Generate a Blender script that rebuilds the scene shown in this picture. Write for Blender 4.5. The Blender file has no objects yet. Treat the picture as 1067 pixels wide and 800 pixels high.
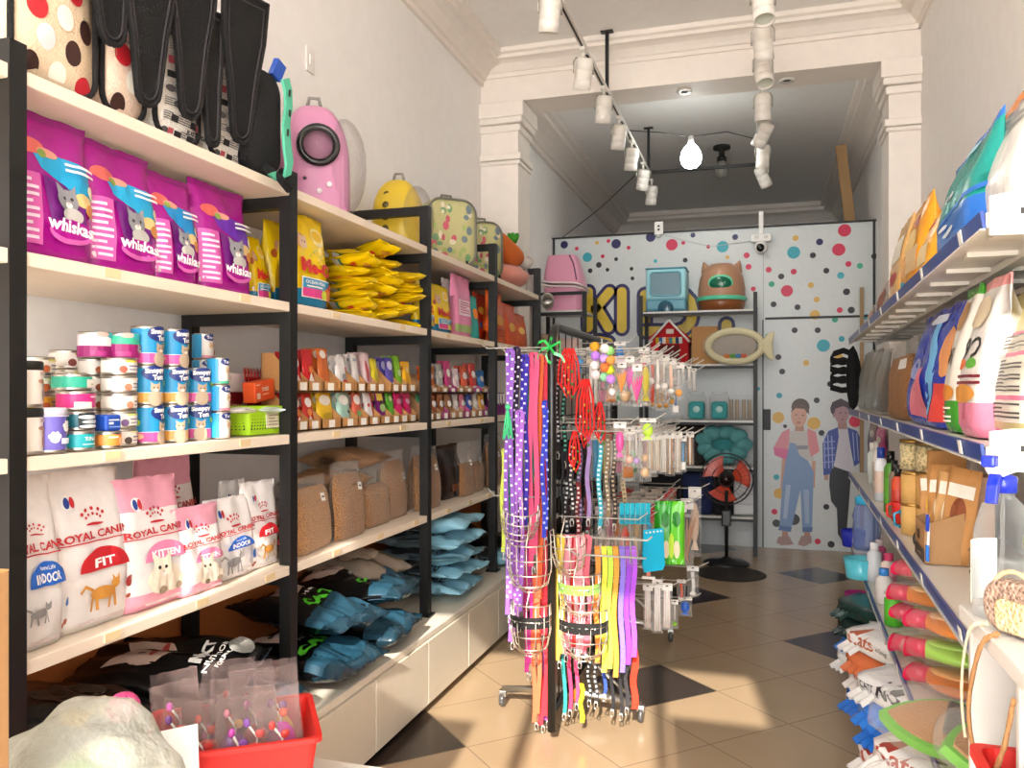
import bpy, bmesh, math, random
from math import sin, cos, tan, pi, radians, sqrt, atan2, exp
from mathutils import Vector, Matrix, Euler, noise

SC = bpy.context.scene
COL = SC.collection
# ---------------------------------------------------------------- camera
HORIZON = 410.0
FOC = 855.0
YAW = radians(17.0)
cam_data = bpy.data.cameras.new('camera')
cam = bpy.data.objects.new('camera', cam_data)
COL.objects.link(cam)
cam.location = (0, 0, 1.5)
cam.rotation_euler = (pi / 2, 0, YAW)
cam_data.sensor_width = 36.0
cam_data.lens = 36.0 * FOC / 1067.0
cam_data.shift_y = (HORIZON - 400.0) / 1067.0
cam_data.clip_start = 0.05
SC.camera = cam
# ---------------------------------------------------------------- light and exposure
SC.view_settings.view_transform = 'Standard'
SC.view_settings.look = 'None'
SC.view_settings.exposure = 0.80
SC.view_settings.gamma = 1.0
SC.view_settings.use_curve_mapping = False
world = bpy.data.worlds.new('world')
SC.world = world
world.use_nodes = True
wn = world.node_tree
wn.nodes['Background'].inputs[0].default_value = (0.975, 0.985, 1.0, 1)
wn.nodes['Background'].inputs[1].default_value = 9.0
sun_data = bpy.data.lights.new('sun', 'SUN')
sun_data.energy = 6.0
sun_data.angle = radians(0.6)
sun_data.color = (1.0, 0.92, 0.82)
sun = bpy.data.objects.new('sun', sun_data)
COL.objects.link(sun)
SUN_DIR = Vector((-0.13, 0.90, -0.55)).normalized()      # direction the light travels
sun.rotation_euler = SUN_DIR.to_track_quat('-Z', 'Y').to_euler()
por = bpy.data.lights.new('doorway_daylight', 'AREA')     # sampling portal over the open shop front
por.shape = 'RECTANGLE'
por.size = 3.1
por.size_y = 3.6
por.cycles.is_portal = True
poro = bpy.data.objects.new('doorway_daylight', por)
COL.objects.link(poro)
poro.location = (-0.55, -1.45, 1.95)
poro.rotation_euler = (pi / 2, 0, 0)

# ---------------------------------------------------------------- photo geometry helpers
CS, SN = cos(YAW), sin(YAW)
def ray(px):
    c = (px - 533.5) / FOC
    return (-SN + c * CS, CS + c * SN)
def on_x(px, x):
    a = ray(px); d = x / a[0]
    return d * a[1], d                      # y, depth
def on_y(px, y):
    a = ray(px); d = y / a[1]
    return d * a[0], d                      # x, depth
def zat(py, d):
    return 1.5 + (HORIZON - py) * d / FOC
def depth(x, y):
    return -x * SN + y * CS

# ---------------------------------------------------------------- materials
def lin(c):
    return c / 12.92 if c <= 0.04045 else ((c + 0.055) / 1.055) ** 2.4
def hexc(h):
    h = h.lstrip('#')
    return tuple(lin(int(h[i:i + 2], 16) / 255.0) for i in (0, 2, 4)) + (1.0,)
MATS = {}
KIND = {  # roughness, noise scale, bump strength, colour variation, metallic, alpha
    'plain': (0.5, 30, 0.02, 0.06, 0, 1), 'paint': (0.6, 12, 0.03, 0.05, 0, 1), 'foil': (0.27, 22, 0.25, 0.10, 0, 1),
    'matte': (0.75, 40, 0.05, 0.08, 0, 1), 'fabric': (0.92, 180, 0.35, 0.22, 0, 1), 'metal': (0.33, 60, 0.02, 0.05, 1, 1),
    'gloss': (0.15, 20, 0.0, 0.03, 0, 1), 'print': (0.42, 40, 0.0, 0.04, 0, 1), 'clear': (0.10, 26, 0.35, 0.05, 0, 0.17),
    'film': (0.16, 18, 0.6, 0.05, 0, 0.3), 'glass': (0.04, 10, 0.0, 0.0, 0, 0.22), 'card': (0.8, 60, 0.05, 0.1, 0, 1),
    'plush': (0.95, 140, 0.6, 0.2, 0, 1), 'tint': (0.12, 20, 0.25, 0.06, 0, 0.6), 'smoke': (0.08, 20, 0.0, 0.0, 0, 0.5), 'haze': (0.25, 30, 0.8, 0.2, 0, 1),
}
CLEAR = {'clear': (0.03, 0.30), 'film': (0.08, 0.42), 'glass': (0.03, 0.3), 'smoke': (0.35, 0.4), 'tint': (0.42, 0.3), 'haze': (0.38, 0.4)}
def M(h, kind='plain', rough=None):
    key = (h, kind, rough)
    if key in MATS: return MATS[key]
    r, sc, bump, var, met, al = KIND[kind]
    m = bpy.data.materials.new('%s_%s' % (kind, h.lstrip('#')))
    m.use_nodes = True
    nt = m.node_tree; b = nt.nodes['Principled BSDF']
    c = hexc(h)
    b.inputs['Roughness'].default_value = r if rough is None else rough
    b.inputs['Metallic'].default_value = met
    b.inputs['Alpha'].default_value = al
    tc = nt.nodes.new('ShaderNodeTexCoord')
    nz = nt.nodes.new('ShaderNodeTexNoise'); nz.inputs['Scale'].default_value = sc; nz.inputs['Detail'].default_value = 3
    nt.links.new(tc.outputs['Object'], nz.inputs['Vector'])
    mx = nt.nodes.new('ShaderNodeMix'); mx.data_type = 'RGBA'
    mx.inputs[6].default_value = tuple(max(0, x * (1 - var)) for x in c[:3]) + (1,)
    mx.inputs[7].default_value = tuple(min(1, x * (1 + var)) for x in c[:3]) + (1,)
    nt.links.new(nz.outputs['Fac'], mx.inputs[0])
    nt.links.new(mx.outputs[2], b.inputs['Base Color'])
    if bump:
        bp = nt.nodes.new('ShaderNodeBump'); bp.inputs['Strength'].default_value = bump; bp.inputs['Distance'].default_value = 0.02
        nt.links.new(nz.outputs['Fac'], bp.inputs['Height']); nt.links.new(bp.outputs['Normal'], b.inputs['Normal'])
    if kind in CLEAR:
        base, edge = CLEAR[kind]
        b.inputs['Alpha'].default_value = 1.0
        lw = nt.nodes.new('ShaderNodeLayerWeight'); lw.inputs['Blend'].default_value = 0.35
        ma = nt.nodes.new('ShaderNodeMath'); ma.operation = 'MULTIPLY_ADD'; ma.inputs[1].default_value = edge; ma.inputs[2].default_value = base
        nt.links.new(lw.outputs['Facing'], ma.inputs[0])
        if bump: nt.links.new(bp.outputs['Normal'], lw.inputs['Normal'])
        tr = nt.nodes.new('ShaderNodeBsdfTransparent'); ms = nt.nodes.new('ShaderNodeMixShader')
        nt.links.new(ma.outputs[0], ms.inputs[0]); nt.links.new(tr.outputs[0], ms.inputs[1]); nt.links.new(b.outputs[0], ms.inputs[2])
        nt.links.new(ms.outputs[0], nt.nodes['Material Output'].inputs['Surface'])
    MATS[key] = m
    return m
def kibble_mat(ha, hb, scale=120):
    key = (ha, hb, 'kib')
    if key in MATS: return MATS[key]
    m = bpy.data.materials.new('kibble'); m.use_nodes = True
    nt = m.node_tree; b = nt.nodes['Principled BSDF']; b.inputs['Roughness'].default_value = 0.45
    tc = nt.nodes.new('ShaderNodeTexCoord')
    v = nt.nodes.new('ShaderNodeTexVoronoi'); v.inputs['Scale'].default_value = scale
    nt.links.new(tc.outputs['Object'], v.inputs['Vector'])
    mx = nt.nodes.new('ShaderNodeMix'); mx.data_type = 'RGBA'
    mx.inputs[6].default_value = hexc(hb); mx.inputs[7].default_value = hexc(ha)
    mr = nt.nodes.new('ShaderNodeMath'); mr.operation = 'MULTIPLY'; mr.inputs[1].default_value = 1.5
    nt.links.new(v.outputs['Distance'], mr.inputs[0]); nt.links.new(mr.outputs[0], mx.inputs[0])
    nt.links.new(mx.outputs[2], b.inputs['Base Color'])
    bp = nt.nodes.new('ShaderNodeBump'); bp.inputs['Strength'].default_value = 0.6; bp.inputs['Distance'].default_value = 0.01; bp.invert = True
    nt.links.new(v.outputs['Distance'], bp.inputs['Height']); nt.links.new(bp.outputs['Normal'], b.inputs['Normal'])
    MATS[key] = m
    return m
BLACK = '#161514'; WHITE = '#f2ede6'

# ---------------------------------------------------------------- mesh builder
class MB:
    def __init__(s):
        s.bm = bmesh.new(); s.mats = []; s.T = Matrix()
    def mi(s, m):
        if m not in s.mats: s.mats.append(m)
        return s.mats.index(m)
    def face(s, vs, mi, smooth=False):
        try:
            f = s.bm.faces.new(vs)
        except ValueError:
            return None
        f.material_index = mi; f.smooth = smooth
        return f
    def v(s, p): return s.bm.verts.new(s.T @ Vector(p))
    def box(s, c, d, m, rot=None, bev=0.0):
        mi = s.mi(m); R = Matrix.Translation(c)
        if rot is not None: R = R @ Euler(rot).to_matrix().to_4x4()
        x, y, z = d[0] / 2, d[1] / 2, d[2] / 2
        if bev:
            b = bmesh.new(); bmesh.ops.create_cube(b, size=1, matrix=Matrix.Diagonal((d[0], d[1], d[2], 1)))
            bmesh.ops.bevel(b, geom=b.edges[:], offset=min(bev, min(d) * 0.45), segments=2, affect='EDGES', profile=0.5)
            s.merge(b, mi, R); return
        vs = [s.v(R @ Vector((sx * x, sy * y, sz * z))) for sz in (-1, 1) for sy in (-1, 1) for sx in (-1, 1)]
        for q in ((0, 2, 3, 1), (4, 5, 7, 6), (0, 1, 5, 4), (2, 6, 7, 3), (0, 4, 6, 2), (1, 3, 7, 5)):
            s.face([vs[i] for i in q], mi)
    def merge(s, b, mi, R=Matrix(), smooth=False):
        mp = {v: s.v(R @ v.co) for v in b.verts}
        for f in b.faces: s.face([mp[v] for v in f.verts], mi, smooth or f.smooth)
        b.free()
    def tube(s, pts, r, m, n=8, closed=False, caps=True):
        mi = s.mi(m); pts = [Vector(p) for p in pts]; N = len(pts)
        rr = r if isinstance(r, (list, tuple)) else [r] * N
        rings = []; prev = None
        for i, p in enumerate(pts):
            a = pts[i - 1] if i > 0 else (pts[-1] if closed else p)
            b = pts[i + 1] if i < N - 1 else (pts[0] if closed else p)
            t = (b - a)
            t = t.normalized() if t.length > 1e-9 else Vector((0, 0, 1))
            if prev is None:
                u = t.orthogonal().normalized()
            else:
                u = prev - t * prev.dot(t)
                u = u.normalized() if u.length > 1e-6 else t.orthogonal().normalized()
            prev = u; w = t.cross(u)
            rings.append([s.v(p + (u * cos(2 * pi * k / n) + w * sin(2 * pi * k / n)) * rr[i]) for k in range(n)])
        for i in range(N if closed else N - 1):
            A, B = rings[i], rings[(i + 1) % N]
            for k in range(n): s.face([A[k], A[(k + 1) % n], B[(k + 1) % n], B[k]], mi, True)
        if caps and not closed:
            s.face(rings[0][::-1], mi); s.face(rings[-1], mi)
    def strip(s, pts, wv, th, m):
        """flat strap along pts: width vector wv, thickness th"""
        mi = s.mi(m); pts = [Vector(p) for p in pts]; wv = Vector(wv); N = len(pts); R = []
        for i, p in enumerate(pts):
            t = (pts[min(i + 1, N - 1)] - pts[max(i - 1, 0)])
            nn = t.cross(wv); nn = nn.normalized() * th / 2 if nn.length > 1e-9 else Vector((0, th / 2, 0))
            R.append([s.v(p + wv / 2 + nn), s.v(p - wv / 2 + nn), s.v(p - wv / 2 - nn), s.v(p + wv / 2 - nn)])
        for i in range(N - 1):
            for k in range(4): s.face([R[i][k], R[i][(k + 1) % 4], R[i + 1][(k + 1) % 4], R[i + 1][k]], mi)
        s.face(R[0][::-1], mi); s.face(R[-1], mi)
    def lathe(s, prof, m, c=(0, 0, 0), n=24, rot=None, smooth=True, mats=None):
        R = Matrix.Translation(c)
        if rot is not None: R = R @ Euler(rot).to_matrix().to_4x4()
        rings = []
        for (r, z) in prof:
            if r < 1e-6: rings.append([s.v(R @ Vector((0, 0, z)))])
            else: rings.append([s.v(R @ Vector((r * cos(2 * pi * k / n), r * sin(2 * pi * k / n), z))) for k in range(n)])
        for i in range(len(prof) - 1):
            mi = s.mi(mats[i] if mats else m); A, B = rings[i], rings[i + 1]
            for k in range(n):
                k2 = (k + 1) % n
                if len(A) == 1 and len(B) == 1: continue
                if len(A) == 1: s.face([A[0], B[k2], B[k]], mi, smooth)
                elif len(B) == 1: s.face([A[k], A[k2], B[0]], mi, smooth)
                else: s.face([A[k], A[k2], B[k2], B[k]], mi, smooth)
    def ell(s, c, r, m, n=16, rot=None, jit=0, seed=0):
        if not isinstance(r, (tuple, list)): r = (r, r, r)
        b = bmesh.new(); bmesh.ops.create_uvsphere(b, u_segments=n, v_segments=max(6, n // 2), radius=1)
        for v in b.verts:
            k = 1 + (jit * noise.noise(v.co * 2.2 + Vector((seed * 3.1, seed, 0))) if jit else 0)
            v.co = Vector((v.co.x * r[0] * k, v.co.y * r[1] * k, v.co.z * r[2] * k))
        R = Matrix.Translation(c)
        if rot is not None: R = R @ Euler(rot).to_matrix().to_4x4()
        s.merge(b, s.mi(m), R, True)
    def prism(s, pts, a, b, m, axis='y', bev=0.0):
        """extrude 2-D outline pts between a and b along axis; pts are (x,z) for y, (y,z) for x, (x,y) for z"""
        mi = s.mi(m)
        f = {'y': lambda p, t: (p[0], t, p[1]), 'x': lambda p, t: (t, p[0], p[1]), 'z': lambda p, t: (p[0], p[1], t)}[axis]
        bb = bmesh.new()
        A = [bb.verts.new(f(p, a)) for p in pts]; B = [bb.verts.new(f(p, b)) for p in pts]; n = len(pts)
        for k in range(n): bb.faces.new([A[k], A[(k + 1) % n], B[(k + 1) % n], B[k]])
        bb.faces.new(A[::-1]); bb.faces.new(B)
        bmesh.ops.recalc_face_normals(bb, faces=bb.faces[:])
        if bev:
            bmesh.ops.bevel(bb, geom=bb.edges[:], offset=bev, segments=2, affect='EDGES', profile=0.5)
        bmesh.ops.triangulate(bb, faces=[q for q in bb.faces if len(q.verts) > 4])
        s.merge(bb, mi)
    def grid(s, fn, nu, nv, m, wrap_u=False, smooth=True, matfn=None):
        rows = []
        for j in range(nv + 1):
            rows.append([s.v(fn(i / nu, j / nv)) for i in range(nu if wrap_u else nu + 1)])
        for j in range(nv):
            for i in range(nu):
                i2 = (i + 1) % nu if wrap_u else i + 1
                mm = s.mi(matfn((i + .5) / nu, (j + .5) / nv)) if matfn else s.mi(m)
                s.face([rows[j][i], rows[j][i2], rows[j + 1][i2], rows[j + 1][i]], mm, smooth)
        return rows
    def obj(s, name, parent=None, loc=None, rot=None):
        me = bpy.data.meshes.new(name)
        bmesh.ops.recalc_face_normals(s.bm, faces=s.bm.faces[:])
        s.bm.to_mesh(me); s.bm.free()
        for m in s.mats: me.materials.append(m)
        o = bpy.data.objects.new(name, me); COL.objects.link(o)
        if parent is not None: o.parent = parent
        if loc is not None: o.location = loc
        if rot is not None: o.rotation_euler = rot
        return o

def tag(o, label=None, cat=None, group=None, kind=None):
    if label: o['label'] = label
    if cat: o['category'] = cat
    if group: o['group'] = group
    if kind: o['kind'] = kind
    return o
def thing(name, label, cat, loc=(0, 0, 0), rz=0.0, group=None):
    o = bpy.data.objects.new(name, None); COL.objects.link(o)
    o.empty_display_size = 0.05
    o.location = loc; o.rotation_euler = (0, 0, rz)
    return tag(o, label, cat, group)
def struct(o): o['kind'] = 'structure'; return o
KIDS = {}
def dup(root, loc, rot=0.0, label=None, group=None):
    r = root.copy(); COL.objects.link(r); r.location = loc
    r.rotation_euler = rot if isinstance(rot, (tuple, Euler)) else (0, 0, rot)
    if label: r['label'] = label
    if group: r['group'] = group
    for ch in kids(root):
        c = ch.copy(); COL.objects.link(c); c.parent = r
        for g in kids(ch):
            d = g.copy(); COL.objects.link(d); d.parent = c
    return r
def kids(o):
    return list(o.children)
def place(o, loc, rot=0.0):
    o.location = loc
    o.rotation_euler = rot if isinstance(rot, (tuple, Euler)) else (0, 0, rot)
    return o

# ---------------------------------------------------------------- lettering and printed shapes, as 2-D triangles
TXT = {}
def text2d(st, bold=0.0):
    """unit-height triangles for a word, centred at 0, with its width"""
    k = (st, bold)
    if k in TXT: return TXT[k]
    cu = bpy.data.curves.new('lettering', 'FONT'); cu.body = st; cu.size = 1.0; cu.offset = bold; cu.resolution_u = 2
    o = bpy.data.objects.new('lettering', cu); COL.objects.link(o)
    dg = bpy.context.evaluated_depsgraph_get()
    me = bpy.data.meshes.new_from_object(o.evaluated_get(dg))
    me.calc_loop_triangles()
    vs = [(v.co.x, v.co.y) for v in me.vertices]; fs = [tuple(t.vertices) for t in me.loop_triangles]
    bpy.data.objects.remove(o); bpy.data.curves.remove(cu); bpy.data.meshes.remove(me)
    if not vs: vs = [(0, 0)]; fs = []
    x0 = min(v[0] for v in vs); x1 = max(v[0] for v in vs); y0 = min(v[1] for v in vs); y1 = max(v[1] for v in vs)
    h = max(y1 - y0, 1e-4)
    vs = [((x - (x0 + x1) / 2) / h, (y - (y0 + y1) / 2) / h) for x, y in vs]
    TXT[k] = (vs, fs, (x1 - x0) / h)
    return TXT[k]
def ellipse(cx, cy, rx, ry, n=20, a0=0, a1=2 * pi):
    full = abs(a1 - a0 - 2 * pi) < 1e-6
    return [(cx + rx * cos(a0 + (a1 - a0) * k / (n if full else n - 1)), cy + ry * sin(a0 + (a1 - a0) * k / (n if full else n - 1))) for k in range(n)]
def rect(x0, y0, x1, y1): return [(x0, y0), (x1, y0), (x1, y1), (x0, y1)]
def decal(mb, mapfn, shapes, step=0.02, base=0.0015, inc=0.0005):
    """shapes in metres on a surface: (material, outline) or (material, 'text', word, cx, cy, height, width or None, tilt)"""
    for li, sh in enumerate(shapes):
        m = sh[0]; b = bmesh.new()
        if sh[1] == 'text':
            _, _, st, cx, cy, hh = sh[:6]; wd = sh[6] if len(sh) > 6 else None; tl = sh[7] if len(sh) > 7 else 0
            vs, fs, w = text2d(st, sh[8] if len(sh) > 8 else 0.02)
            sx = (wd / w) if wd else hh
            ct, s_ = cos(tl), sin(tl)
            bv = [b.verts.new((cx + x * sx * ct - y * hh * s_, cy + x * sx * s_ + y * hh * ct, 0)) for x, y in vs]
            for f in fs:
                try: b.faces.new([bv[i] for i in f])
                except ValueError: pass
        else:
            bv = [b.verts.new((p[0], p[1], 0)) for p in sh[1]]
            b.faces.new(bv); bmesh.ops.triangulate(b, faces=b.faces[:])
        for _ in range(4):
            es = [e for e in b.edges if e.calc_length() > step]
            if not es: break
            bmesh.ops.subdivide_edges(b, edges=es, cuts=1)
            bmesh.ops.triangulate(b, faces=[f for f in b.faces if len(f.verts) > 3])
        off = base + inc * li
        mi = mb.mi(m)
        mp = {v: mb.v(mapfn(v.co.x, v.co.y, off)) for v in b.verts}
        for f in b.faces: mb.face([mp[v] for v in f.verts], mi)
        b.free()
def flatmap(origin=(0, 0, 0), ux=(1, 0, 0), uy=(0, 0, 1)):
    o = Vector(origin); ux = Vector(ux); uy = Vector(uy); n = ux.cross(uy).normalized()
    return lambda x, y, off: o + ux * x + uy * y + n * off

# ---------------------------------------------------------------- soft bags
class Pouch:
    """front faces -y, bottom centre at the origin, width w, height h, depth d"""
    def __init__(s, w, h, d, style='stand', seed=0, n=5.0, crk=0.004, lean=0.0, top=1.0, sag=0.0):
        s.w, s.h, s.d, s.style, s.seed, s.n, s.crk, s.lean, s.top, s.sag = w, h, d, style, seed, n, crk, lean, top, sag
    def prof(s, v):
        if s.style == 'stand':
            a = 1 - max(0, (v - 0.25) / 0.75) ** 1.7
            return max(0.02, a) * (1 if v > .05 else 0.85 + 3 * v)
        if s.style == 'block':
            return max(0.03, 1 - max(0, (v - 0.8) / 0.2) ** 1.5)
        if s.style == 'fold':
            return max(0.12, 1 - 0.55 * max(0, (v - 0.2) / 0.8))
        return max(0.02, (sin(pi * min(max(v, 0), 1))) ** 0.55)
    def P(s, u, v, side=-1):
        n3 = noise.noise(Vector((u * 2.1 + s.seed * 7.3, v * 2.9 + side, s.seed * 1.7)))
        n4 = noise.noise(Vector((u * 5 + s.seed * 3.3, v * 6 + side * 3, s.seed)))
        t = s.d / 2 * s.prof(v) * max(0.0, 1 - abs(u) ** s.n) ** 0.5
        t += s.crk * (n3 * 1.5 + n4 * 0.6) * (1 if s.style != 'stand' or v > 0.03 else 0.3)
        wf = 1 + (s.top - 1) * v + 0.03 * noise.noise(Vector((s.seed, v * 3, u))) 
        x = u * s.w / 2 * wf
        y = side * t + s.lean * v * v * s.h + s.sag * sin(v * pi)
        z = v * s.h * (1 + 0.015 * noise.noise(Vector((u * 3, s.seed * 2.2, 0))))
        return Vector((x, y, z))
    def front(s, x, z, off):
        u = max(-1, min(1, x / (s.w / 2))); v = max(0, min(1, z / s.h))
        p = s.P(u, v); e = 0.02
        a = s.P(min(1, u + e), v) - s.P(max(-1, u - e), v); c = s.P(u, min(1, v + e)) - s.P(u, max(0, v - e))
        nn = a.cross(c)
        nn = nn.normalized() if nn.length > 1e-9 else Vector((0, -1, 0))
        return p + nn * off
    def body(s, mb, m, matfn=None, nu=14, nv=16):
        mf = (lambda a, b: matfn(a * 2 - 1, b)) if matfn else None
        F = mb.grid(lambda a, b: s.P(a * 2 - 1, b, -1), nu, nv, m, matfn=mf)
        B = mb.grid(lambda a, b: s.P(a * 2 - 1, b, 1), nu, nv, m, matfn=mf)
        mi = mb.mi(matfn(0, 0) if matfn else m)
        for j in range(nv):
            for (i) in (0, nu):
                mm = mb.mi(matfn(-1 if i == 0 else 1, (j + .5) / nv)) if matfn else mi
                mb.face([F[j][i], B[j][i], B[j + 1][i], F[j + 1][i]], mm, True)
        for i in range(nu):
            mb.face([F[0][i], F[0][i + 1], B[0][i + 1], B[0][i]], mi)
            mi2 = mb.mi(matfn(0, 1) if matfn else m)
            mb.face([F[nv][i], F[nv][i + 1], B[nv][i + 1], B[nv][i]], mi2)
def bag(name, label, cat, p, m, shapes=(), matfn=None, group=None, pname='printed_front', nu=14, nv=16, extra=None):
    """a filled bag as one thing: its pouch, and the print on its front as a part"""
    mb = MB(); p.body(mb, m, matfn, nu, nv)
    t = mb.obj(name); tag(t, label, cat, group)
    if shapes:
        q = MB(); decal(q, p.front, shapes); q.obj(pname, t)
    if extra: extra(t, p)
    return t
# ================================================================ the room
XL, XR, YF, YB, ZC = -2.12, 1.02, -1.4, 12.2, 4.13
PY = 8.38                                             # partition across the back of the shop
WALL = M('#fbf6f2', 'paint'); WALLR = M('#fbf5f0', 'paint'); TRIM = M('#f5ece2', 'paint'); BACKW = M('#dfe0e0', 'paint')

def floor_mat():
    m = bpy.data.materials.new('floor_tiles'); m.use_nodes = True
    nt = m.node_tree; L = nt.links.new; b = nt.nodes['Principled BSDF']
    b.inputs['Roughness'].default_value = 0.22
    geo = nt.nodes.new('ShaderNodeNewGeometry'); sep = nt.nodes.new('ShaderNodeSeparateXYZ'); L(geo.outputs['Position'], sep.inputs[0])
    def mt(op, a, c=None, d=None):
        n = nt.nodes.new('ShaderNodeMath'); n.operation = op
        for i, x in enumerate((a, c, d)):
            if x is None: continue
            if isinstance(x, (int, float)): n.inputs[i].default_value = x
            else: L(x, n.inputs[i])
        return n.outputs[0]
    T = 0.4643; r2 = sqrt(2)
    # right corner of a dark tile lies at (-0.217, 4.26): p max, q min there
    p = mt('ADD', mt('DIVIDE', mt('ADD', sep.outputs['X'], sep.outputs['Y']), r2 * T), 100 * 3 + 1 - (-0.217 + 4.26) / (r2 * T))
    q = mt('ADD', mt('DIVIDE', mt('SUBTRACT', sep.outputs['Y'], sep.outputs['X']), r2 * T), 100 * 3 - (4.26 + 0.217) / (r2 * T))
    fp, fq = mt('FRACT', p), mt('FRACT', q)
    g = 0.008
    gr = mt('MAXIMUM', mt('GREATER_THAN', mt('ABSOLUTE', mt('SUBTRACT', fp, 0.5)), 0.5 - g), mt('GREATER_THAN', mt('ABSOLUTE', mt('SUBTRACT', fq, 0.5)), 0.5 - g))
    ip, iq = mt('FLOOR', p), mt('FLOOR', q)
    dk = mt('MULTIPLY', mt('LESS_THAN', mt('MODULO', ip, 3.0), 0.5), mt('LESS_THAN', mt('MODULO', iq, 3.0), 0.5))
    nz = nt.nodes.new('ShaderNodeTexNoise'); nz.inputs['Scale'].default_value = 2.5; nz.inputs['Detail'].default_value = 5
    L(geo.outputs['Position'], nz.inputs['Vector'])
    def mix(f, a, c):
        n = nt.nodes.new('ShaderNodeMix'); n.data_type = 'RGBA'; L(f, n.inputs[0])
        for i, x in ((6, a), (7, c)):
            if isinstance(x, tuple): n.inputs[i].default_value = x
            else: L(x, n.inputs[i])
        return n.outputs[2]
    base = mix(nz.outputs['Fac'], hexc('#a28a6c'), hexc('#b39a7b'))
    c = mix(dk, base, hexc('#3a302a'))
    c = mix(gr, c, hexc('#8d7960'))
    L(c, b.inputs['Base Color'])
    return m
b = MB(); b.box((-0.5, 5.4, -0.05), (3.6, 13.8, 0.1), floor_mat()); struct(b.obj('floor'))
b = MB(); b.box((-0.5, -4.9, -0.08), (16, 6.8, 0.1), M('#d8d0c4', 'card')); struct(b.obj('ground_pavement'))
b = MB(); b.box((-0.5, 5.4, ZC + .05), (3.6, 13.8, 0.1), M('#fcf7f3', 'paint')); struct(b.obj('ceiling'))
b = MB(); b.box((XL - .06, 5.4, 2.06), (0.12, 13.6, 4.3), WALL); struct(b.obj('wall_left'))
b = MB(); b.box((XR + .06, 5.4, 2.06), (0.12, 13.6, 4.3), WALLR); struct(b.obj('wall_right'))
b = MB(); b.box((-0.55, YB + .06, 2.06), (3.4, 0.12, 4.3), M('#c9c8c6', 'paint')); struct(b.obj('wall_back'))
# shop front: piers, lintel and the folding-gate mullions of the wide doorway behind the camera, plus two unseen panels added to block sun
b = MB()
b.box((-0.55, YF, 3.92), (3.4, 0.2, 0.5), WALL)
b.box((-2.05, YF, 2.06), (0.3, 0.2, 4.3), WALL); b.box((0.95, YF, 2.06), (0.3, 0.2, 4.3), WALL)
struct(b.obj('wall_front'))
b = MB(); fm = M('#3a3a3c', 'metal')
for x in (-0.30, 0.30): b.box((x, YF, 1.85), (0.05, 0.06, 3.7), fm)
for k in range(6): b.box((-1.84 + .155 * k, YF, 1.85), (0.09, 0.03, 3.7), fm)  # unseen gate slats, spaced to cut the sun into streaks
b.box((-0.55, YF, 2.5), (2.7, 0.06, 0.07), fm)
b.box((-.75, YF - .03, 2.55), (.42, .03, .95), M('#c9c4bb', 'plain')); b.box((.58, YF - .03, 2.85), (.46, .03, .75), M('#c9c4bb', 'plain'))  # unseen panels added only to keep direct sun off the nearest goods
struct(b.obj('door_1'))
# beam between the two halves of the room
b = MB(); b.box((-0.55, 6.26, 3.95), (3.14, 0.32, 0.36), TRIM); struct(b.obj('beam'))
def cornice(name, p0, p1, out, sc=1.0, m=TRIM, zt=ZC):
    """stepped crown moulding from p0 to p1 (xy), growing towards out"""
    p0, p1, out = Vector((*p0, 0)), Vector((*p1, 0)), Vector((*out, 0))
    pf = [(0, 0), (.02, 0), (.02, .03), (.035, .035), (.05, .055), (.075, .08), (.11, .095), (.14, .10), (.14, .125), (.165, .135), (.165, .17), (0, .17)]
    b = MB(); mi = b.mi(m); R = []
    for p in (p0, p1):
        R.append([b.v(p + out * (o * sc) + Vector((0, 0, zt - 0.17 * sc + z * sc))) for o, z in pf])
    n = len(pf)
    for k in range(n): b.face([R[0][k], R[0][(k + 1) % n], R[1][(k + 1) % n], R[1][k]], mi)
    b.face(R[0], mi); b.face(R[1][::-1], mi)
    return struct(b.obj(name))
cornice('trim_1', (XL, YF), (XL, 6.1), (1, 0), 1.3)
cornice('trim_2', (XR, YF), (XR, 6.1), (-1, 0), 1.0)
cornice('trim_3', (XL, 6.1), (XR, 6.1), (0, -1), 1.0)
cornice('trim_4', (XL, 6.42), (XL, YB), (1, 0), 1.6)
cornice('trim_5', (XR, 6.42), (XR, YB), (-1, 0), 1.6)
cornice('trim_6', (XL, YB), (XR, YB), (0, -1), 1.6)
def pilaster(name, x0, x1):
    b = MB(); xc, w = (x0 + x1) / 2, abs(x1 - x0)
    b.box((xc, 6.26, 1.88), (w, 0.32, 3.77), TRIM)
    for (z, h, o) in ((3.70, .12, .055), (3.62, .05, .04), (3.56, .05, .022), (3.34, .05, .03), (3.295, .03, .018), (.1, .2, .02)):
        b.box((xc, 6.26, z), (w + 2 * o, 0.32 + 2 * o, h), TRIM, bev=.008)
    return struct(b.obj(name))
pilaster('pillar_left', XL, -1.815); pilaster('pillar_right', .82, XR)
b = MB()
b.box((-2.112, 2.6, .06), (.02, 8, .12), TRIM); struct(b.obj('baseboard_left'))
# round downlights under the beam
def downlight(px, py, label):
    y = 6.26; x, d = on_y(px, y)
    t = thing('ceiling_downlight', label, 'ceiling light', (x, y, 3.77))
    b = MB(); b.lathe([(.03, -.001), (.055, -.001), (.058, -.006), (.05, -.014), (.03, -.010)], M('#f5f1ea', 'gloss'), n=20); b.obj('ring', t)
    b = MB(); b.lathe([(0, -.002), (.03, -.004), (.031, -.001)], M('#7d7a76', 'gloss'), n=16); b.obj('lens', t)
downlight(713, 92, 'left of two small round recessed lights under the ceiling beam')
downlight(820, 82, 'right of two small round recessed lights under the ceiling beam, near the pillar')

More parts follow.
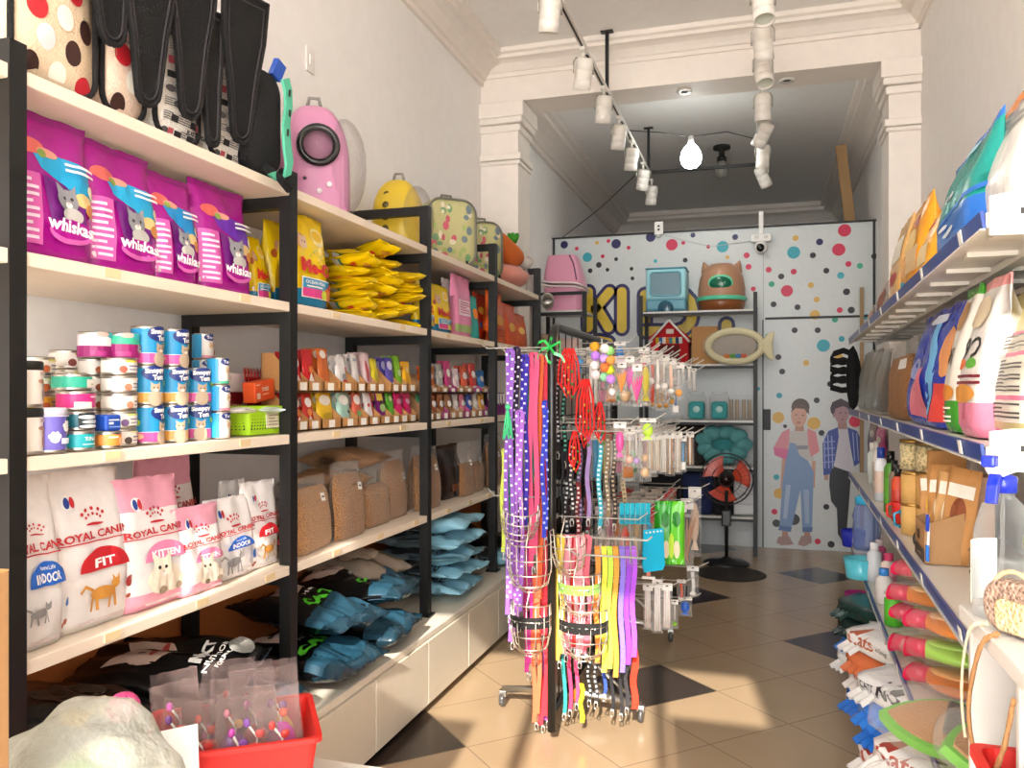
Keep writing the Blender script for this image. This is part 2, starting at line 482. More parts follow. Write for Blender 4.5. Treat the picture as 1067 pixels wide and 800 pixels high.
# ---------------------------------------------------------------- partition with dots
b = MB(); PM = M('#d0d4d3', 'plain', 0.35)
b.box((-0.55, PY + .03, 1.56), (3.14, 0.06, 3.12), PM); part = struct(b.obj('wall_partition'))
b = MB(); dk = M('#1c1a1d', 'plain')
b.box((-0.55, PY + .02, 3.128), (3.14, 0.08, 0.016), dk); b.box((-2.10, PY - .006, 1.56), (.02, .012, 3.12), dk); b.box((1.0, PY - .006, 1.56), (.02, .012, 3.12), dk)
xs = on_y(795, PY)[0]; b.box((xs + .53, PY - .004, zat(332, depth(0, PY))), (1.02, .008, .022), dk)
b.box((xs, PY - .004, 1.11), (.012, .008, 2.22), dk)
b.box((xs + .004, PY - .002, 2.66), (.005, .004, .9), M('#9a9ca0'))
b.obj('seam', part)
b = MB(); x0, d0 = on_y(799, PY)
b.box((x0, PY - .02, zat(437, d0)), (.07, .04, .2), dk, bev=.006); b.obj('door_handle', part)
DOTS = [(588,255,'n',4),(601,259,'r',2),(612,268,'t',5),(624,276,'k',3),(634,251,'r',2),(642,254,'n',5),(655,258,'r',2),(642,270,'k',2),
 (628,267,'r',2),(633,281,'k',2),(658,280,'k',2),(659,290,'k',2),(700,255,'r',6),(712,253,'r',2),(678,247,'n',5),(683,272,'t',2),(714,271,'k',2.5),(722,245,'n',2.5),
 (738,257,'r',2),(753,257,'t',6),(766,247,'n',3),(778,266,'r',3),(780,278,'r',3),(785,301,'r',2.5),(758,268,'y',2),(615,282,'k',2.5),(622,253,'y',2),
 (829,248,'y',3),(854,252,'n',3.5),(880,240,'r',6.5),(874,260,'r',6.5),(827,263,'t',6.5),(847,266,'k',3),(911,267,'k',3),(884,275,'r',3),(896,277,'g',3),
 (861,282,'k',3),(876,287,'t',3.5),(827,283,'r',3),(814,288,'k',3),(804,296,'g',3),(820,303,'r',6),(845,297,'y',3),(882,304,'k',3.5),(806,317,'k',3),(831,320,'k',3),
 (851,312,'y',3),(849,328,'y',5),(875,323,'r',3),(887,323,'k',3.5),(903,330,'t',3),(828,344,'k',3),(852,344,'k',3),(858,360,'t',6.5),(877,353,'t',3),(811,372,'k',3),
 (815,387,'k',3),(840,378,'y',3),(874,371,'y',4),(801,281,'r',3),(812,412,'t',3),(851,417,'k',3),(865,400,'k',3),(811,435,'y',6),(848,441,'y',6.5),(891,439,'r',6),
 (856,451,'k',3),(812,514,'y',5.5),(827,541,'k',6),(809,545,'k',4),(807,533,'r',3),(861,528,'k',3),(852,564,'r',3),(866,567,'k',3.5),(818,444,'k',2),(809,497,'t',3),
 (790,405,'t',2),(870,333,'g',3),(800,350,'g',2.5)]
DC = {'n': '#22205a', 'r': '#d0214c', 't': '#2fa3b4', 'k': '#17151f', 'y': '#dcae4e', 'g': '#37a583'}
b = MB(); sh = []
for px, py, c, r in DOTS:
    x, d = on_y(px, PY); sh.append((M(DC[c], 'print'), ellipse(x, zat(py, d), r * d / FOC, r * d / FOC, 18)))
decal(b, flatmap((0, PY, 0)), sh, step=9, base=.0012, inc=0.0); b.obj('dot_pattern', part)

# printed shop lettering on the partition
def pp(px, py):
    x, d = on_y(px, PY); return (x, zat(py, d))
b = MB(); fmap = flatmap((0, PY, 0)); nb = M('#231a5c', 'print'); ye = M('#e2c136', 'print')
def stroke(pts, r, m, li):
    """fat round-ended stroke as a flat outline"""
    out = []
    P = [Vector(pp(*q)) for q in pts]; k = r * 8.4 / FOC
    for i in range(len(P) - 1):
        a, c = P[i], P[i + 1]; an = atan2(c.y - a.y, c.x - a.x)
        o = ellipse(a.x, a.y, k, k, 8, an + pi / 2, an + 3 * pi / 2) + ellipse(c.x, c.y, k, k, 8, an - pi / 2, an + pi / 2)
        decal(b, fmap, [(m, o)], step=9, base=.0014 + li * .0006 + .00007 * i)
Dp = [(672, 345), (672, 307), (688, 305)] + [(705 + 17 * sin(a), 325 - 20 * cos(a)) for a in (0, .5, 1, 1.57, 2.1, 2.6, 3.14)] + [(690, 345), (672, 345)]
LET = [[(613, 304), (613, 341)], [(635, 304), (620, 322)], [(622, 321), (634, 341)], [(648, 304), (648, 342)], Dp, [(634, 357), (624, 355), (618, 362), (624, 369), (633, 372), (630, 382), (618, 384)], [(735, 352), (722, 352)], [(757, 338), (757, 352)]]
for s_ in LET: stroke(s_, 8.5, nb, 0)
for s_ in LET: stroke(s_, 5, ye, 1)
tag(b.obj('shop_lettering'), 'fat yellow letters outlined in dark blue printed on the dotted partition', 'lettering')
# ================================================================ left shelving wall
S1, S2, S3, S4, CT = 2.246, 1.830, 1.356, 0.886, 0.374
SHELF = M('#ead9c4', 'paint', 0.45); IRON = M('#080807', 'paint', 0.5)
YP = [1.454, 2.60, 3.86, 4.95, 6.02]
unit = thing('shelving_unit', 'long white shelving unit on black square posts along the left wall', 'shelving', (-1.85, 3.6, CT))
def U(mb, name, par=None):
    mb.T = Matrix.Identity(4)
    o = mb.obj(name, par or unit)
    if par is None: o.matrix_parent_inverse = Matrix.Translation((1.85, -3.6, -CT))
    return o
for i, y in enumerate(YP):
    for x in (-1.64, -2.06):
        top = 2.45 if i in (2, 3, 4) else 2.30
        b = MB(); b.box((x, y, (top + CT) / 2), (.046, .046, top - CT), IRON)
        b.box((x, y, CT + .004), (.075, .085, .008), IRON)
        U(b, 'post')
    for z in (S1, S2, S3, S4) + ((2.485,) if i in (2, 3, 4) else ()):
        b = MB(); b.box((-1.85, y, z - .057), (.375, .04, .042), IRON); U(b, 'crossbar')
for lv, z in enumerate((S1, S2, S3, S4)):
    for i in range(5):
        y0 = 0.95 if i == 0 else YP[i - 1]; y1 = YP[i]
        b = MB(); b.box((-1.857, (y0 + y1) / 2, z - .0195), (.47, y1 - y0 - .002, .034), SHELF, bev=.003)
        so = U(b, 'shelf_board')
        if lv >= 1 and i >= 1:
            for k in range(2 if lv < 3 else 3):
                q = MB(); q.box((-1.6205, y0 + (y1 - y0) * (.25 + .5 * k / (1 if lv < 3 else 1.6)), z - .017), (.003, .055, .022), M('#e2c79a', 'card'))
                po = q.obj('price_sticker', so)
# ---- cabinets below
DOOR = M('#ddd2be', 'paint', 0.4)
wt = MB(); wt.box((-1.805, 3.53, CT - .018), (.59, 5.1, .032), M('#e2d8c6', 'paint', .4), bev=.004)
tag(wt.obj('cabinet_worktop'), 'continuous cream worktop running over the low cabinets under the left shelving', 'worktop')
cl = ['nearest low white cabinet, behind the red basket', 'second low white cabinet from the front, below the dark pet food bags', 'third low white cabinet, in the middle of the row', 'fourth low white cabinet, beside the wire muzzles', 'farthest low white cabinet of the row']
seams = [1.0, 1.96, 3.115 - .09, 4.21 - .09, 5.16, 6.08]
for i in range(5):
    y0, y1 = seams[i] + .001, seams[i + 1] - .001
    t = thing('low_cabinet', cl[i], 'cabinet', (-1.8, (y0 + y1) / 2, 0), group='low cabinets under the shelving')
    b = MB(); b.box((0, 0, .19), (.56, y1 - y0, .30), DOOR); b.box((-.02, 0, .02), (.50, y1 - y0 - .01, .04), M('#2a2521', 'paint')); b.obj('body', t)
    w = (y1 - y0) / 2
    for k in (-1, 1):
        b = MB(); b.box((.289, k * w / 2, .188), (.018, w - .006, .296), DOOR, bev=.002); b.obj('door', t)
bb = MB(); bb.box((-2.108, 3.6, .63), (.02, 4.9, .5), M('#b5662f', 'card')); tag(bb.obj('back_board'), 'orange brown wooden back board behind the bags on the worktop', 'board')
# ================================================================ goods on the left shelving
R90 = pi / 2
def catface(m, cx, cy, r, eye='#2c2620'):
    e = M(eye, 'print')
    return [(m, ellipse(cx, cy, r, r * .85)), (m, [(cx - r * .95, cy + r * 1.3), (cx - r * .85, cy + r * .2), (cx - r * .2, cy + r * .75)]), (m, [(cx + r * .95, cy + r * 1.3), (cx + r * .2, cy + r * .75), (cx + r * .85, cy + r * .2)]),
            (e, ellipse(cx - r * .38, cy + r * .12, r * .15, r * .15, 8)), (e, ellipse(cx + r * .38, cy + r * .12, r * .15, r * .15, 8)), (M('#f2e4da', 'print'), ellipse(cx, cy - r * .4, r * .36, r * .26, 10)), (M('#c97a76', 'print'), ellipse(cx, cy - r * .25, r * .1, r * .07, 6))]
def lines(m, x0, x1, y0, y1, n):
    h = (y1 - y0) / n
    return [(m, rect(x0, y0 + k * h + h * .25, x1 - (x1 - x0) * (.35 if k % 3 == 2 else 0), y0 + k * h + h * .7)) for k in range(n)]
def box_on_left(px0, px1, ptop, x, z):
    y0, d0 = on_x(px0, x); y1, d1 = on_x(px1, x)
    h = zat(ptop, (d0 + d1) / 2) - z
    lim = .366 if abs(z - S2) < .01 else (.412 if z < S2 else 9)
    return (y0 + y1) / 2, y1 - y0, min(h, lim)
# ---- purple cat food bags
def purple_bag(px0, px1, pt, x, label, panel, seed, sq=1.0, rz=0.0):
    ym, w, h = box_on_left(px0, px1, pt, x, S2)
    p = Pouch(w, h, .13, 'stand', seed, crk=.005)
    pu = M('#a8128a', 'foil'); dp = M('#6d1577', 'print'); pk = M('#d95fb0', 'print'); wt_ = M('#fbf4f6', 'print')
    W, H = w / 2, h
    sh = [(M(panel, 'print'), [(-.55 * W, .74 * H), (.92 * W, .70 * H), (.92 * W, .44 * H), (.6 * W, .36 * H), (.2 * W, .52 * H), (-.35 * W, .6 * H)]),
          (M('#e0685f', 'print'), ellipse(-.52 * W, .74 * H, .30 * W, .055 * H)), (M('#e8a08a', 'print'), ellipse(-.15 * W, .715 * H, .26 * W, .03 * H)), (M('#89a04a', 'print'), ellipse(-.3 * W, .70 * H, .1 * W, .03 * H)),
          (dp, [(-.35 * W, .56 * H), (.15 * W, .52 * H), (.55 * W, .40 * H), (.6 * W, .16 * H), (-.2 * W, .14 * H)]),
          (M('#e9c987', 'print'), ellipse(.55 * W, .44 * H, .22 * W, .05 * H)), (M('#d98b3a', 'print'), ellipse(.72 * W, .38 * H, .16 * W, .05 * H)), (M('#f4ecc9', 'print'), ellipse(.80 * W, .52 * H, .10 * W, .05 * H)),
          (pk, rect(-.93 * W, .08 * H, -.42 * W, .55 * H))]
    sh += lines(M('#f6dff0', 'print'), -.88 * W, -.5 * W, .1 * H, .52 * H, 9)
    sh += catface(M('#8f8d92', 'print'), .12 * W, .41 * H, .24 * W)
    sh += [(M('#c3bdb8', 'print'), ellipse(.18 * W, .31 * H, .26 * W, .05 * H)), (pk, ellipse(.15 * W, .19 * H, .5 * W, .075 * H)), (pu, ellipse(.15 * W, .215 * H, .47 * W, .065 * H)),
           (wt_, 'text', 'whiskas', .14 * W, .235 * H, .085 * H, 1.05 * W, -.05, .035), (wt_, ellipse(.72 * W, .09 * H, .08 * W, .022 * H, 10))]
    sh += lines(wt_, .15 * W, .8 * W, .6 * H, .68 * H, 2)
    def seal(t, q):
        s_ = MB(); mm = M('#8e0f78', 'foil')
        for side in (-1, 1):
            s_.grid(lambda a, b_: q.P(a * 2 - 1, .94 + b_ * .06, side) + Vector((0, side * .002, 0)), 10, 2, mm)
        s_.obj('seal_strip', t)
    t = bag('cat_food_bag', label, 'pet food bag', p, pu, sh, group='purple bags of cat food', extra=seal)
    place(t, (x - .065, ym, S2), R90 + rz)
purple_bag(15, 107, 113, -1.665, 'largest purple cat food bag with blue panel, next to the front shelf post', '#1fa6d8', 1)
purple_bag(97, 172, 152, -1.685, 'purple cat food bag with salmon pieces over a blue panel, second along the shelf', '#27a9d9', 2)
purple_bag(163, 213, 181, -1.69, 'purple cat food bag with a plain blue panel, third along the shelf', '#1c8fcf', 3)
purple_bag(213, 268, 190, -1.70, 'purple cat food bag with a violet panel, beside the yellow bags', '#6a2aa8', 4)

# ---- yellow cat food bags
YEL = M('#f4cf08', 'foil'); TEALB = M('#1d7fa8', 'foil')
def yellow_bag(px0, px1, pt, x, label, seed, big=True, zb=S2, rz=0.0, group='upright yellow bags of cat food'):
    ym, w, h = box_on_left(px0, px1, pt, x, zb); W, H = w / 2, h
    p = Pouch(w, h, .11 if big else .07, 'stand', seed, crk=.003)
    rd = M('#d9271c', 'print'); wt_ = M('#fff6ee', 'print')
    sh = [(M('#fbe7a0', 'print'), ellipse(.45 * W, .78 * H, .34 * W, .1 * H)), (M('#eec21a', 'print'), ellipse(.45 * W, .79 * H, .26 * W, .06 * H)),
          (M('#d9a066', 'print'), ellipse(-.5 * W, .70 * H, .24 * W, .08 * H)), (M('#b3541c', 'print'), ellipse(-.78 * W, .62 * H, .12 * W, .05 * H))]
    sh += catface(M('#e6c4a0', 'print'), -.4 * W, .68 * H, .2 * W)[:5]
    for k in range(7): sh.append((M('#a4a83a', 'print'), ellipse((-.1 + .15 * k) * W, (.56 + .03 * (k % 3)) * H, .04 * W, .012 * H, 8)))
    sh += [(rd, 'text', 'Me-O', .1 * W, .43 * H, .15 * H, 1.5 * W, -.04, .06),
           (wt_, rect(-.68 * W, .10 * H, .9 * W, .31 * H)), (M('#2c8fb4', 'print'), rect(-.64 * W, .20 * H, .86 * W, .30 * H)), (M('#dd3f8a', 'print'), rect(-.64 * W, .11 * H, .3 * W, .20 * H)),
           (wt_, 'text', 'OCEAN FISH', -.06 * W, .265 * H, .035 * H, .95 * W), (wt_, rect(-.5 * W, .215 * H, .3 * W, .23 * H)), (M('#d8732c', 'print'), ellipse(.6 * W, .17 * H, .22 * W, .07 * H)), (M('#c9d23a', 'print'), ellipse(.35 * W, .15 * H, .14 * W, .05 * H)), (M('#c22f2f', 'print'), ellipse(.72 * W, .24 * H, .13 * W, .04 * H))]
    t = bag('cat_food_bag', label, 'pet food bag', p, YEL, sh, matfn=lambda u, v: TEALB if v < .2 else YEL, group=group)
    place(t, (x - (.055 if big else .035), ym, zb), R90 + rz)
yellow_bag(307, 347, 217, -1.665, 'tall yellow cat food bag with red letters, just past the shelf post', 11)
yellow_bag(287, 318, 232, -1.80, 'yellow cat food bag behind the shelf post, half hidden by the tall one', 12)
yellow_bag(266, 283, 246, -1.78, 'narrow yellow cat food bag beside the last purple bag', 13)
# bay 3: small yellow bags, pink bags, orange bags
yellow_bag(438, 453, 290, -1.68, 'small yellow bag beside the third black post, first of a close pair', 14, False)
yellow_bag(453, 472, 297, -1.70, 'small yellow bag next to the pink bags, second of a close pair', 15, False)
def plain_bag(px0, px1, pt, x, z, d, col, label, seed, bands, name='pet_food_bag', rz=0.0, kind='foil', group=None, style='stand', cat='pet food bag', shapes=None, side=1, crk=.004):
    ym, w, h = box_on_left(px0, px1, pt, x, z)
    p = Pouch(w, h, d, style, seed, crk=crk); W, H = w / 2, h
    sh = []
    for b_ in bands:
        if b_[0] == 'r': sh.append((M(b_[1], 'print'), rect(b_[2] * W, b_[3] * H, b_[4] * W, b_[5] * H)))
        elif b_[0] == 'e': sh.append((M(b_[1], 'print'), ellipse(b_[2] * W, b_[3] * H, b_[4] * W, b_[5] * H)))
        elif b_[0] == 't': sh.append((M(b_[1], 'print'), 'text', b_[2], b_[3] * W, b_[4] * H, b_[5] * H, b_[6] * W))
        elif b_[0] == 'l': sh += lines(M(b_[1], 'print'), b_[2] * W, b_[4] * W, b_[3] * H, b_[5] * H, b_[6])
    t = bag(name, label, cat, p, M(col, kind), sh, group=group, nu=10, nv=12)
    place(t, (x - d / 2, ym, z), R90 + rz)
    return t
plain_bag(466, 484, 292, -1.72, S2, .07, '#d8d2d0', 'grey white bag half hidden behind the tall pink bag', 21, [('e', '#b0485f', 0, .5, .4, .1)])
plain_bag(475, 494, 287, -1.68, S2, .07, '#e58bb0', 'tall pink bag with a white panel beside the yellow pair', 22, [('r', '#f3d9e2', -.6, .35, .6, .6), ('r', '#9fb46a', -.9, .08, .9, .2), ('l', '#c9587f', -.5, .38, .5, .58, 5)])
plain_bag(490, 501, 308, -1.69, S2, .06, '#1fa39c', 'narrow turquoise bag between the pink bag and the red one', 23, [('e', '#f08a2c', .2, .6, .5, .12)])
plain_bag(497, 511, 306, -1.74, S2, .06, '#c13a22', 'red orange bag behind the far black post', 24, [('e', '#2a5fae', 0, .35, .6, .08), ('e', '#f2b632', 0, .65, .6, .08)])
plain_bag(513, 529, 304, -1.66, S2, .09, '#dd5a12', 'tallest orange foil bag at the far end of the shelf', 25, [('e', '#f4a742', 0, .45, .5, .1), ('l', '#b73a10', -.6, .1, .6, .3, 4)])
plain_bag(528, 541, 317, -1.68, S2, .08, '#d64f14', 'middle orange foil bag at the far end of the shelf', 26, [('e', '#f0b04a', 0, .45, .5, .1)])
plain_bag(538, 551, 327, -1.67, S2, .08, '#c9531a', 'last and lowest orange foil bag at the shelf end', 27, [('e', '#eeb960', 0, .5, .5, .1)])
# ---- flat yellow sachets piled on the second shelf
rnd = random.Random(5)
def sachet_proto():
    p = Pouch(.15, .205, .05, 'pillow', 31, crk=.007, n=3)
    sh = [(M('#d9281c', 'print'), 'text', 'Me-O', 0, .11, .03, .09), (M('#e9e6da', 'print'), rect(-.07, .02, .07, .05)), (M('#1d8a7c', 'print'), rect(-.07, .052, .07, .064)), (M('#c98a22', 'print'), ellipse(.02, .155, .03, .018))]
    return bag('cat_food_sachet', 'x', 'sachet', p, YEL, sh, nu=10, nv=12)
sp = sachet_proto()
YS = on_x(378, -1.7)[0]; piles = [(on_x(368, -1.74)[0], -1.76, 8), (on_x(398, -1.72)[0], -1.75, 9), (on_x(421, -1.70)[0], -1.73, 7), (on_x(390, -1.9)[0], -1.94, 9), (on_x(352, -1.9)[0] + .02, -1.93, 8)]
names = ['pile beside the tall yellow bag', 'middle pile on the second shelf', 'pile against the third black post', 'back pile near the wall', 'back pile behind the tall yellow bag']
ords = ['bottom', 'second', 'third', 'fourth', 'fifth', 'sixth', 'seventh', 'eighth', 'ninth', 'tenth']
first = True
for pi_, (yc, xc, n) in enumerate(piles):
    for k in range(n):
        o = sp if first else dup(sp, (0, 0, 0)); first = False
        nm = ('topmost' if k == n - 1 else ords[k])
        tag(o, '%s yellow sachet of the %s' % (nm, names[pi_]), 'sachet', 'yellow sachets piled on the second shelf')
        place(o, (xc - .10 + rnd.uniform(-.015, .015), yc + rnd.uniform(-.02, .02), S2 + .026 + k * .038), (R90 + rnd.uniform(-.16, .10), rnd.uniform(-.2, .2), R90 + rnd.uniform(-.45, .45)))
# ---- white pet food bags with red crown
def crown(m, cx, cy, r):
    o = []
    for k in range(5):
        a = pi * (.15 + .175 * k)
        o.append((m, ellipse(cx + r * cos(a), cy + r * .55 * sin(a) + r * .3, r * .13, r * .13, 8)))
        o.append((m, ellipse(cx + r * .7 * cos(a), cy + r * .4 * sin(a) + r * .1, r * .1, r * .1, 8)))
    o.append((m, ellipse(cx, cy - r * .15, r * .75, r * .09, 14)))
    return o
def walker(m, cx, cy, s_):
    o = [(m, ellipse(cx, cy, .5 * s_, .2 * s_)), (m, ellipse(cx + .5 * s_, cy + .22 * s_, .17 * s_, .15 * s_)), (m, [(cx + .4 * s_, cy + .3 * s_), (cx + .38 * s_, cy + .5 * s_), (cx + .52 * s_, cy + .36 * s_)]), (m, [(cx + .54 * s_, cy + .34 * s_), (cx + .66 * s_, cy + .5 * s_), (cx + .66 * s_, cy + .28 * s_)])]
    for dx, t_ in ((-.42, -.1), (-.28, .05), (.22, -.06), (.36, .08)):
        o.append((m, [(cx + dx * s_ - .06 * s_, cy), (cx + dx * s_ + .06 * s_, cy), (cx + (dx + t_) * s_ + .05 * s_, cy - .5 * s_), (cx + (dx + t_) * s_ - .05 * s_, cy - .5 * s_)]))
    o.append((m, [(cx - .45 * s_, cy + .1 * s_), (cx - .7 * s_, cy + .25 * s_), (cx - .85 * s_, cy + .1 * s_), (cx - .9 * s_, cy + .16 * s_), (cx - .7 * s_, cy + .36 * s_), (cx - .42 * s_, cy + .2 * s_)]))
    return o
def crown_bag(px0, px1, pt, x, label, seed, kind, d=.13, rz=0.0, style='stand', z=S4, lean=0.0, group='bags of cat food with a red crown'):
    ym, w, h = box_on_left(px0, px1, pt, x, z); W, H = w / 2, h
    p = Pouch(w, h, d, style, seed, crk=.005, lean=lean, n=6)
    wh = M('#ece6e2', 'matte', .5); rd = M('#c2242c', 'print'); pk = M('#eaa3b6', 'matte', .45)
    sh = crown(rd, .02 * W, .665 * H, .30 * W)
    sh += [(rd, 'text', 'ROYAL CANIN', .0, .585 * H, .052 * H, 1.75 * W, .03, .03), (rd, rect(-.95 * W, .538 * H, .95 * W, .546 * H)),
           (M('#f4f2f0', 'print'), ellipse(-.5 * W, .80 * H, .15 * W, .15 * W)), (M('#23408f', 'print'), ellipse(-.55 * W, .80 * H, .06 * W, .11 * W)), (rd, ellipse(-.43 * W, .80 * H, .06 * W, .11 * W))]
    if kind == 'indoor': bc, tx, cm = '#1f63c4', 'INDOOR', '#8f8b8a'
    elif kind == 'fit': bc, tx, cm = '#c6222b', 'FIT', '#cf8f3e'
    else: bc, tx, cm = '#dd7fa4', 'KITTEN', '#e9dcc6'
    sh += [(M(bc, 'print'), ellipse(.12 * W, .36 * H, .62 * W, .14 * H, 16, 0, pi)), (M('#fbf7f5', 'print'), 'text', tx, .12 * W, .405 * H, .055 * H, (.55 if tx == 'FIT' else .85) * W, 0, .03)]
    if kind == 'indoor': sh += [(M('#dfe8f6', 'print'), 'text', 'Home Life', .1 * W, .462 * H, .025 * H, .5 * W), (M('#3a78d0', 'print'), ellipse(.72 * W, .24 * H, .12 * W, .12 * W)), (M('#b5563a', 'print'), ellipse(.72 * W, .12 * H, .07 * W, .018 * H)), (M('#b5563a', 'print'), ellipse(.6 * W, .10 * H, .07 * W, .018 * H))]
    if kind == 'fit': sh += [(M('#a8222a', 'print'), ellipse(.72 * W, .24 * H, .11 * W, .11 * W)), (M('#b5563a', 'print'), ellipse(.7 * W, .14 * H, .07 * W, .015 * H))]
    if kind == 'kitten':
        c_ = M(cm, 'print')
        sh += [(c_, ellipse(0, .22 * H, .5 * W, .12 * H)), (c_, ellipse(.3 * W, .17 * H, .4 * W, .07 * H))] + catface(c_, -.05 * W, .29 * H, .28 * W) + [(M('#8d7a66', 'print'), ellipse(-.1 * W, .13 * H, .12 * W, .03 * H)), (M('#a8927a', 'print'), ellipse(.45 * W, .13 * H, .12 * W, .03 * H))]
    else: sh += walker(M(cm, 'print'), 0 if kind == 'fit' else -.25 * W, .215 * H, .62 * W)
    sh += lines(M('#c9b9b6', 'print'), -.6 * W, .5 * W, .05 * H, .075 * H, 1)
    if kind == 'kitten': mf = lambda u, v: pk if (v < .11 or v > .72 or abs(u) > .97) else wh
    else: mf = None
    t = bag('cat_food_bag', label, 'pet food bag', p, wh, sh, matfn=mf, group=group)
    place(t, (x - d / 2, ym, z), R90 + rz)
crown_bag(15, 74, 487, -1.66, 'big white cat food bag with a blue dome badge, by the front shelf post', 41, 'indoor', .15)
crown_bag(61, 143, 484, -1.68, 'big white cat food bag with a red dome badge and orange cat', 42, 'fit', .15)
crown_bag(133, 200, 497, -1.67, 'big white and pink cat food bag with a kitten, third along the shelf', 43, 'kitten', .13)
crown_bag(155, 212, 466, -1.85, 'white and pink cat food bag standing behind the big kitten bag', 44, 'kitten', .12)
crown_bag(190, 238, 527, -1.655, 'small white and pink cat food bag in front of the tall pink one', 45, 'kitten', .09)
crown_bag(224, 270, 518, -1.68, 'small white cat food bag with a blue dome badge, leaning at the middle', 46, 'indoor', .09)
crown_bag(236, 263, 500, -1.84, 'plain white topped small bag behind the small blue badge bag', 47, 'indoor', .07)
crown_bag(260, 294, 501, -1.69, 'small white cat food bag with a red badge, beside the second shelf post', 48, 'fit', .08)

# ---- cans on the third shelf
def can(name, label, r, h, body, shapes=(), rim='#b9b4ac', group=None, lid=None, bands=(), kind='print'):
    """one tin: rimmed metal body, paper label with its print, lid"""
    t = thing(name, label, 'can', group=group)
    e = .004; mr = M(rim, 'metal')
    b = MB(); b.lathe([(0, 0), (r * .97, 0), (r, e), (r * .985, e * 2), (r * .985, h - e * 2), (r, h - e), (r * .99, h), (r * .9, h), (r * .88, h - .004), (0, h - .004)], mr, n=28); b.obj('tin', t)
    b = MB(); bm_ = M(body, kind)
    b.lathe([(r * .99, e * 2), (r * 1.002, e * 2.5), (r * 1.002, h - e * 2.5), (r * .99, h - e * 2)], bm_, n=28)
    mp = lambda x, y, off: Vector(((r * 1.002 + off * .8) * sin(x / r), -(r * 1.002 + off * .8) * cos(x / r), y))
    sh = [(M(c, 'print'), rect(-pi * r * .999, z0 * h, pi * r * .999, z1 * h)) for c, z0, z1 in bands] + list(shapes)
    if sh: decal(b, mp, sh, step=.009, base=.0012)
    b.obj('label', t)
    if lid:
        b = MB(); b.lathe([(0, h + .012), (r * .96, h + .012), (r * 1.03, h + .008), (r * 1.03, h - .010), (r * .99, h - .010)], M(lid, 'plain'), n=28); b.obj('lid', t)
    return t
def put_can(o, px, x, z, r=0.0):
    place(o, (x, on_x(px, x)[0], z), R90 + r); return o
# tall blue tins with cat and oval name
wt_ = M('#f7f4ee', 'print'); gy = M('#b59f86', 'print')
def blue_can(label, strip, turn, px, x, z):
    r, h = .0435, .112
    sh = [(M('#1b2f74', 'print'), ellipse(0, .80 * h, .040, .2 * h)), (wt_, 'text', 'Snappy', 0, .86 * h, .16 * h, .062, .08, .05), (wt_, 'text', 'Tom', .006, .70 * h, .14 * h, .034, .08, .05), (M('#a7c83a', 'print'), ellipse(.036, .55 * h, .009, .009, 12)), (M('#a7c83a', 'print'), ellipse(-.075, .55 * h, .009, .009, 12))]
    sh += [(gy, ellipse(-.004, .16 * h, .020, .2 * h))] + catface(gy, -.004, .42 * h, .014) + [(M('#e8b58a', 'print'), ellipse(-.07, .2 * h, .013, .008))]
    t = can('cat_food_can', label, r, h, '#1e8dbf', sh, bands=((strip, .06, .30), ('#d9e6ee', .30, .315)), group='tall blue cans of cat food')
    return put_can(t, px, x, z, turn)
BC = [(153, 'left'), (180, 'middle'), (205, 'right')]
rows = ['bottom', 'middle', 'top']
for ci, (px, cn) in enumerate(BC):
    for k in range(3 if ci < 2 else 2):
        blue_can('tall blue cat food can, %s of the %s column in the blue stack' % (rows[k] if ci < 2 else ('bottom' if k == 0 else 'top'), cn), '#d9549c' if (k != 1 or ci == 2) and not (ci == 1 and k == 0) else '#d9a04a', [.5, -.05, .3, -.1, .0, .25, -.35, -.25][(ci * 3 + k) % 8] - .2, px, -1.70 - (.012 if ci == 2 else 0), S3 + k * .1125)
def kit_can(label, px, x, z, strip, turn=0):
    r, h = .031, .086
    sh = [(M('#1b2f74', 'print'), ellipse(0, .84 * h, .024, .13 * h)), (wt_, 'text', 'Tom', 0, .84 * h, .12 * h, .03)] + catface(M('#d9b48c', 'print'), .004, .5 * h, .011) + [(M('#c6574a', 'print'), ellipse(.018, .25 * h, .008, .01)), (M('#1e8dbf', 'print'), rect(-.09, .05 * h, -.03, .95 * h))]
    t = can('cat_food_can', label, r, h, '#e8e4dc', sh, bands=((strip, .04, .14),), group='narrow cans with a white side')
    put_can(t, px, x, z, turn)
kit_can('narrow pale can, bottom of the column beside the green basket', 229, -1.67, S3, '#e9c6b8')
kit_can('narrow pale can, second of the column beside the green basket', 229, -1.67, S3 + .0865, '#d98a9a')
kit_can('narrow pale can, topmost of the column beside the green basket', 228, -1.67, S3 + .173, '#57c39a')
kit_can('narrow can standing back, lowest of the column behind the blue stack', 212, -1.80, S3, '#d98a9a', .3)
kit_can('narrow can standing back, second of the column behind the blue stack', 212, -1.80, S3 + .0865, '#d98a9a', .3)
kit_can('narrow can standing back, third of the column behind the blue stack', 212, -1.80, S3 + .173, '#57c39a', -.3)
kit_can('narrow can standing back, top of the column behind the blue stack', 212, -1.80, S3 + .2595, '#d98a9a', -.1)
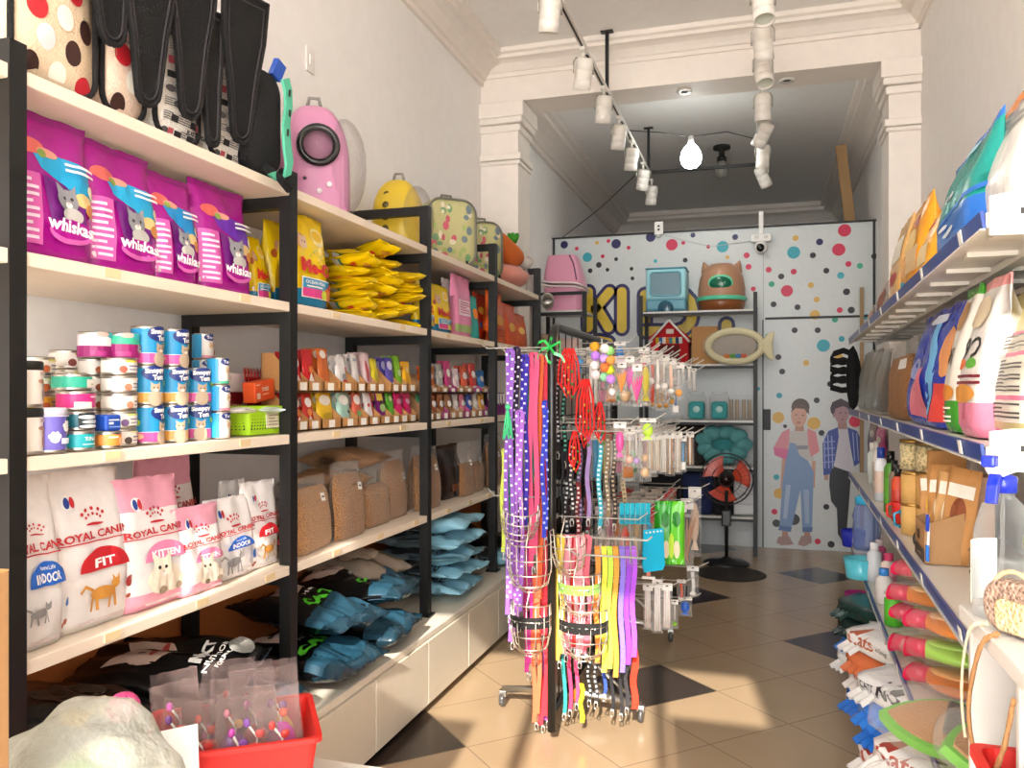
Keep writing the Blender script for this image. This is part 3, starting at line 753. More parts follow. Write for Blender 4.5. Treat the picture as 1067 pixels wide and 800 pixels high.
# short white tins
def short_can(label, px, x, z, col='#efe7dc', r=.041, h=.0435, acc='#b3503a', top='#d8cf62', turn=0.0, bands=(), group='short white cans of cat food', extra=()):
    sh = [(M(acc, 'print'), ellipse(-.018, .34 * h, .011, .20 * h)), (M(top, 'print'), rect(-.012, .74 * h, .03, .86 * h)), (M('#6d6a86', 'print'), rect(-.004, .50 * h, .04, .57 * h)), (M('#8d86a0', 'print'), rect(-.004, .30 * h, .034, .36 * h))] if not extra else list(extra)
    t = can('cat_food_can', label, r, h, col, sh, bands=bands, group=group)
    put_can(t, px, x, z, turn)
for k in range(5):
    short_can('short white can, %s in the column left of the blue stack' % (['bottom', 'second', 'third', 'fourth', 'top'][k]), 124, -1.70, S3 + k * .0485, acc=['#5a4a44', '#7a5a8c', '#d08a6a', '#d07f62', '#c85f4c'][k], top=['#e6dfa8', '#c9d27a', '#eadfd0', '#e9dccc', '#d9d04a'][k], h=.048, r=.046, turn=[.1, -.1, .2, .1, -.2][k])
for k in range(5):
    short_can('short white can, %s in the column behind the magenta tin' % (['bottom', 'second', 'third', 'fourth', 'top'][k]), 97, -1.80, S3 + k * .0485, acc='#a0522f', h=.048, r=.043)
pink_x = lambda h: [(M('#3fb4bd', 'print'), [(-.04, .98 * h), (.05, .98 * h), (.05, .6 * h), (0, .78 * h)]), (M('#ddb0a4', 'print'), ellipse(-.02, .9 * h, .018, .1 * h))] + catface(M('#9d9692', 'print'), .022, .36 * h, .013) + [(M('#b2327f', 'print'), rect(-.05, .05 * h, -.012, .25 * h))]
short_can('white and magenta can with a cat, standing on top of the white cans', 99, -1.76, S3 + .2425, '#ece2e4', .044, .07, turn=.1, bands=(('#9a1b6a', .02, .45),), extra=pink_x(.07), group='magenta cans with a cat')
short_can('green and magenta can with a cat, standing on top of the white cans', 128, -1.72, S3 + .2425, '#39b08c', .044, .07, turn=-.1, bands=(('#9a1b6a', .02, .55),), extra=pink_x(.07), group='magenta cans with a cat')
for k in range(5):
    short_can('short white can, %s in the column behind the black lidded canisters' % (['bottom', 'second', 'third', 'fourth', 'top'][k]), 38, -1.81, S3 + k * .048, acc='#b35a30', h=.0475, r=.043, col='#eadfd2' if k != 2 else '#e2b436', turn=.2)
for k in range(5):
    short_can('short white can, %s in the hindmost column near the wall' % (['bottom', 'second', 'third', 'fourth', 'top'][k]), 70, -1.86, S3 + k * .053, acc='#7d2f24', h=.0525, r=.046, turn=-.1)
t4 = [('turquoise tin at the shelf edge under the fish tin', 82, -1.665, 0, '#18a5ad', .037, .050), ('dark teal tin with silver fish, on the turquoise tin', 82, -1.668, .0505, '#14606e', .037, .049),
      ('magenta tin with a cream label, stacked above the fish tin', 79, -1.70, .1, '#d0287c', .046, .051), ('sea green tin on top of the magenta tin', 75, -1.715, .1515, '#2fae92', .048, .044)]
for i, (lb, px, x, dz, c, r, h) in enumerate(t4):
    ex = [[(wt_, 'text', 'TUNA', 0, .6 * h, .2 * h, .03), (M('#bfe8e2', 'print'), rect(-.02, .3 * h, .02, .36 * h))], [(M('#0c2227', 'print'), rect(-.03, .1 * h, .03, .9 * h)), (M('#cfd5d6', 'print'), ellipse(-.004, .70 * h, .026, .11 * h)), (M('#c3c9cb', 'print'), ellipse(.004, .45 * h, .026, .1 * h)), (M('#d5dadb', 'print'), ellipse(-.002, .22 * h, .026, .09 * h))],
          [(M('#f0e3d6', 'print'), rect(-.04, .12 * h, .005, .45 * h)), (M('#f3c3d8', 'print'), rect(.0, .66 * h, .04, .74 * h))], [(M('#f0e3d6', 'print'), rect(.0, .18 * h, .045, .66 * h)), (M('#9b8a5a', 'print'), rect(.015, .36 * h, .035, .42 * h))]][i]
    short_can(lb, px, x, S3 + dz, c, r, h, extra=ex, group='coloured tins in front of the white cans')
short_can('orange tin at the shelf edge beside the white column', 112, -1.655, S3, '#e08a3c', .034, .045, extra=[(M('#f4c58e', 'print'), ellipse(.012, .02, .010, .012)), (M('#fbe7cf', 'print'), rect(-.025, .028, 0, .032))], group='coloured tins in front of the white cans')
b_ = MB(); t = thing('cat_food_tin', 'dark blue square cornered tin standing on the orange tin', 'can', (-1.655, on_x(111, -1.655)[0], S3 + .0455), R90)
b_.box((0, 0, .022), (.052, .05, .043), M('#1f49a5', 'print'), bev=.006); b_.obj('tin', t)
b_ = MB(); decal(b_, flatmap((0, -.025, 0)), [(M('#dfe7f4', 'print'), rect(-.02, .028, .016, .031)), (M('#e9edf2', 'print'), rect(-.02, .018, -.004, .024)), (M('#7fa0d8', 'print'), rect(-.02, .010, .02, .013))], step=9); b_.obj('printed_front', t)
t = can('treat_canister', 'purple canister with white paw prints at the shelf edge', .036, .098, '#6e62b8', [(wt_, ellipse(-.016, .034, .011, .009))] + [(wt_, ellipse(-.016 + .012 * cos(a), .034 + .014 * sin(a), .0045, .0055, 8)) for a in (.5, 1.2, 1.95, 2.65)] + [(wt_, ellipse(.014, .06, .011, .009))] + [(wt_, ellipse(.014 + .012 * cos(a), .06 + .014 * sin(a), .0045, .0055, 8)) for a in (.5, 1.2, 1.95, 2.65)] + [(M('#e7e2ee', 'print'), rect(-.004, .022, .024, .036)), (M('#cfc9e6', 'print'), rect(-.11, .088, .11, .091))], lid='#cfcbd6')
put_can(t, 52, -1.665, S3, 0)
for k, (lb) in enumerate(('lower white canister with a puppy, black lid, next to the front post', 'upper white canister with a dog sketch, black lid, next to the front post')):
    t = can('treat_canister', lb, .042, .098, '#e9dfd4', [(M('#c9924e' if k == 0 else '#8d8078', 'print'), ellipse(.018, .03, .009, .016)), (M('#c9924e' if k == 0 else '#8d8078', 'print'), ellipse(.018, .052, .008, .008)), (M('#b8876e', 'print'), ellipse(.006, .062, .012, .005)), (M('#c2a9a0', 'print'), rect(.0, .076, .03, .084))], lid='#171412', group='white canisters with black lids')
    put_can(t, 24, -1.68, S3 + k * .1115, .2)
# ---- green basket, orange and red boxes
def basket(name, label, col, loc, rz, w, d, h, tag_=None, flare=1.14, slots=True, kind='plain'):
    t = thing(name, label, 'basket', loc, rz)
    b = MB(); m = M(col, kind)
    def ringpts(k, z, off=0):
        a, c = w / 2 * k - off, d / 2 * k - off; r = .02
        out = []
        for cx, cy, a0 in ((a - r, c - r, 0), (-a + r, c - r, pi / 2), (-a + r, -c + r, pi), (a - r, -c + r, 1.5 * pi)):
            for q in range(4): out.append((cx + r * cos(a0 + q * pi / 6), cy + r * sin(a0 + q * pi / 6), z))
        return out
    lv = [(1, 0, 0), (flare, h, 0), (flare, h, -.008), (flare, h - .012, -.009), (flare, h - .012, -.001)]
    outer = [[b.v(p_) for p_ in ringpts(k, z, o)] for k, z, o in ((1, 0, 0), (flare, h - .012, 0), (flare, h - .012, -.010), (flare, h, -.010), (flare, h, .004), (1, .006, .006))]
    n = 16; mi = b.mi(m)
    for A, B in zip(outer, outer[1:]):
        for k in range(n): b.face([A[k], A[(k + 1) % n], B[(k + 1) % n], B[k]], mi)
    b.face(outer[0][::-1], mi); b.face(outer[-1], mi)
    if slots:
        dk_ = M('#24361a' if col != '#d8241c' else '#8e1712', 'print')
        for sy, ln, ax in ((-1, w, 0), (1, w, 0), (-1, d, 1), (1, d, 1)):
            other = d if ax == 0 else w
            for i in range(int(ln / .016)):
                for j in range(5):
                    u = -ln / 2 + .016 + i * .016
                    if u > ln / 2 - .014: continue
                    zz = .018 + j * (h - .04) / 5; kk = 1 + (flare - 1) * zz / h
                    o_ = sy * (other / 2 * kk + .0002)
                    c_ = (u, o_, zz + .004) if ax == 0 else (o_, u, zz + .004)
                    b.box(c_, ((.007, .0012, .010) if ax == 0 else (.0012, .007, .010)), dk_)
    b.obj('tub', t)
    if tag_:
        b = MB(); x0, x1, z0, z1 = tag_
        b.box(((x0 + x1) / 2, -d / 2 * (1 + (flare - 1) * .55) - .004, (z0 + z1) / 2), (x1 - x0, .002, z1 - z0), M('#e8dfc0', 'card'), rot=(-.08, 0, 0))
        decal(b, flatmap((0, -d / 2 * (1 + (flare - 1) * .55) - .006, 0)), lines(M('#a79a7a', 'print'), x0 + .008, x1 - .008, z0 + .006, z1 - .006, 4), step=9, base=.002); b.obj('paper_label', t)
    return t
gy_ = on_x(269, -1.70)[0]
basket('storage_basket', 'lime green plastic basket with a paper label on the third shelf', '#a9d61f', (-1.735, gy_, S3 + .002), R90, .20, .13, .098, (-.01, .065, .022, .078))
pk_ = [('#e8e4e0', 'flat white sachet lying in the green basket'), ('#c9d9d2', 'flat pale green sachet lying in the green basket')]
for i, (c, lb) in enumerate(pk_):
    p = Pouch(.09, .12, .02, 'pillow', 60 + i, crk=.003)
    t = bag('cat_food_sachet', lb, 'sachet', p, M(c, 'foil'), [(M('#8fb35a', 'print'), ellipse(0, .06, .02, .03))], nu=8, nv=8)
    place(t, (-1.70 + .0, gy_ - .06 + .1 * i, S3 + .088), (R90, 0, .3 + .5 * i))
b_ = MB(); t = thing('carton', 'white carton with a dark red band standing against the wall behind the basket', 'box', (-1.93, on_x(250, -1.85)[0] + .02, S3 + .0), R90)
b_.box((0, 0, .11), (.20, .10, .22), M('#e9e2dc', 'card'), bev=.003); b_.obj('box_body', t)
b_ = MB(); decal(b_, flatmap((0, -.05, 0)), [(M('#7a1418', 'print'), rect(-.1, .06, .1, .15)), (M('#d9b9a8', 'print'), 'text', 'snacks', .02, .1, .03, .09), (wt_, ellipse(.08, .12, .008, .008))], step=9); b_.obj('printed_front', t)
b_ = MB(); t = thing('treat_box', 'orange treat box tilted on the red sachets above the green basket', 'box', (-1.79, on_x(277, -1.76)[0], S3 + .115), R90 + .1)
b_.box((0, 0, .04), (.145, .05, .075), M('#e8531c', 'print'), rot=(0, -.12, 0), bev=.003); b_.obj('box_body', t)
b_ = MB(); b_.T = Euler((0, -.12, 0)).to_matrix().to_4x4() ; decal(b_, flatmap((0, -.025, .04)), [(M('#f6d9c4', 'print'), 'text', 'treats', .005, .008, .018, .05), (M('#f4c9ae', 'print'), rect(-.06, -.026, -.035, -.004)), (M('#f7b48e', 'print'), rect(-.02, -.014, .03, -.010)), (M('#f4c9ae', 'print'), rect(-.065, .024, -.035, .028))], step=9); b_.obj('printed_front', t)
# red sachets in their carton
def stick(name, label, w, h, d, col, shapes, loc, rz, group=None, tilt=0.0, style='stand', kind='foil'):
    p = Pouch(w, h, d, style, hash(label) % 97 if False else len(label), crk=.0015, n=4)
    sh = []
    for s_ in shapes:
        if s_[0] == 'r': sh.append((M(s_[1], 'print'), rect(s_[2] * w / 2, s_[3] * h, s_[4] * w / 2, s_[5] * h)))
        elif s_[0] == 'e': sh.append((M(s_[1], 'print'), ellipse(s_[2] * w / 2, s_[3] * h, s_[4] * w / 2, s_[5] * h, 12)))
        elif s_[0] == 'p': sh.append((M(s_[1], 'print'), [(x * w / 2, y * h) for x, y in s_[2]]))
    t = bag(name, label, 'treat pouch', p, M(col, kind), sh, group=group, nu=6, nv=8)
    place(t, loc, (tilt, 0, rz)); return t
t0 = None
ry = on_x(283, -1.78)[0]
b_ = MB(); t = thing('display_carton', 'red display carton holding the fan of red sachets', 'box', (-1.86, ry + .02, S3), R90)
b_.box((0, 0, .05), (.16, .085, .10), M('#a3161b', 'print'), bev=.002); b_.obj('box_body', t)
for k in range(6):
    lb = '%s red sachet in the fan above the display carton' % ['first', 'second', 'third', 'fourth', 'fifth', 'sixth'][k]
    sh = [('e', '#efe2d8', .1, .5, .5, .12), ('r', '#f3e6e0', -.6, .75, .6, .82)]
    if k == 0: t0 = stick('treat_pouch', lb, .09, .14, .012, '#c31a20', sh, (-1.9, ry - .05, S3 + .11), R90, 'fan of red sachets'); place(t0, (-1.85, ry - .045, S3 + .102), (-.10, 0.0, R90 + .5))
    else: dup(t0, (-1.85 - .004 * k, ry - .045 + .026 * k, S3 + .102), (-.10, 0.02 * k, R90 + .5), lb, 'fan of red sachets')

# ---- treat pouches in kraft display trays, bay 2
KR = '#c08a52'
def tray(label, yc, w, z, h, x=-1.75, dep=.16, col=KR, group='kraft display trays'):
    """open display tray: high back, low front, sloping sides, price card"""
    t = thing('display_tray', label, 'tray', (x, yc, z), R90, group)
    b = MB(); m = M(col, 'card'); D = dep / 2; th = .004
    b.box((0, 0, .003), (w, dep, .005), m)
    b.box((0, D - .002, h / 2), (w, th, h), m); b.box((0, -D + .002, h * .14), (w, th, h * .28), m)
    pf = [(-D, 0), (D, 0), (D, h), (D - .05, h), (-D + .03, h * .45), (-D, h * .28)]
    for s_ in (-1, 1):
        xx = s_ * (w / 2 - th / 2)
        b.prism(pf, xx - th / 2, xx + th / 2, m, 'x')
    b.obj('tray_body', t)
    b = MB(); b.box((0, -D - .0015, h * .14), (min(w * .7, .045), .002, h * .2), M('#f2ede4', 'card')); b.obj('price_card', t)
    return t
LOW = [(305, 317, '#c9282a', [('e', '#f0e6de', 0, .72, .6, .14), ('e', '#d9742f', .1, .45, .5, .1), ('p', '#e8ddd6', [(-1, .05), (1, .05), (.2, .34)])], 'red pouch with an orange bowl'),
       (317, 330, '#c33a30', [('e', '#f2e8e2', 0, .72, .6, .14), ('e', '#e07b34', 0, .45, .5, .1), ('p', '#e6d4c4', [(-1, .05), (1, .05), (0, .36)])], 'red pouch with a cream triangle'),
       (331, 351, '#e6b92a', [('e', '#f4ead6', 0, .78, .7, .16), ('e', '#b99416', .1, .3, .6, .12)], 'yellow pouch with a cream top'),
       (352, 369, '#a9cfc0', [('e', '#f0efe6', 0, .78, .7, .16), ('e', '#5a5f58', .5, .42, .3, .05), ('r', '#7c68a8', -.9, .02, .9, .14)], 'mint pouch with a violet foot'),
       (369, 380, '#dd6b52', [('e', '#f4e6de', 0, .78, .7, .16), ('e', '#6f9a5a', 0, .35, .5, .1)], 'salmon pouch with a green dot'),
       (381, 392, '#e9e2e0', [('r', '#c23236', .4, 0, 1, 1), ('e', '#c2333a', -.2, .6, .3, .06), ('e', '#7d3b88', 0, .1, .5, .06)], 'white and red pouch'),
       (393, 405, '#7b1f78', [('p', '#e6c63a', [(-.8, .98), (.6, .98), (.3, .7), (-.8, .75)]), ('e', '#a7c27a', .1, .5, .6, .14), ('e', '#3c2320', 0, .68, .4, .07)], 'purple pouch with a yellow top'),
       (405, 413, '#57a82c', [('e', '#d7e9a4', 0, .8, .5, .1)], 'green pouch'),
       (413, 422, '#d6246a', [('e', '#e989ae', 0, .7, .6, .1), ('r', '#f3e3ea', .1, .05, .9, .18)], 'crimson pink pouch beside the green one'),
       (422, 431, '#cf2462', [('e', '#f0a8c4', 0, .7, .6, .1), ('r', '#f3e3ea', .1, .05, .9, .18)], 'crimson pink pouch against the post')]
UPR = [(305, 317, '#c8222a', [('e', '#f2e8e2', 0, .72, .6, .14), ('p', '#e8d5c8', [(-1, .05), (1, .05), (0, .4)])], 'red pouch with a pale foot'),
       (317, 331, '#d0252c', [('p', '#efe6e0', [(-.9, .02), (.9, .02), (.2, .45)]), ('e', '#e2762e', .2, .5, .5, .09)], 'bright red pouch with an orange spot'),
       (333, 347, '#c7652b', [('e', '#e9ddcf', 0, .85, .6, .1)], 'rust orange pouch'),
       (351, 365, '#e4dfdc', [('e', '#8f8d90', .2, .38, .4, .1), ('r', '#c93033', -.1, .05, .9, .3), ('e', '#c93a3a', .7, .62, .25, .05)], 'white pouch with a grey cat'),
       (368, 377, '#dcd5d2', [('r', '#8e98a4', -.4, .8, .4, .88)], 'grey white stick'), (378, 390, '#e6c9cc', [('e', '#c2414a', 0, .5, .3, .3), ('e', '#5d3a6a', .1, .1, .5, .06)], 'pale pink stick'),
       (389, 397, '#d8c629', [('e', '#a79a18', 0, .4, .4, .2)], 'yellow pouch in the narrow tray'), (404, 413, '#5a4da8', [('e', '#cfc8e6', 0, .75, .7, .14), ('e', '#efe6ea', .2, .2, .4, .05)], 'violet pouch with a pale head'),
       (413, 421, '#86bf2c', [('e', '#cfe39a', .1, .5, .5, .1)], 'lime green pouch'), (421, 431, '#eeae1c', [('e', '#f5d27a', 0, .7, .4, .1)], 'amber pouch against the post')]
XT = -1.71
for row, z, ht, spec in (('lower', S3, .150, LOW), ('upper', S3 + .151, .150, UPR)):
    n = len(spec)
    for i, (p0, p1, c, sh, nm) in enumerate(spec):
        ya, yb = on_x(p0, XT)[0], on_x(p1, XT)[0]
        w = yb - ya
        tray('%s row kraft tray holding the %s' % (row, nm), (ya + yb) / 2, w - .002, z, ht, x=XT - .06, group='kraft display trays on the third shelf')
        hh = .142 if row == 'lower' else .150 + .012 * (i % 3)
        t = stick('treat_pouch', '%s, first in its %s row tray, middle bay' % (nm, row), w * .80, hh, .022, c, sh, (XT - .06 + .052, (ya + yb) / 2, z + .006), R90, 'treat pouches in the middle bay', tilt=-.10)
        for k in (1, 2):
            dup(t, (XT - .06 + .052 - .03 * k, (ya + yb) / 2, z + .006), (-.10, 0, R90), '%s, %s in its %s row tray, middle bay' % (nm, ['', 'second', 'third'][k], row), 'treat pouches in the middle bay')
# bay 3 treats, smaller in view
B3 = [(442, 449, '#5fb07a', 'green tube pouch'), (449, 457, '#b35a2a', 'brown pouch'), (457, 465, '#a8622e', 'tan pouch'), (465, 473, '#9b6b44', 'kraft brown pouch'), (473, 480, '#e6d9d6', 'white pouch'), (480, 487, '#e07f96', 'pink pouch'), (487, 494, '#3858b8', 'blue pouch'), (494, 500, '#ece6de', 'cream pouch'), (500, 507, '#e2a23c', 'orange yellow pouch')]
B3U = [(442, 456, '#d9661f', 'orange box shaped pouch'), (456, 464, '#b4b2b0', 'silver pouch'), (464, 473, '#c9407e', 'magenta pouch'), (473, 481, '#e9ced6', 'pale pink pouch'), (481, 490, '#dd5a3a', 'vermilion pouch'), (490, 499, '#d8443a', 'red pouch'), (499, 507, '#2d7fc2', 'blue wrapped pouch')]
for row, z, spec in (('lower', S3, B3), ('upper', S3 + .151, B3U)):
    for i, (p0, p1, c, nm) in enumerate(spec):
        ya, yb = on_x(p0, XT)[0], on_x(p1, XT)[0]; w = yb - ya
        tray('tray holding the %s in the %s row of the third bay' % (nm, row), (ya + yb) / 2, w - .002, z, .150 if row == 'lower' else .10, x=XT - .06, col='#b8508a' if i % 3 == 2 else '#b98a5e', group='small trays in the third bay')
        t = stick('treat_pouch', '%s, front one, in the %s row of the third bay' % (nm, row), w * .76, .135 + .02 * ((i * 7) % 3) * (row == 'upper'), .02, c, [('e', '#f4ece6', 0, .6, .6, .14), ('r', '#f0e8e0', -.5, .06, .5, .2)], (XT - .008, (ya + yb) / 2, z + .006), R90, 'treat pouches in the third bay', tilt=-.08)
        dup(t, (XT - .045, (ya + yb) / 2, z + .006), (-.08, 0, R90), '%s, back one, in the %s row of the third bay' % (nm, row), 'treat pouches in the third bay')
for i in range(6):
    y = on_x(512 + 3.0 * i, XT)[0]
    nm = ['first', 'second', 'third', 'fourth', 'fifth', 'sixth'][i]
    stick('treat_tube', '%s purple and white tube past the far post' % nm, .05, .15, .03, '#8a2a80', [('r', '#e8e2e4', -.9, .5, .9, .95), ('e', '#57a86a', 0, .5, .5, .08)], (XT - .02, y, S3), R90, 'purple tubes past the far post')

# ---- clear bags of brown kibble on the fourth shelf
KIB = kibble_mat('#c08a4e', '#7d5028', 130); KIBD = kibble_mat('#a5723f', '#62401f', 130)
def kibble_bag(label, px0, px1, ptop, x, fill, seed, mat=KIB, d=.10, lean=0.0, rz=0.0, sticker=(.3, .62), group='clear bags of loose kibble standing up'):
    ym, w, h = box_on_left(px0, px1, ptop, x, S4)
    p = Pouch(w, h, d, 'stand', seed, crk=.004, n=5, lean=lean)
    t = thing('kibble_bag', label, 'kibble bag', (x - d / 2, ym, S4), R90 + rz, group)
    def inner(a_, v_, side):
        vv = v_ * fill; q_ = p.P(a_ * .97, vv, side); e_ = min(1, (1 - v_) * 9)
        return Vector((q_.x * (.8 + .2 * e_), q_.y * (.94 if v_ < .99 else .1) * (.55 + .45 * e_) * .97, q_.z))
    b = MB()
    for sd in (-1, 1): b.grid(lambda a, c: inner(a * 2 - 1, c, sd), 12, 12, mat)
    bmesh.ops.remove_doubles(b.bm, verts=b.bm.verts[:], dist=.0005); b.obj('kibble', t)
    b = MB(); p.body(b, M('#efe8df', 'clear'), nu=12, nv=14); b.obj('bag_film', t)
    if sticker:
        b = MB(); sx, sz = sticker; decal(b, p.front, [(M('#f4f0ea', 'card'), rect(sx * w / 2 - .018, sz * h - .016, sx * w / 2 + .018, sz * h + .016)), (M('#555049', 'print'), rect(sx * w / 2 - .012, sz * h - .003, sx * w / 2 + .012, sz * h + .004))], base=.004); b.obj('price_sticker', t)
    return t
kibble_bag('leaning clear bag of tan kibble beside the second shelf post', 309, 356, 497, -1.665, .86, 71, d=.11, rz=.12, sticker=(.35, .70))
kibble_bag('tall clear bag of dark kibble, first of the three standing together', 355, 385, 481, -1.67, .84, 72, KIBD, sticker=(.5, .66))
kibble_bag('clear bag only two thirds full of kibble, middle of the three', 384, 411, 478, -1.70, .62, 73, KIBD, sticker=None)
kibble_bag('clear bag of kibble beside the third post, last of the three', 404, 429, 470, -1.72, .86, 74, KIBD, sticker=(.5, .6))
kibble_bag('slim clear kibble bag just past the third post', 438, 448, 464, -1.70, .84, 75, KIBD, sticker=(.2, .6))
kibble_bag('clear kibble bag with a white sticker past the third post', 447, 463, 465, -1.68, .86, 76, KIBD, sticker=(.2, .65))
kibble_bag('slim frosted kibble bag before the far post', 484, 498, 460, -1.69, .6, 77, KIBD, sticker=(.1, .6))
kibble_bag('second slim frosted kibble bag before the far post', 496, 507, 459, -1.70, .58, 78, KIBD, sticker=(.1, .6))
kibble_bag('clear kibble bag past the far post', 512, 527, 452, -1.69, .85, 79, KIBD, sticker=(.2, .6))
kibble_bag('back clear kibble bag behind the leaning one', 302, 318, 545, -1.80, .9, 80, KIBD, d=.08, sticker=None)
ym, w, h = box_on_left(462, 486, 463, -1.74, S4)
t = bag('kibble_bag', 'dark brown kibble bag lying back between the clear bags', 'kibble bag', Pouch(w, h, .12, 'stand', 83, crk=.006), M('#2d1a14', 'foil'), [(M('#8a4a2a', 'print'), rect(-.06, .04, .05, .08))], nu=8, nv=10)
place(t, (-1.80, ym, S4), R90)
ly = on_x(352, -1.85)[0]
for k, (dy, dx, rz, lb) in enumerate(((-.18, 0, .1, 'bottom flat bag of kibble in the pile behind the upright bags'), (.02, .0, -.15, 'second flat bag of kibble in the pile behind the upright bags'), (-.10, .02, .2, 'third flat bag of kibble in the pile behind the upright bags'), (.12, .02, -.1, 'topmost flat bag of kibble in the pile, near the shelf above'))):
    t = thing('kibble_bag', lb, 'kibble bag', (0, 0, 0), 0, 'flat bags of kibble in a pile')
    p = Pouch(.30, .36, .10, 'pillow', 90 + k, crk=.008, n=4)
    b = MB(); Pouch(.285, .345, .092, 'pillow', 90 + k, crk=.008, n=4).body(b, KIBD, nu=10, nv=10)
    o = b.obj('kibble', t); o.location = (0, 0, .007)
    b = MB(); p.body(b, M('#d8c6b0', 'clear'), nu=10, nv=12); b.obj('bag_film', t)
    place(t, (-2.07 + dx, ly + dy, S4 + .055 + .085 * k), (R90, 0, R90 + rz))
# ================================================================ carriers on the top shelf
def rrect(w, h, r, n=5, x0=0, z0=0):
    o = []
    for cx, cz, a0 in ((w / 2 - r, h - r, 0), (-w / 2 + r, h - r, pi / 2), (-w / 2 + r, r, pi), (w / 2 - r, r, 1.5 * pi)):
        for q in range(n + 1): o.append((x0 + cx + r * cos(a0 + q * pi / 2 / n), z0 + cz + r * sin(a0 + q * pi / 2 / n)))
    return o
def soft_box(mb, w, h, d, m, bulge=.02, r=.06, nu=24, nv=8):
    """rounded fabric box: front -y, bottom at z 0"""
    o = rrect(w, h, r, 5); n = len(o)
    prof = [(-d / 2 - bulge, .0), (-d / 2 - bulge * .9, .5), (-d / 2, .94), (-d / 2 + .02, 1.0), (d / 2 - .02, 1.0), (d / 2, .94), (d / 2 + .005, .0)]
    mi = mb.mi(m); R = []
    for y, k in prof:
        R.append([mb.v((x * k, y, h / 2 + (z - h / 2) * k)) for x, z in o] if k > 0 else [mb.v((0, y, h / 2))])
    for A, B in zip(R, R[1:]):
        for i in range(n):
            i2 = (i + 1) % n
            if len(A) == 1: mb.face([A[0], B[i], B[i2]], mi, True)
            elif len(B) == 1: mb.face([A[i], B[0], A[i2]], mi, True)
            else: mb.face([A[i], B[i], B[i2], A[i2]], mi, True)
BLK = M('#070708', 'fabric'); PIP = M('#151213', 'fabric')
def flap_out(fw, fh):
    o = []
    for k in range(7): a = pi + pi * k / 6; o.append((fw * .24 * cos(a) + fw * .05, fw * .24 + fw * .24 * sin(a)))
    return o + [(fw * .40, fh * .45), (fw * .55, fh * .72), (fw * .60, fh), (-fw * .55, fh), (-fw * .52, fh * .7), (-fw * .32, fh * .4)]
def carrier(label, px0, px1, h, fab, pattern, x=-1.69, d=.30, flap=None, group='soft pet carriers on the top shelf'):
    y0, y1 = on_x(px0, x)[0], on_x(px1, x)[0]; w = y1 - y0
    t = thing('pet_carrier', label, 'pet carrier', (x - d / 2 - .02, (y0 + y1) / 2, S1 + .002), R90, group)
    b = MB(); soft_box(b, w, h, d, fab); b.obj('carrier_body', t)
    b = MB(); o = rrect(w * .955, h * .94, .055, 5, 0, h * .03); b.tube([(x_, -d / 2 - .004, z_) for x_, z_ in o], .008, PIP, 6, True); b.obj('piping', t)
    fm = lambda X, Z, off: Vector((X, -d / 2 - .022 + .03 * max(abs(X) / (w / 2), abs(Z - h / 2) / (h / 2)) ** 2 - off, Z))
    b = MB(); decal(b, fm, pattern(w, h), base=.003, inc=.0003); b.obj('printed_front', t)
    if flap:
        for (fx, fw, fz, fh, tilt) in flap:
            b = MB(); b.T = Matrix.Translation((fx, -d / 2 - .045, fz)) @ Euler((tilt, -.16, 0)).to_matrix().to_4x4()
            FO = flap_out(fw, fh); b.prism(FO, -.008, .008, BLK, 'y', bev=.003)
            b.tube([(x_ * .97, -.010, .003 + z_ * .985) for x_, z_ in FO], .0065, PIP, 6, True)
            b.tube([(x_ * .8, -.010, .02 + z_ * .9) for x_, z_ in FO], .003, M('#3a3638', 'fabric'), 6, True)
            b.obj('mesh_flap', t)
    return t
DK = M('#3d211c', 'print'); RD = M('#b5202a', 'print'); CR = M('#f3ead9', 'print'); PKP = M('#edd3d2', 'print'); BG = M('#e2c9a9', 'fabric')
def polka(w, h):
    rnd2 = random.Random(3); sh = []; cs = [DK, CR, RD, PKP, DK, RD, CR]
    k = 0
    for j in range(6):
        for i in range(8):
            x_ = -w / 2 + .06 + i * .078 + (.039 if j % 2 else 0); z_ = .04 + j * .072
            if abs(x_) < w / 2 - .04 and z_ < h - .04:
                m = cs[k % 7]; k += 1
                sh.append((m, ellipse(x_ + rnd2.uniform(-.008, .008), z_ + rnd2.uniform(-.008, .008), .026, .031, 18)))
    return sh
NW = M('#e9e2d8', 'fabric'); INK = M('#2b2829', 'print')
def newsp(w, h):
    r = random.Random(9); sh = []
    for j in range(8):
        for i in range(7):
            x_ = -w / 2 + .03 + i * w / 7.4; z_ = .02 + j * h / 8.5
            if abs(x_) > w / 2 - .03: continue
            q = r.random()
            if q < .25: sh.append((INK, rect(x_, z_, x_ + .03, z_ + .02)))
            elif q < .4: sh.append((M('#c5545e', 'print'), rect(x_, z_, x_ + .022, z_ + .022)))
            elif q < .55: sh.append((M('#5b5656', 'print'), ellipse(x_ + .015, z_ + .01, .016, .011, 10)))
            else: sh += lines(M('#6f6a68', 'print'), x_, x_ + .034, z_, z_ + .026, 4)
    sh.append((INK, 'text', 'JUST FOR', w * .24, .035, .016, .10, 0, .05))
    return sh
carrier('beige pet carrier with brown, red and cream polka dots, nearest on the top shelf', 14, 106, .36, BG, polka, x=-1.66, flap=[(.13, .17, .16, .42, .12)])
carrier('second polka dot pet carrier, half under black flaps', 110, 156, .33, M('#e4c8b2', 'fabric'), polka, x=-1.67, flap=[(.03, .18, .05, .44, .18)])
carrier('newspaper print pet carrier with black mesh flaps hanging over it', 165, 212, .34, NW, newsp, x=-1.67, flap=[(-.01, .18, .07, .46, .17), (.10, .10, .02, .40, .10)])
carrier('newspaper print pet carrier beside the mint green sling', 221, 266, .34, NW, newsp, x=-1.67, flap=[(-.02, .20, .07, .46, .17)])
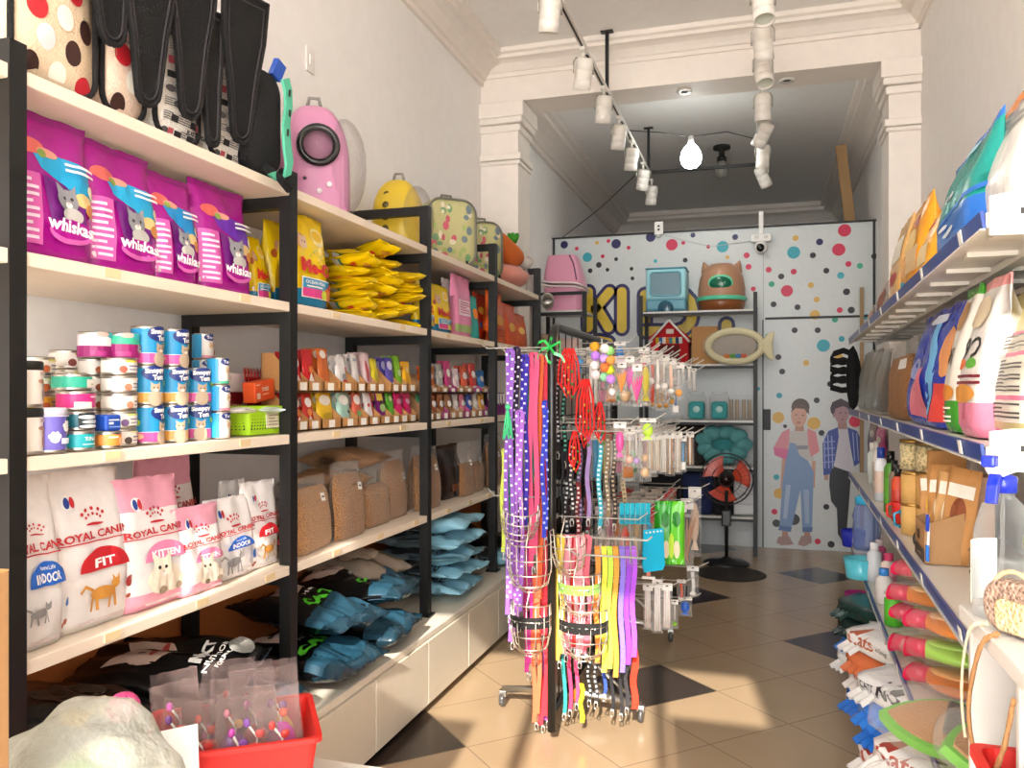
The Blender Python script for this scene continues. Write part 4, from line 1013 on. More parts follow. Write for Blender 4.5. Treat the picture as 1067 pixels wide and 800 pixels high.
# black sling with mint edge
ys, dsl = on_x(284, -1.60)
t = thing('pet_sling', 'black pet sling with a mint green slotted band hanging off the top shelf', 'pet sling', (-1.67, ys, S1 + .002), R90)
b = MB(); soft_box(b, .17, .36, .10, BLK, r=.07); b.obj('sling_body', t)
b = MB(); mt_ = M('#57b795', 'matte'); path = [(.045, -.09, .34), (.055, -.095, .30), (.05, -.10, .24), (.035, -.10, .18), (.04, -.10, .11), (.055, -.10, .05), (.04, -.10, .0), (0, -.10, -.02), (-.05, -.10, -.01)]
for k in range(len(path) - 1): pass
b.strip(path, (.04, 0, .02), .01, mt_); mb_o = b.obj('mint_band', t)
b = MB()
for z_ in (.29, .22, .15): b.box((.048 - (.012 if z_ < .2 else 0), -.107, z_), (.010, .004, .024), M('#171513'), rot=(0, .15, 0), bev=.003)
b.obj('band_slots', t)
b = MB(); b.tube([(-.03, -.06, .02), (-.02, -.11, -.02), (.02, -.12, -.05), (.05, -.11, -.03), (.07, -.06, .03)], .014, BLK, 8); b.obj('strap', t)
b = MB(); b.box((.06, -.05, .38), (.05, .02, .06), M('#2b57b8', 'print'), rot=(.2, .3, 0)); b.obj('hang_tag', t)
# extra black strap carriers behind
t = thing('pet_carrier', 'black pet carrier standing upright behind the mint green sling', 'pet carrier', (-1.92, on_x(262, -1.80)[0], S1 + .002), R90, 'soft pet carriers on the top shelf')
b = MB(); soft_box(b, .34, .46, .2, BLK, r=.08); b.obj('carrier_body', t)
b = MB(); b.tube([(-.1, -.115, .06), (-.11, -.15, .25), (-.06, -.13, .42), (.04, -.13, .43), (.1, -.15, .26), (.1, -.115, .08)], .012, PIP, 8); b.obj('strap', t)
# capsule backpacks
def capsule(label, x, y, w, h, d, shell, rz, dome=True, ribs=True, group='capsule pet backpacks'):
    t = thing('pet_backpack', label, 'pet backpack', (x, y, S1 + .002), rz, group)
    m = M(shell, 'gloss', .35)
    b = MB()
    def f(a, ph):
        th = -pi + 2 * pi * a
        k = max(0.0, 1 - max(0, (ph - .35) / .65) ** 2.6) ** .5
        rb = 1 + (.02 * cos(th * 26) if ribs else 0)
        return Vector((w / 2 * k * rb * math.copysign(abs(cos(th)) ** .7, cos(th)), d / 2 * k * rb * math.copysign(abs(sin(th)) ** .7, sin(th)), .02 + ph * (h - .02)))
    b.grid(f, 64, 24, m, wrap_u=True); b.box((0, 0, .02), (w * .9, d * .9, .036), m, bev=.01); b.obj('shell', t)
    if dome:
        b = MB(); b.tube([(w * .05 + w * .25 * cos(a), -d / 2 - .012, h * .58 + w * .25 * sin(a)) for a in [k * pi / 12 for k in range(24)]], .016, M('#1b1a1c', 'gloss'), 8, True); b.obj('window_ring', t)
        b = MB(); b.ell((w * .05, -d / 2 - .006, h * .58), (w * .245, .06, w * .245), M('#3a3634', 'smoke'), 20); b.obj('dome_window', t)
    else:
        b = MB()
        for z_ in (.30, .45, .60, .74): b.lathe([(0, .004), (.017, .004), (.02, 0)], M('#5a4a1c', 'gloss'), (-w * .12, -d / 2 * (1 if z_ < .5 else .93 if z_ < .7 else .8) - .002, h * z_), 14, (pi / 2, 0, 0))
        b.obj('air_holes', t)
    b = MB(); b.ell((w * .42, -d * .10, h * .46), (w * .32, d * .48, h * .42), M('#8f888a', 'film'), 24); b.obj('clear_bubble', t)
    b = MB(); b.tube([(-.03, 0, h - .012), (-.02, -.0, h + .03), (.02, 0, h + .03), (.03, 0, h - .012)], .008, M('#8b8580'), 8); b.obj('carry_handle', t)
    return t
t = capsule('pink ribbed capsule backpack with a dark dome window', -1.86, 3.15, .30, .50, .26, '#d48fb4', .55)
b = MB()
for dx, dz, r_, c in ((.02, .10, .012, '#f3e3ea'), (-.06, .07, .02, '#f7f1f2'), (-.04, .15, .008, '#3b2a33'), (-.09, .13, .01, '#c2477f'), (.06, .13, .012, '#f6e9ee')):
    b.ell((dx, -.134, dz), (r_, .004, r_), M(c, 'print'), 12)
b.obj('print_dots', t)
t = capsule('yellow capsule backpack with a row of round air holes', -1.90, 4.10, .27, .42, .28, '#d9b92c', .15, False, False)
FLW = M('#c5c08a', 'fabric')
def floral(w, h):
    r = random.Random(4); sh = []
    for k in range(34):
        x_, z_ = r.uniform(-w * .4, w * .4), r.uniform(.03, h - .05)
        sh.append((M(['#c8576a', '#6f9a6a', '#a7b86a', '#e3d9c0', '#6d7f86'][k % 5], 'print'), ellipse(x_, z_, r.uniform(.010, .022), r.uniform(.012, .03), 10)))
    return sh
for yy, w, h, lb in ((4.62, .32, .41, 'floral green pet backpack beside the yellow capsule'), (5.25, .24, .40, 'second floral green pet backpack, in front of the carrot plush')):
    t = thing('pet_backpack', lb, 'pet backpack', (-1.84, yy, S1 + .002), R90 - .8, 'floral pet backpacks')
    b = MB(); soft_box(b, w, h, .24, FLW, r=.09); b.obj('backpack_body', t)
    b = MB(); decal(b, lambda X, Z, off: Vector((X, -.12 - .022 + .03 * max(abs(X) / (w / 2), abs(Z - h / 2) / (h / 2)) ** 2 - off, Z)), floral(w, h), base=.003, inc=.0002); b.obj('printed_front', t)
    b = MB(); b.tube([(x_, -.125, z_) for x_, z_ in rrect(w * .95, h * .95, .085, 5, 0, h * .025)], .007, M('#77756a', 'fabric'), 6, True); b.obj('piping', t)
    b = MB(); b.tube([(-.04, -.02, h - .006), (-.03, -.03, h + .03), (.03, -.03, h + .03), (.04, -.02, h - .006)], .008, M('#77756a', 'fabric'), 8); b.obj('carry_handle', t)
    b = MB()
    for k in range(4): b.box((-.09 + .06 * k, -.135, .03), (.012, .012, .02), M('#1d1b1b'))
    b.obj('buckles', t)
# carrot plush and pink wrapped cushion
yc = on_x(528, -1.66)[0]
t = thing('pet_cushion', 'pink quilted cushion in clear wrap at the far end of the top shelf', 'cushion', (-1.80, 5.70, S1 + .105))
b = MB(); b.ell((0, 0, 0), (.17, .25, .085), M('#ee9480', 'plush'), 24, jit=.08); b.obj('cushion_pad', t)
b = MB(); b.ell((0, 0, .002), (.18, .26, .092), M('#f3dcd6', 'clear'), 20, jit=.05, seed=2); b.obj('clear_wrap', t)
t = thing('carrot_plush', 'orange carrot plush with a green top lying on the pink cushion', 'plush toy', (-1.78, 5.69, S1 + .285))
b = MB(); b.tube([(.02, -.30, .06), (.02, -.24, .045), (.01, -.1, .0), (0, .06, -.02), (0, .2, -.01), (0, .27, 0)], [.03, .055, .085, .095, .075, .02], M('#e8782c', 'plush'), 16); b.obj('carrot_body', t)
b = MB()
for a in range(5): b.ell((.05 + .02 * cos(a * 1.3), .0 + .03 * sin(a * 1.3), .095), (.02, .025, .04), M('#3f9a2d', 'plush'), 10, rot=(.4 * sin(a), .4 * cos(a), 0))
b.obj('carrot_leaves', t)
t = thing('plush_ball', 'small white plush ball beside the carrot plush', 'plush toy', (-1.72, 5.99, S1 + .25))
b = MB(); b.ell((0, 0, 0), (.055, .06, .05), M('#cfc6bc', 'plush'), 14, jit=.15); b.obj('ball_body', t)
b = MB(); b.tube([(0, 0, -.045), (.01, .0, -.14), (0, .01, -.248)], .010, M('#cfc6bc', 'plush'), 8); b.obj('ball_stem', t)
# wall switch
ysw, dsw = on_x(322, XL)
t = thing('wall_switch', 'small white wall switch plate on the left wall above the pink backpack', 'switch', (XL + .002, ysw, zat(63, dsw)), R90)
b = MB(); b.box((0, -.004, 0), (.075, .01, .12), M('#efe9e2', 'gloss', .4), bev=.003); b.obj('plate', t)
b = MB(); b.box((0, -.011, 0), (.03, .006, .05), M('#f7f3ec', 'gloss', .4), bev=.002); b.obj('rocker', t)

# ================================================================ pet food bags on the worktop
def flat_bag(label, y, z, rz, seed, style, w=.38, L=.55, th=.13, x=-2.08, tilt=(0, 0), group=None):
    p = Pouch(w, L, th, 'pillow', seed, crk=.022, n=3.2)
    dark = M('#0c0d10', 'foil'); teal = M('#1c3846', 'foil'); lb_ = M('#7fb9cf', 'foil'); W, H = w / 2, L
    G = M('#55c92f', 'print'); C = M('#d9bfae', 'print'); wt2 = M('#e9e6e0', 'print')
    mf = None; base = dark
    if style == 'green':
        sh = [(M('#1b4052', 'print'), [(-W, .12 * H), (.1 * W, .05 * H), (.9 * W, .16 * H), (W, .30 * H), (.2 * W, .36 * H), (-W, .26 * H)]), (G, 'text', 'CATY', .05 * W, .40 * H, .09 * H, 1.35 * W, .08, .06), (wt2, 'text', 'Hello', .1 * W, .52 * H, .04 * H, .5 * W)] + catface(C, .0, .72 * H, .46 * W)
        mf = lambda u, v: teal if v < .2 + .06 * sin(u * 7) else dark
    elif style == 'cat':
        sh = catface(C, -.05 * W, .60 * H, .5 * W) + [(M('#b8463c', 'print'), ellipse(-.2 * W, .55 * H, .16 * W, .02 * H)), (M('#b8463c', 'print'), ellipse(.2 * W, .55 * H, .16 * W, .02 * H)), (wt2, 'text', 'NEXT', .05 * W, .30 * H, .07 * H, .9 * W, .06, .06), (wt2, 'text', 'NUTRITION', .0, .22 * H, .03 * H, 1.0 * W), (wt2, 'text', 'FORMULA', .0, .17 * H, .025 * H, .8 * W), (M('#8b8a84', 'print'), ellipse(.55 * W, .14 * H, .3 * W, .07 * H))]
    elif style == 'light':
        base = M('#8fc3d6', 'foil'); sh = [(M('#2b2b2e', 'print'), rect(-.9 * W, .45 * H, .9 * W, .85 * H)), (M('#b9b0a4', 'print'), ellipse(0, .66 * H, .6 * W, .12 * H)), (M('#23262b', 'print'), 'text', 'CATSTAR', 0, .33 * H, .07 * H, 1.5 * W, 0, .05)]
        mf = lambda u, v: base if v < .42 else M('#6d7f88', 'foil')
    elif style == 'tan':
        base = M('#8e7f70', 'foil'); sh = [(M('#b7a48f', 'print'), ellipse(0, .5 * H, .7 * W, .2 * H)), (M('#2c2420', 'print'), rect(-.7 * W, .7 * H, .7 * W, .8 * H))]
    else:
        sh = [(M('#3a3026', 'print'), ellipse(.1 * W, .5 * H, .6 * W, .16 * H)), (M('#c9a63a', 'print'), rect(-.8 * W, .2 * H, -.1 * W, .32 * H))]
    # bag lies on its back: print faces up, its foot towards the aisle
    t = bag('dry_food_bag', label, 'pet food bag', p, base, sh, matfn=mf, group=group, nu=16, nv=20)
    t.rotation_euler = (-pi / 2 + tilt[0], tilt[1], R90 + rz)
    R = t.rotation_euler.to_matrix()
    t.location = Vector((x + L / 2, y, CT + z * 1.22 + th / 2 + .018)) - R @ Vector((0, 0, L / 2))
    return t
GD = 'dark pet food bags on the worktop'
def fb(*a, **k): return flat_bag(*a, group=GD, **k)
fb('black pet food bag with a pale cat and white lettering, behind the clear pouches', 2.02, 0, .08, 1, 'cat', w=.40, tilt=(.06, 0))
fb('black bag with a dull yellow panel, hindmost beside the front post', 1.67, 0, -.03, 2, 'dark', w=.28)
fb('black pet food bag with a brown patch, lying on the yellow panel bag', 1.76, .14, .1, 3, 'dark', w=.34, tilt=(.03, .05))
fb('black bag with green letters, just before the second post', 2.37, 0, .15, 4, 'green', w=.33, x=-2.06)
fb('black bag with a pale cat head, propped on two others before the second post', 2.20, .13, .25, 5, 'cat', w=.36, tilt=(.04, -.12), x=-2.10)
fb('black and teal bag with green letters, just past the second post', 2.88, 0, -.05, 6, 'green', w=.40, x=-2.02)
fb('black and teal bag topmost of the pile past the second post', 2.98, .125, -.12, 7, 'green', w=.38, tilt=(.05, .05), x=-2.06)
fb('teal footed bag lying at the worktop edge between two posts', 3.30, 0, .1, 8, 'green', w=.38, x=-2.04)
fb('black and teal bag resting across its neighbours before the third post', 3.42, .125, .16, 9, 'green', w=.38, tilt=(.03, -.04), x=-2.09)
fb('crumpled grey brown bag in the back before the third post', 3.58, .17, -.1, 10, 'tan', w=.34, L=.42, tilt=(.05, 0), x=-2.08)
for k in range(5):
    lb = '%s light blue bag of the stack past the third post' % ['bottom', 'second', 'third', 'fourth', 'topmost'][k]
    flat_bag(lb, 4.30 + .02 * ((k * 2) % 3), (.072 * k), [.05, -.08, .1, -.04, .08][k], 20 + k, 'light', w=.44, L=.50, th=.075, x=-2.05 + .01 * (k % 2), group='light blue bags stacked on the worktop')
fb('dark bag under the shelf beyond the light blue stack', 4.70, .0, .05, 30, 'dark', w=.34, x=-2.09, L=.44)
fb('dark bag piled on another beyond the light blue stack', 4.70, .15, -.05, 31, 'dark', w=.34, x=-2.09, L=.44)
fb('dark bag at the far end of the worktop', 5.45, .0, .1, 32, 'dark', w=.42, x=-2.08)
t = flat_bag('small blue bag at the worktop edge behind the wire muzzles', 5.11, .0, .1, 33, 'light', w=.22, L=.30, th=.09, x=-1.86, group=None)

# ================================================================ near left corner: table, carton, wrapped bundle, red basket
t = thing('low_table', 'low white table under the red basket and the wrapped bundle, bottom left', 'table', (-1.17, 1.45, 0))
b = MB(); b.box((0, 0, .435), (.6, 1.3, .03), M('#e9e2d6', 'paint'), bev=.004); b.obj('table_top', t)
for sx in (-1, 1):
    for sy in (-1, 1):
        b = MB(); b.box((sx * .27, sy * .6, .21), (.04, .04, .42), M('#2a2725', 'paint')); b.obj('leg', t)
KRF = M('#b08558', 'card')
t = thing('cardboard_carton', 'brown cardboard carton cut off by the left edge of the photo', 'box', (-1.235, .905, .452), .14)
b = MB(); b.box((0, 0, .383), (.20, .20, .765), KRF, bev=.003); b.obj('carton_body', t)
b = MB(); b.box((-.05, 0, .7665), (.096, .2, .003), M('#d9a365', 'card')); b.obj('flap', t)
b = MB(); b.box((.051, 0, .7665), (.096, .2, .003), M('#d9a365', 'card')); b.obj('flap', t)
b = MB(); b.box((0, 0, .7695), (.03, .2, .002), M('#e0b27a', 'clear')); b.obj('packing_tape', t)
t = thing('wrapped_bundle', 'pale bundle in whitish plastic film with green inside, bottom left corner', 'bundle', (-1.285, 1.295, .455))
b = MB(); b.ell((0, 0, .185), (.13, .14, .15), M('#a9b98a', 'matte'), 20, jit=.15, seed=4)
b.ell((.05, -.06, .30), (.06, .06, .05), M('#86bd5a', 'matte'), 12, jit=.2, seed=6); b.ell((.02, .05, .30), (.07, .07, .05), M('#dfe2cf', 'matte'), 12, jit=.2, seed=7); b.obj('contents', t)
b = MB(); b.ell((0, 0, .215), (.19, .20, .212), M('#d8d8cc', 'haze'), 28, jit=.22, seed=5); b.obj('plastic_film', t)
rx, ry2 = -1.30, 1.81
RB = (rx, ry2, .452)
basket('red_basket', 'bright red plastic basket full of clear toy pouches, bottom left', '#d8241c', RB, R90 - .95, .34, .26, .20, None, 1.16, slots=False)
rr = random.Random(8)
ct = None
cols = ['#d8342c', '#e07f96', '#d8342c', '#c73fae', '#e0b02c', '#7c3aa8', '#e0562c', '#d8342c']
k = 0
for row in range(3):
    for i in range(5):
        c = cols[(k * 3) % 8]
        lb = 'clear pouch with a %s toy, %s in the %s row of the red basket' % ({'#d8342c': 'red', '#e07f96': 'pink', '#c73fae': 'magenta', '#e0b02c': 'yellow', '#7c3aa8': 'violet', '#e0562c': 'orange'}[c], ['first', 'second', 'third', 'fourth', 'fifth'][i], ['back', 'middle', 'front'][row])
        p = Pouch(.115, .27, .035, 'pillow', 100 + k, crk=.008, n=3)
        t = thing('toy_pouch', lb, 'toy pouch', group='clear toy pouches in the red basket')
        b = MB(); p.body(b, M('#f4d4cc', 'clear'), nu=8, nv=10); b.obj('pouch_film', t)
        b = MB(); b.ell((0, 0, .07), (.042, .013, .06), M(c, 'gloss'), 10); b.ell((.012, -.002, .15), (.012, .008, .012), M(cols[(k * 5 + 1) % 8], 'gloss'), 8); b.ell((-.018, .0, .18), (.009, .007, .012), M(cols[(k * 2 + 3) % 8], 'gloss'), 8)
        b.tube([(0, 0, .11), (.005, 0, .14), (-.012, 0, .17)], .003, M('#e9e2da'), 6); b.obj('toy', t)
        q = Vector((-.125 + .062 * i, .08 - .075 * row, .035)); q.rotate(Euler((0, 0, R90 - .95)))
        place(t, (rx + q.x, ry2 + q.y, .452 + q.z + .02 * (2 - row) / 2 + rr.uniform(-.01, .015)), (-.16 + .10 * row + rr.uniform(-.06, .06), rr.uniform(-.12, .12), R90 - .95 + rr.uniform(-.3, .3)))
        k += 1
# ball on a spring and white card
t = thing('spring_ball_toy', 'pink lattice ball on a spring above a white card', 'cat toy', (-1.415, 1.555, .455), .3)
b = MB(); b.lathe([(0, 0), (.045, 0), (.045, .012), (.0, .02)], M('#e9e6e2'), n=20); b.obj('toy_base', t)
b = MB(); b.tube([(.007 * cos(a * .9), .007 * sin(a * .9), .018 + a * .0031) for a in range(0, 90)], .0016, M('#b8b4ae', 'metal'), 5); b.obj('spring', t)
b = MB(); pkb = M('#e14f8d', 'gloss')
for k in range(6):
    a = k * pi / 6; b.tube([(.032 * cos(q) * cos(a), .032 * cos(q) * sin(a), .318 + .032 * sin(q)) for q in [j * pi / 10 for j in range(20)]], .0042, pkb, 6, True)
for z_, r_ in ((0, .032), (.018, .0265), (-.018, .0265)): b.tube([(r_ * cos(q), r_ * sin(q), .318 + z_) for q in [j * pi / 10 for j in range(20)]], .0042, pkb, 6, True)
b.obj('lattice_ball', t)
t = thing('toy_card', 'white hang card with a slot, between the bundle and the red basket', 'card', (-1.265, 1.525, .455), R90 - .7)
b = MB(); b.box((0, 0, .145), (.13, .003, .29), M('#f0ede8', 'card'), rot=(-.15, 0, 0)); b.obj('card_sheet', t)
b = MB(); b.box((-.01, .036, .268), (.03, .003, .010), M('#232120'), rot=(-.15, 0, 0)); b.box((-.01, .041, .274), (.008, .003, .01), M('#232120'), rot=(-.15, 0, 0)); b.obj('hang_slot', t)
# ================================================================ rolling rack of leashes and toys in the middle
FX = -.862; FY0, FY1 = 3.40, 4.95; FT = 1.79
rack = thing('rolling_rack', 'black rolling display rack with white hooks in the middle of the aisle', 'rack', (FX, 4.2, 0))
def RK(b, name):
    o = b.obj(name, rack); o.matrix_parent_inverse = Matrix.Translation((-FX, -4.2, 0)); return o
TB = M('#1a1918', 'gloss', .3); CHR = M('#c9c7c2', 'metal'); HOOK = M('#aaa59b', 'gloss', .3)
pts = [(FX, FY0, .06), (FX, FY0, FT - .09)] + [(FX, FY0 + .09 - .09 * cos(a), FT - .09 + .09 * sin(a)) for a in (pi / 6, pi / 3, pi / 2)]
pts += [(FX, FY1 - .09 + .09 * sin(a), FT - .09 + .09 * cos(a)) for a in (0, pi / 6, pi / 3, pi / 2)] + [(FX, FY1, .06)]
b = MB(); b.tube(pts, .019, TB, 10); RK(b, 'frame_tube')
b = MB(); b.tube([(FX, FY0, .14), (FX, FY1, .14)], .016, TB, 8); RK(b, 'bottom_rail')
for y in (3.75, 5.02):
    b = MB(); b.tube([(FX - .33, y, .085), (FX - .05, y, .11), (FX + .05, y, .11), (FX + .33, y, .085)], .017, CHR, 8); RK(b, 'base_leg')
    b = MB(); b.tube([(FX + .32, y, .09), (FX + .02, y, .32)], .009, CHR, 8); RK(b, 'brace')
    for s_ in (-1, 1):
        b = MB(); b.lathe([(0, -.012), (.03, -.012), (.034, -.006), (.034, .006), (.03, .012), (0, .012)], M('#4a4846', 'gloss'), (FX + s_ * .33, y, .036), 16, (0, pi / 2, 0))
        b.box((FX + s_ * .33, y, .066), (.036, .03, .03), CHR, bev=.004); RK(b, 'caster')
# wire grid panel inside the frame
gm = M('#2a2927', 'metal')
b = MB()
for i in range(1, 12): y = FY0 + (FY1 - FY0) * i / 12; b.tube([(FX, y, .15), (FX, y, FT - .02)], .003, gm, 5)
for z in [.32 + .12 * k for k in range(12)]: b.tube([(FX, FY0, z), (FX, FY1, z)], .003, gm, 5)
tag(RK(b, 'wire_grid'))
GW = 'white display hooks on the rolling rack'
HK = []
def hook(y, z, L, side=1, up=.03):
    b = MB(); b.tube([(FX + side * .012, y, z), (FX + side * L * .9, y, z), (FX + side * L, y, z + up)], .0029, HOOK, 6)
    b.box((FX + side * .008, y, z), (.008, .03, .02), HOOK); RK(b, 'hook')
HOOKS = {}
def need_hook(y, z, L):
    # one hook serves every pack that hangs within a few centimetres of it
    for (hy, hz), hl in HOOKS.items():
        if abs(hy - y) < .045 and abs(hz - z) < .03 and hl >= L: return hy
    HOOKS[(y, z)] = L + .05; hook(y, z, L + .05); return y
for y in (3.46, 3.72, 4.0, 4.3, 4.6, 4.88): hook(y, 1.69, .42); hook(y, 1.34, .42); hook(y, .97, .40)
for y in (3.44, 3.7, 4.0): hook(y, 1.70, .34, -1); hook(y, 1.05, .30, -1)
def hang(px, pt, pb, y):
    """x, z top, height and pixel scale of something hanging at depth plane y"""
    x, d = on_y(px, y); return x, zat(pt, d), (pb - pt) * d / FOC, d / FOC
# ---- leashes
def leash(label, px, pt, pb, y, col, wpx=6, col2=None, kind='fabric', group=None, loops=2, clip=True, sway=0.0):
    x, zt, h, s_ = hang(px, pt, pb, y); w = wpx * s_
    t = thing('pet_leash', label, 'leash', (x, y, zt), 0, group)
    m = M(col, kind); b = MB()
    for k in range(loops):
        dx = (k - (loops - 1) / 2) * w * .9; hh = h * (1 - .06 * k); ph = k * 1.7
        P = [(dx + .006 * sin(ph + j * .9) + sway * (j / 10) ** 2, -.006 * k + .006 * cos(ph + j), -hh * j / 10) for j in range(11)]
        b.strip([(dx * .3, 0, .012)] + P, (w * .75, .002, 0), .004, m)
    o = b.obj('strap', t)
    if col2:
        q = MB(); m2 = M(col2, 'print')
        for j in range(int(h / .022)):
            z_ = -.015 - j * .022; k = j % loops; dx = (k - (loops - 1) / 2) * w * .9
            q.box((dx + .006 * sin(k * 1.7 + -z_ / h * 9) + sway * (z_ / h) ** 2, -.008 - .006 * k, z_ * .94), (w * .4, .003, .009), m2)
        q.obj('strap_pattern', o)
    if clip:
        q = MB(); q.tube([(0, 0, -h + .0), (.008, -.002, -h - .014), (.006, 0, -h - .034), (-.006, 0, -h - .034), (-.008, -.002, -h - .014), (0, 0, -h)], .003, CHR, 6); q.box((0, 0, -h - .002), (.012, .006, .008), CHR); q.obj('snap_clip', t)
    return t
LS = 'leashes on the left hooks of the rolling rack'
L0 = [(531, 366, 640, 3.36, '#8e5bb8', '#f3eef6', 'violet leash with white marks, outermost left on the rack', 6), (538, 364, 600, 3.40, '#2c1d3a', '#e6dff0', 'dark leash with pale marks beside the violet one', 5), (533, 372, 560, 3.46, '#49c38f', None, 'mint green leash behind the violet one', 5),
      (546, 372, 560, 3.42, '#3a2a9c', '#dfdcf6', 'deep blue violet leash with a row of white dots', 6), (552, 374, 545, 3.52, '#3fae9a', None, 'sea green leash next to the dotted blue one', 5), (556, 370, 590, 3.44, '#e0557c', None, 'rose pink flat leash in the left bundle', 7),
      (562, 372, 640, 3.48, '#e5683a', None, 'orange red leash in the left bundle', 5), (566, 374, 660, 3.5, '#d93a4c', None, 'red leash beside the black pole', 6), (569, 420, 560, 3.40, '#3541b8', '#aeb4f0', 'blue speckled leash against the black pole', 6),
      (541, 430, 650, 3.38, '#a869c6', '#efe4f6', 'mauve patterned leash hanging lower left', 6), (526, 470, 575, 3.40, '#c9d65a', None, 'pale lime leash at the outer left edge', 5), (534, 560, 668, 3.38, '#a35bb0', '#ead6ee', 'purple patterned leash loop, lowest on the left', 6),
      (551, 555, 700, 3.50, '#c93a8a', None, 'magenta leash hanging low left of the pole', 6), (559, 600, 752, 3.46, '#e46a45', None, 'long orange leash reaching almost to the floor', 6), (566, 590, 755, 3.50, '#d8323e', None, 'long red leash reaching almost to the floor', 7), (571, 640, 750, 3.56, '#c25fb4', None, 'orchid leash beside the foot of the pole', 6)]
for px, pt, pb, y, c, c2, lb, w in L0: leash(lb, px, pt, pb, y, c, w, c2, group=LS)
# knotted bundle and frayed rope toys
t = thing('rope_toy', 'mint green rope tassel tied on the left leash bundle', 'rope toy', (hang(529, 430, 470, 3.33)[0], 3.33, zat(425, 3.5)))
b = MB()
for k in range(14): b.tube([(0, 0, 0), (.012 * cos(k), .012 * sin(k), -.05), (.022 * cos(k * 1.3), .022 * sin(k * 1.3), -.13)], .003, M('#4ed08e', 'fabric'), 5)
b.obj('tassel', t); b = MB(); b.ell((0, 0, .005), .012, M('#4ed08e', 'fabric'), 10); b.obj('knot', t)
t = thing('ribbon_bow', 'bright green ribbon bow tied at the top of the rack frame', 'ribbon', (FX, 3.37, zat(362, 3.5)))
b = MB(); gr_ = M('#27b24a', 'gloss')
for a in (.4, 1.2, 2.2, 3.4, 4.3, 5.4): b.strip([(0, -.002, 0), (.035 * cos(a), -.015, .035 * sin(a)), (.06 * cos(a + .3), -.01, .05 * sin(a + .3) - .01), (.07 * cos(a + .5), -.004, .03 * sin(a) - .04)], (.004, 0, .012), .0015, gr_)
b.obj('ribbon', t)
# ---- red bead collars hanging in two clusters
def beads(label, px, pt, pb, y, n=5):
    x, zt, h, s_ = hang(px, pt, pb, y)
    t = thing('bell_collar', label, 'collar', (x, y, zt), 0, 'red collars with bells')
    b = MB(); m = M('#d8231f', 'fabric')
    for k in range(n):
        o = (k - (n - 1) / 2) * .009; hh = h * (.82 + .18 * ((k * 3) % n) / n)
        b.tube([(o, 0, .005), (o * 1.6 - .012, -.01, -hh * .3), (o * 1.8 - .014, -.014, -hh * .75), (o, -.008, -hh), (o * 1.8 + .014, -.002, -hh * .75), (o * 1.6 + .01, .004, -hh * .3), (o, 0, .005)], .0045, m, 6)
    b.obj('collar_loop', t)
    b = MB()
    for k in range(8): b.ell((.02 * sin(k * 2.1), -.018, -h * (.35 + .08 * k)), .0065, M(['#d9b24a', '#4f9a4a', '#d8d4cc'][k % 3], 'metal'), 8)
    b.obj('bell', t)
beads('cluster of red bell collars on the first hook, upper left', 593, 364, 418, 3.46)
beads('long red bell collars hanging lower, looped at the end', 610, 396, 470, 3.44, 4)
beads('red loop collar reaching the second row of hooks', 599, 450, 496, 3.46, 2)
beads('thin red collar slanting to the right below the pompoms', 625, 420, 466, 3.5, 2)
# ---- pompom teaser
x, zt, h, s_ = hang(627, 358, 400, 3.46)
t = thing('pompom_teaser', 'cat teaser with a cluster of pastel pompoms', 'cat toy', (x, 3.46, zt))
pc = ['#f2a92c', '#f4efe6', '#9be07a', '#b77ae0', '#c9a0ec', '#e8a04c', '#f6e9e2', '#e87a3a', '#d8e02f', '#f6dede', '#8fd0a0', '#c98ae2']
b = MB(); b.tube([(0, 0, .02), (.0, 0, -.02), (.01, 0, -.07), (-.01, .0, -.12)], .002, M('#e2ded6'), 5); b.obj('cord', t)
for k, c in enumerate(pc):
    b = MB(); b.ell(((-.03, .01, .035)[k % 3] + .006 * (k % 2), -.015 * (k % 2), -.012 - .040 * (k // 3) - .01 * (k % 3)), .021, M(c, 'plush'), 12, jit=.1, seed=k); b.obj('pompom', t)
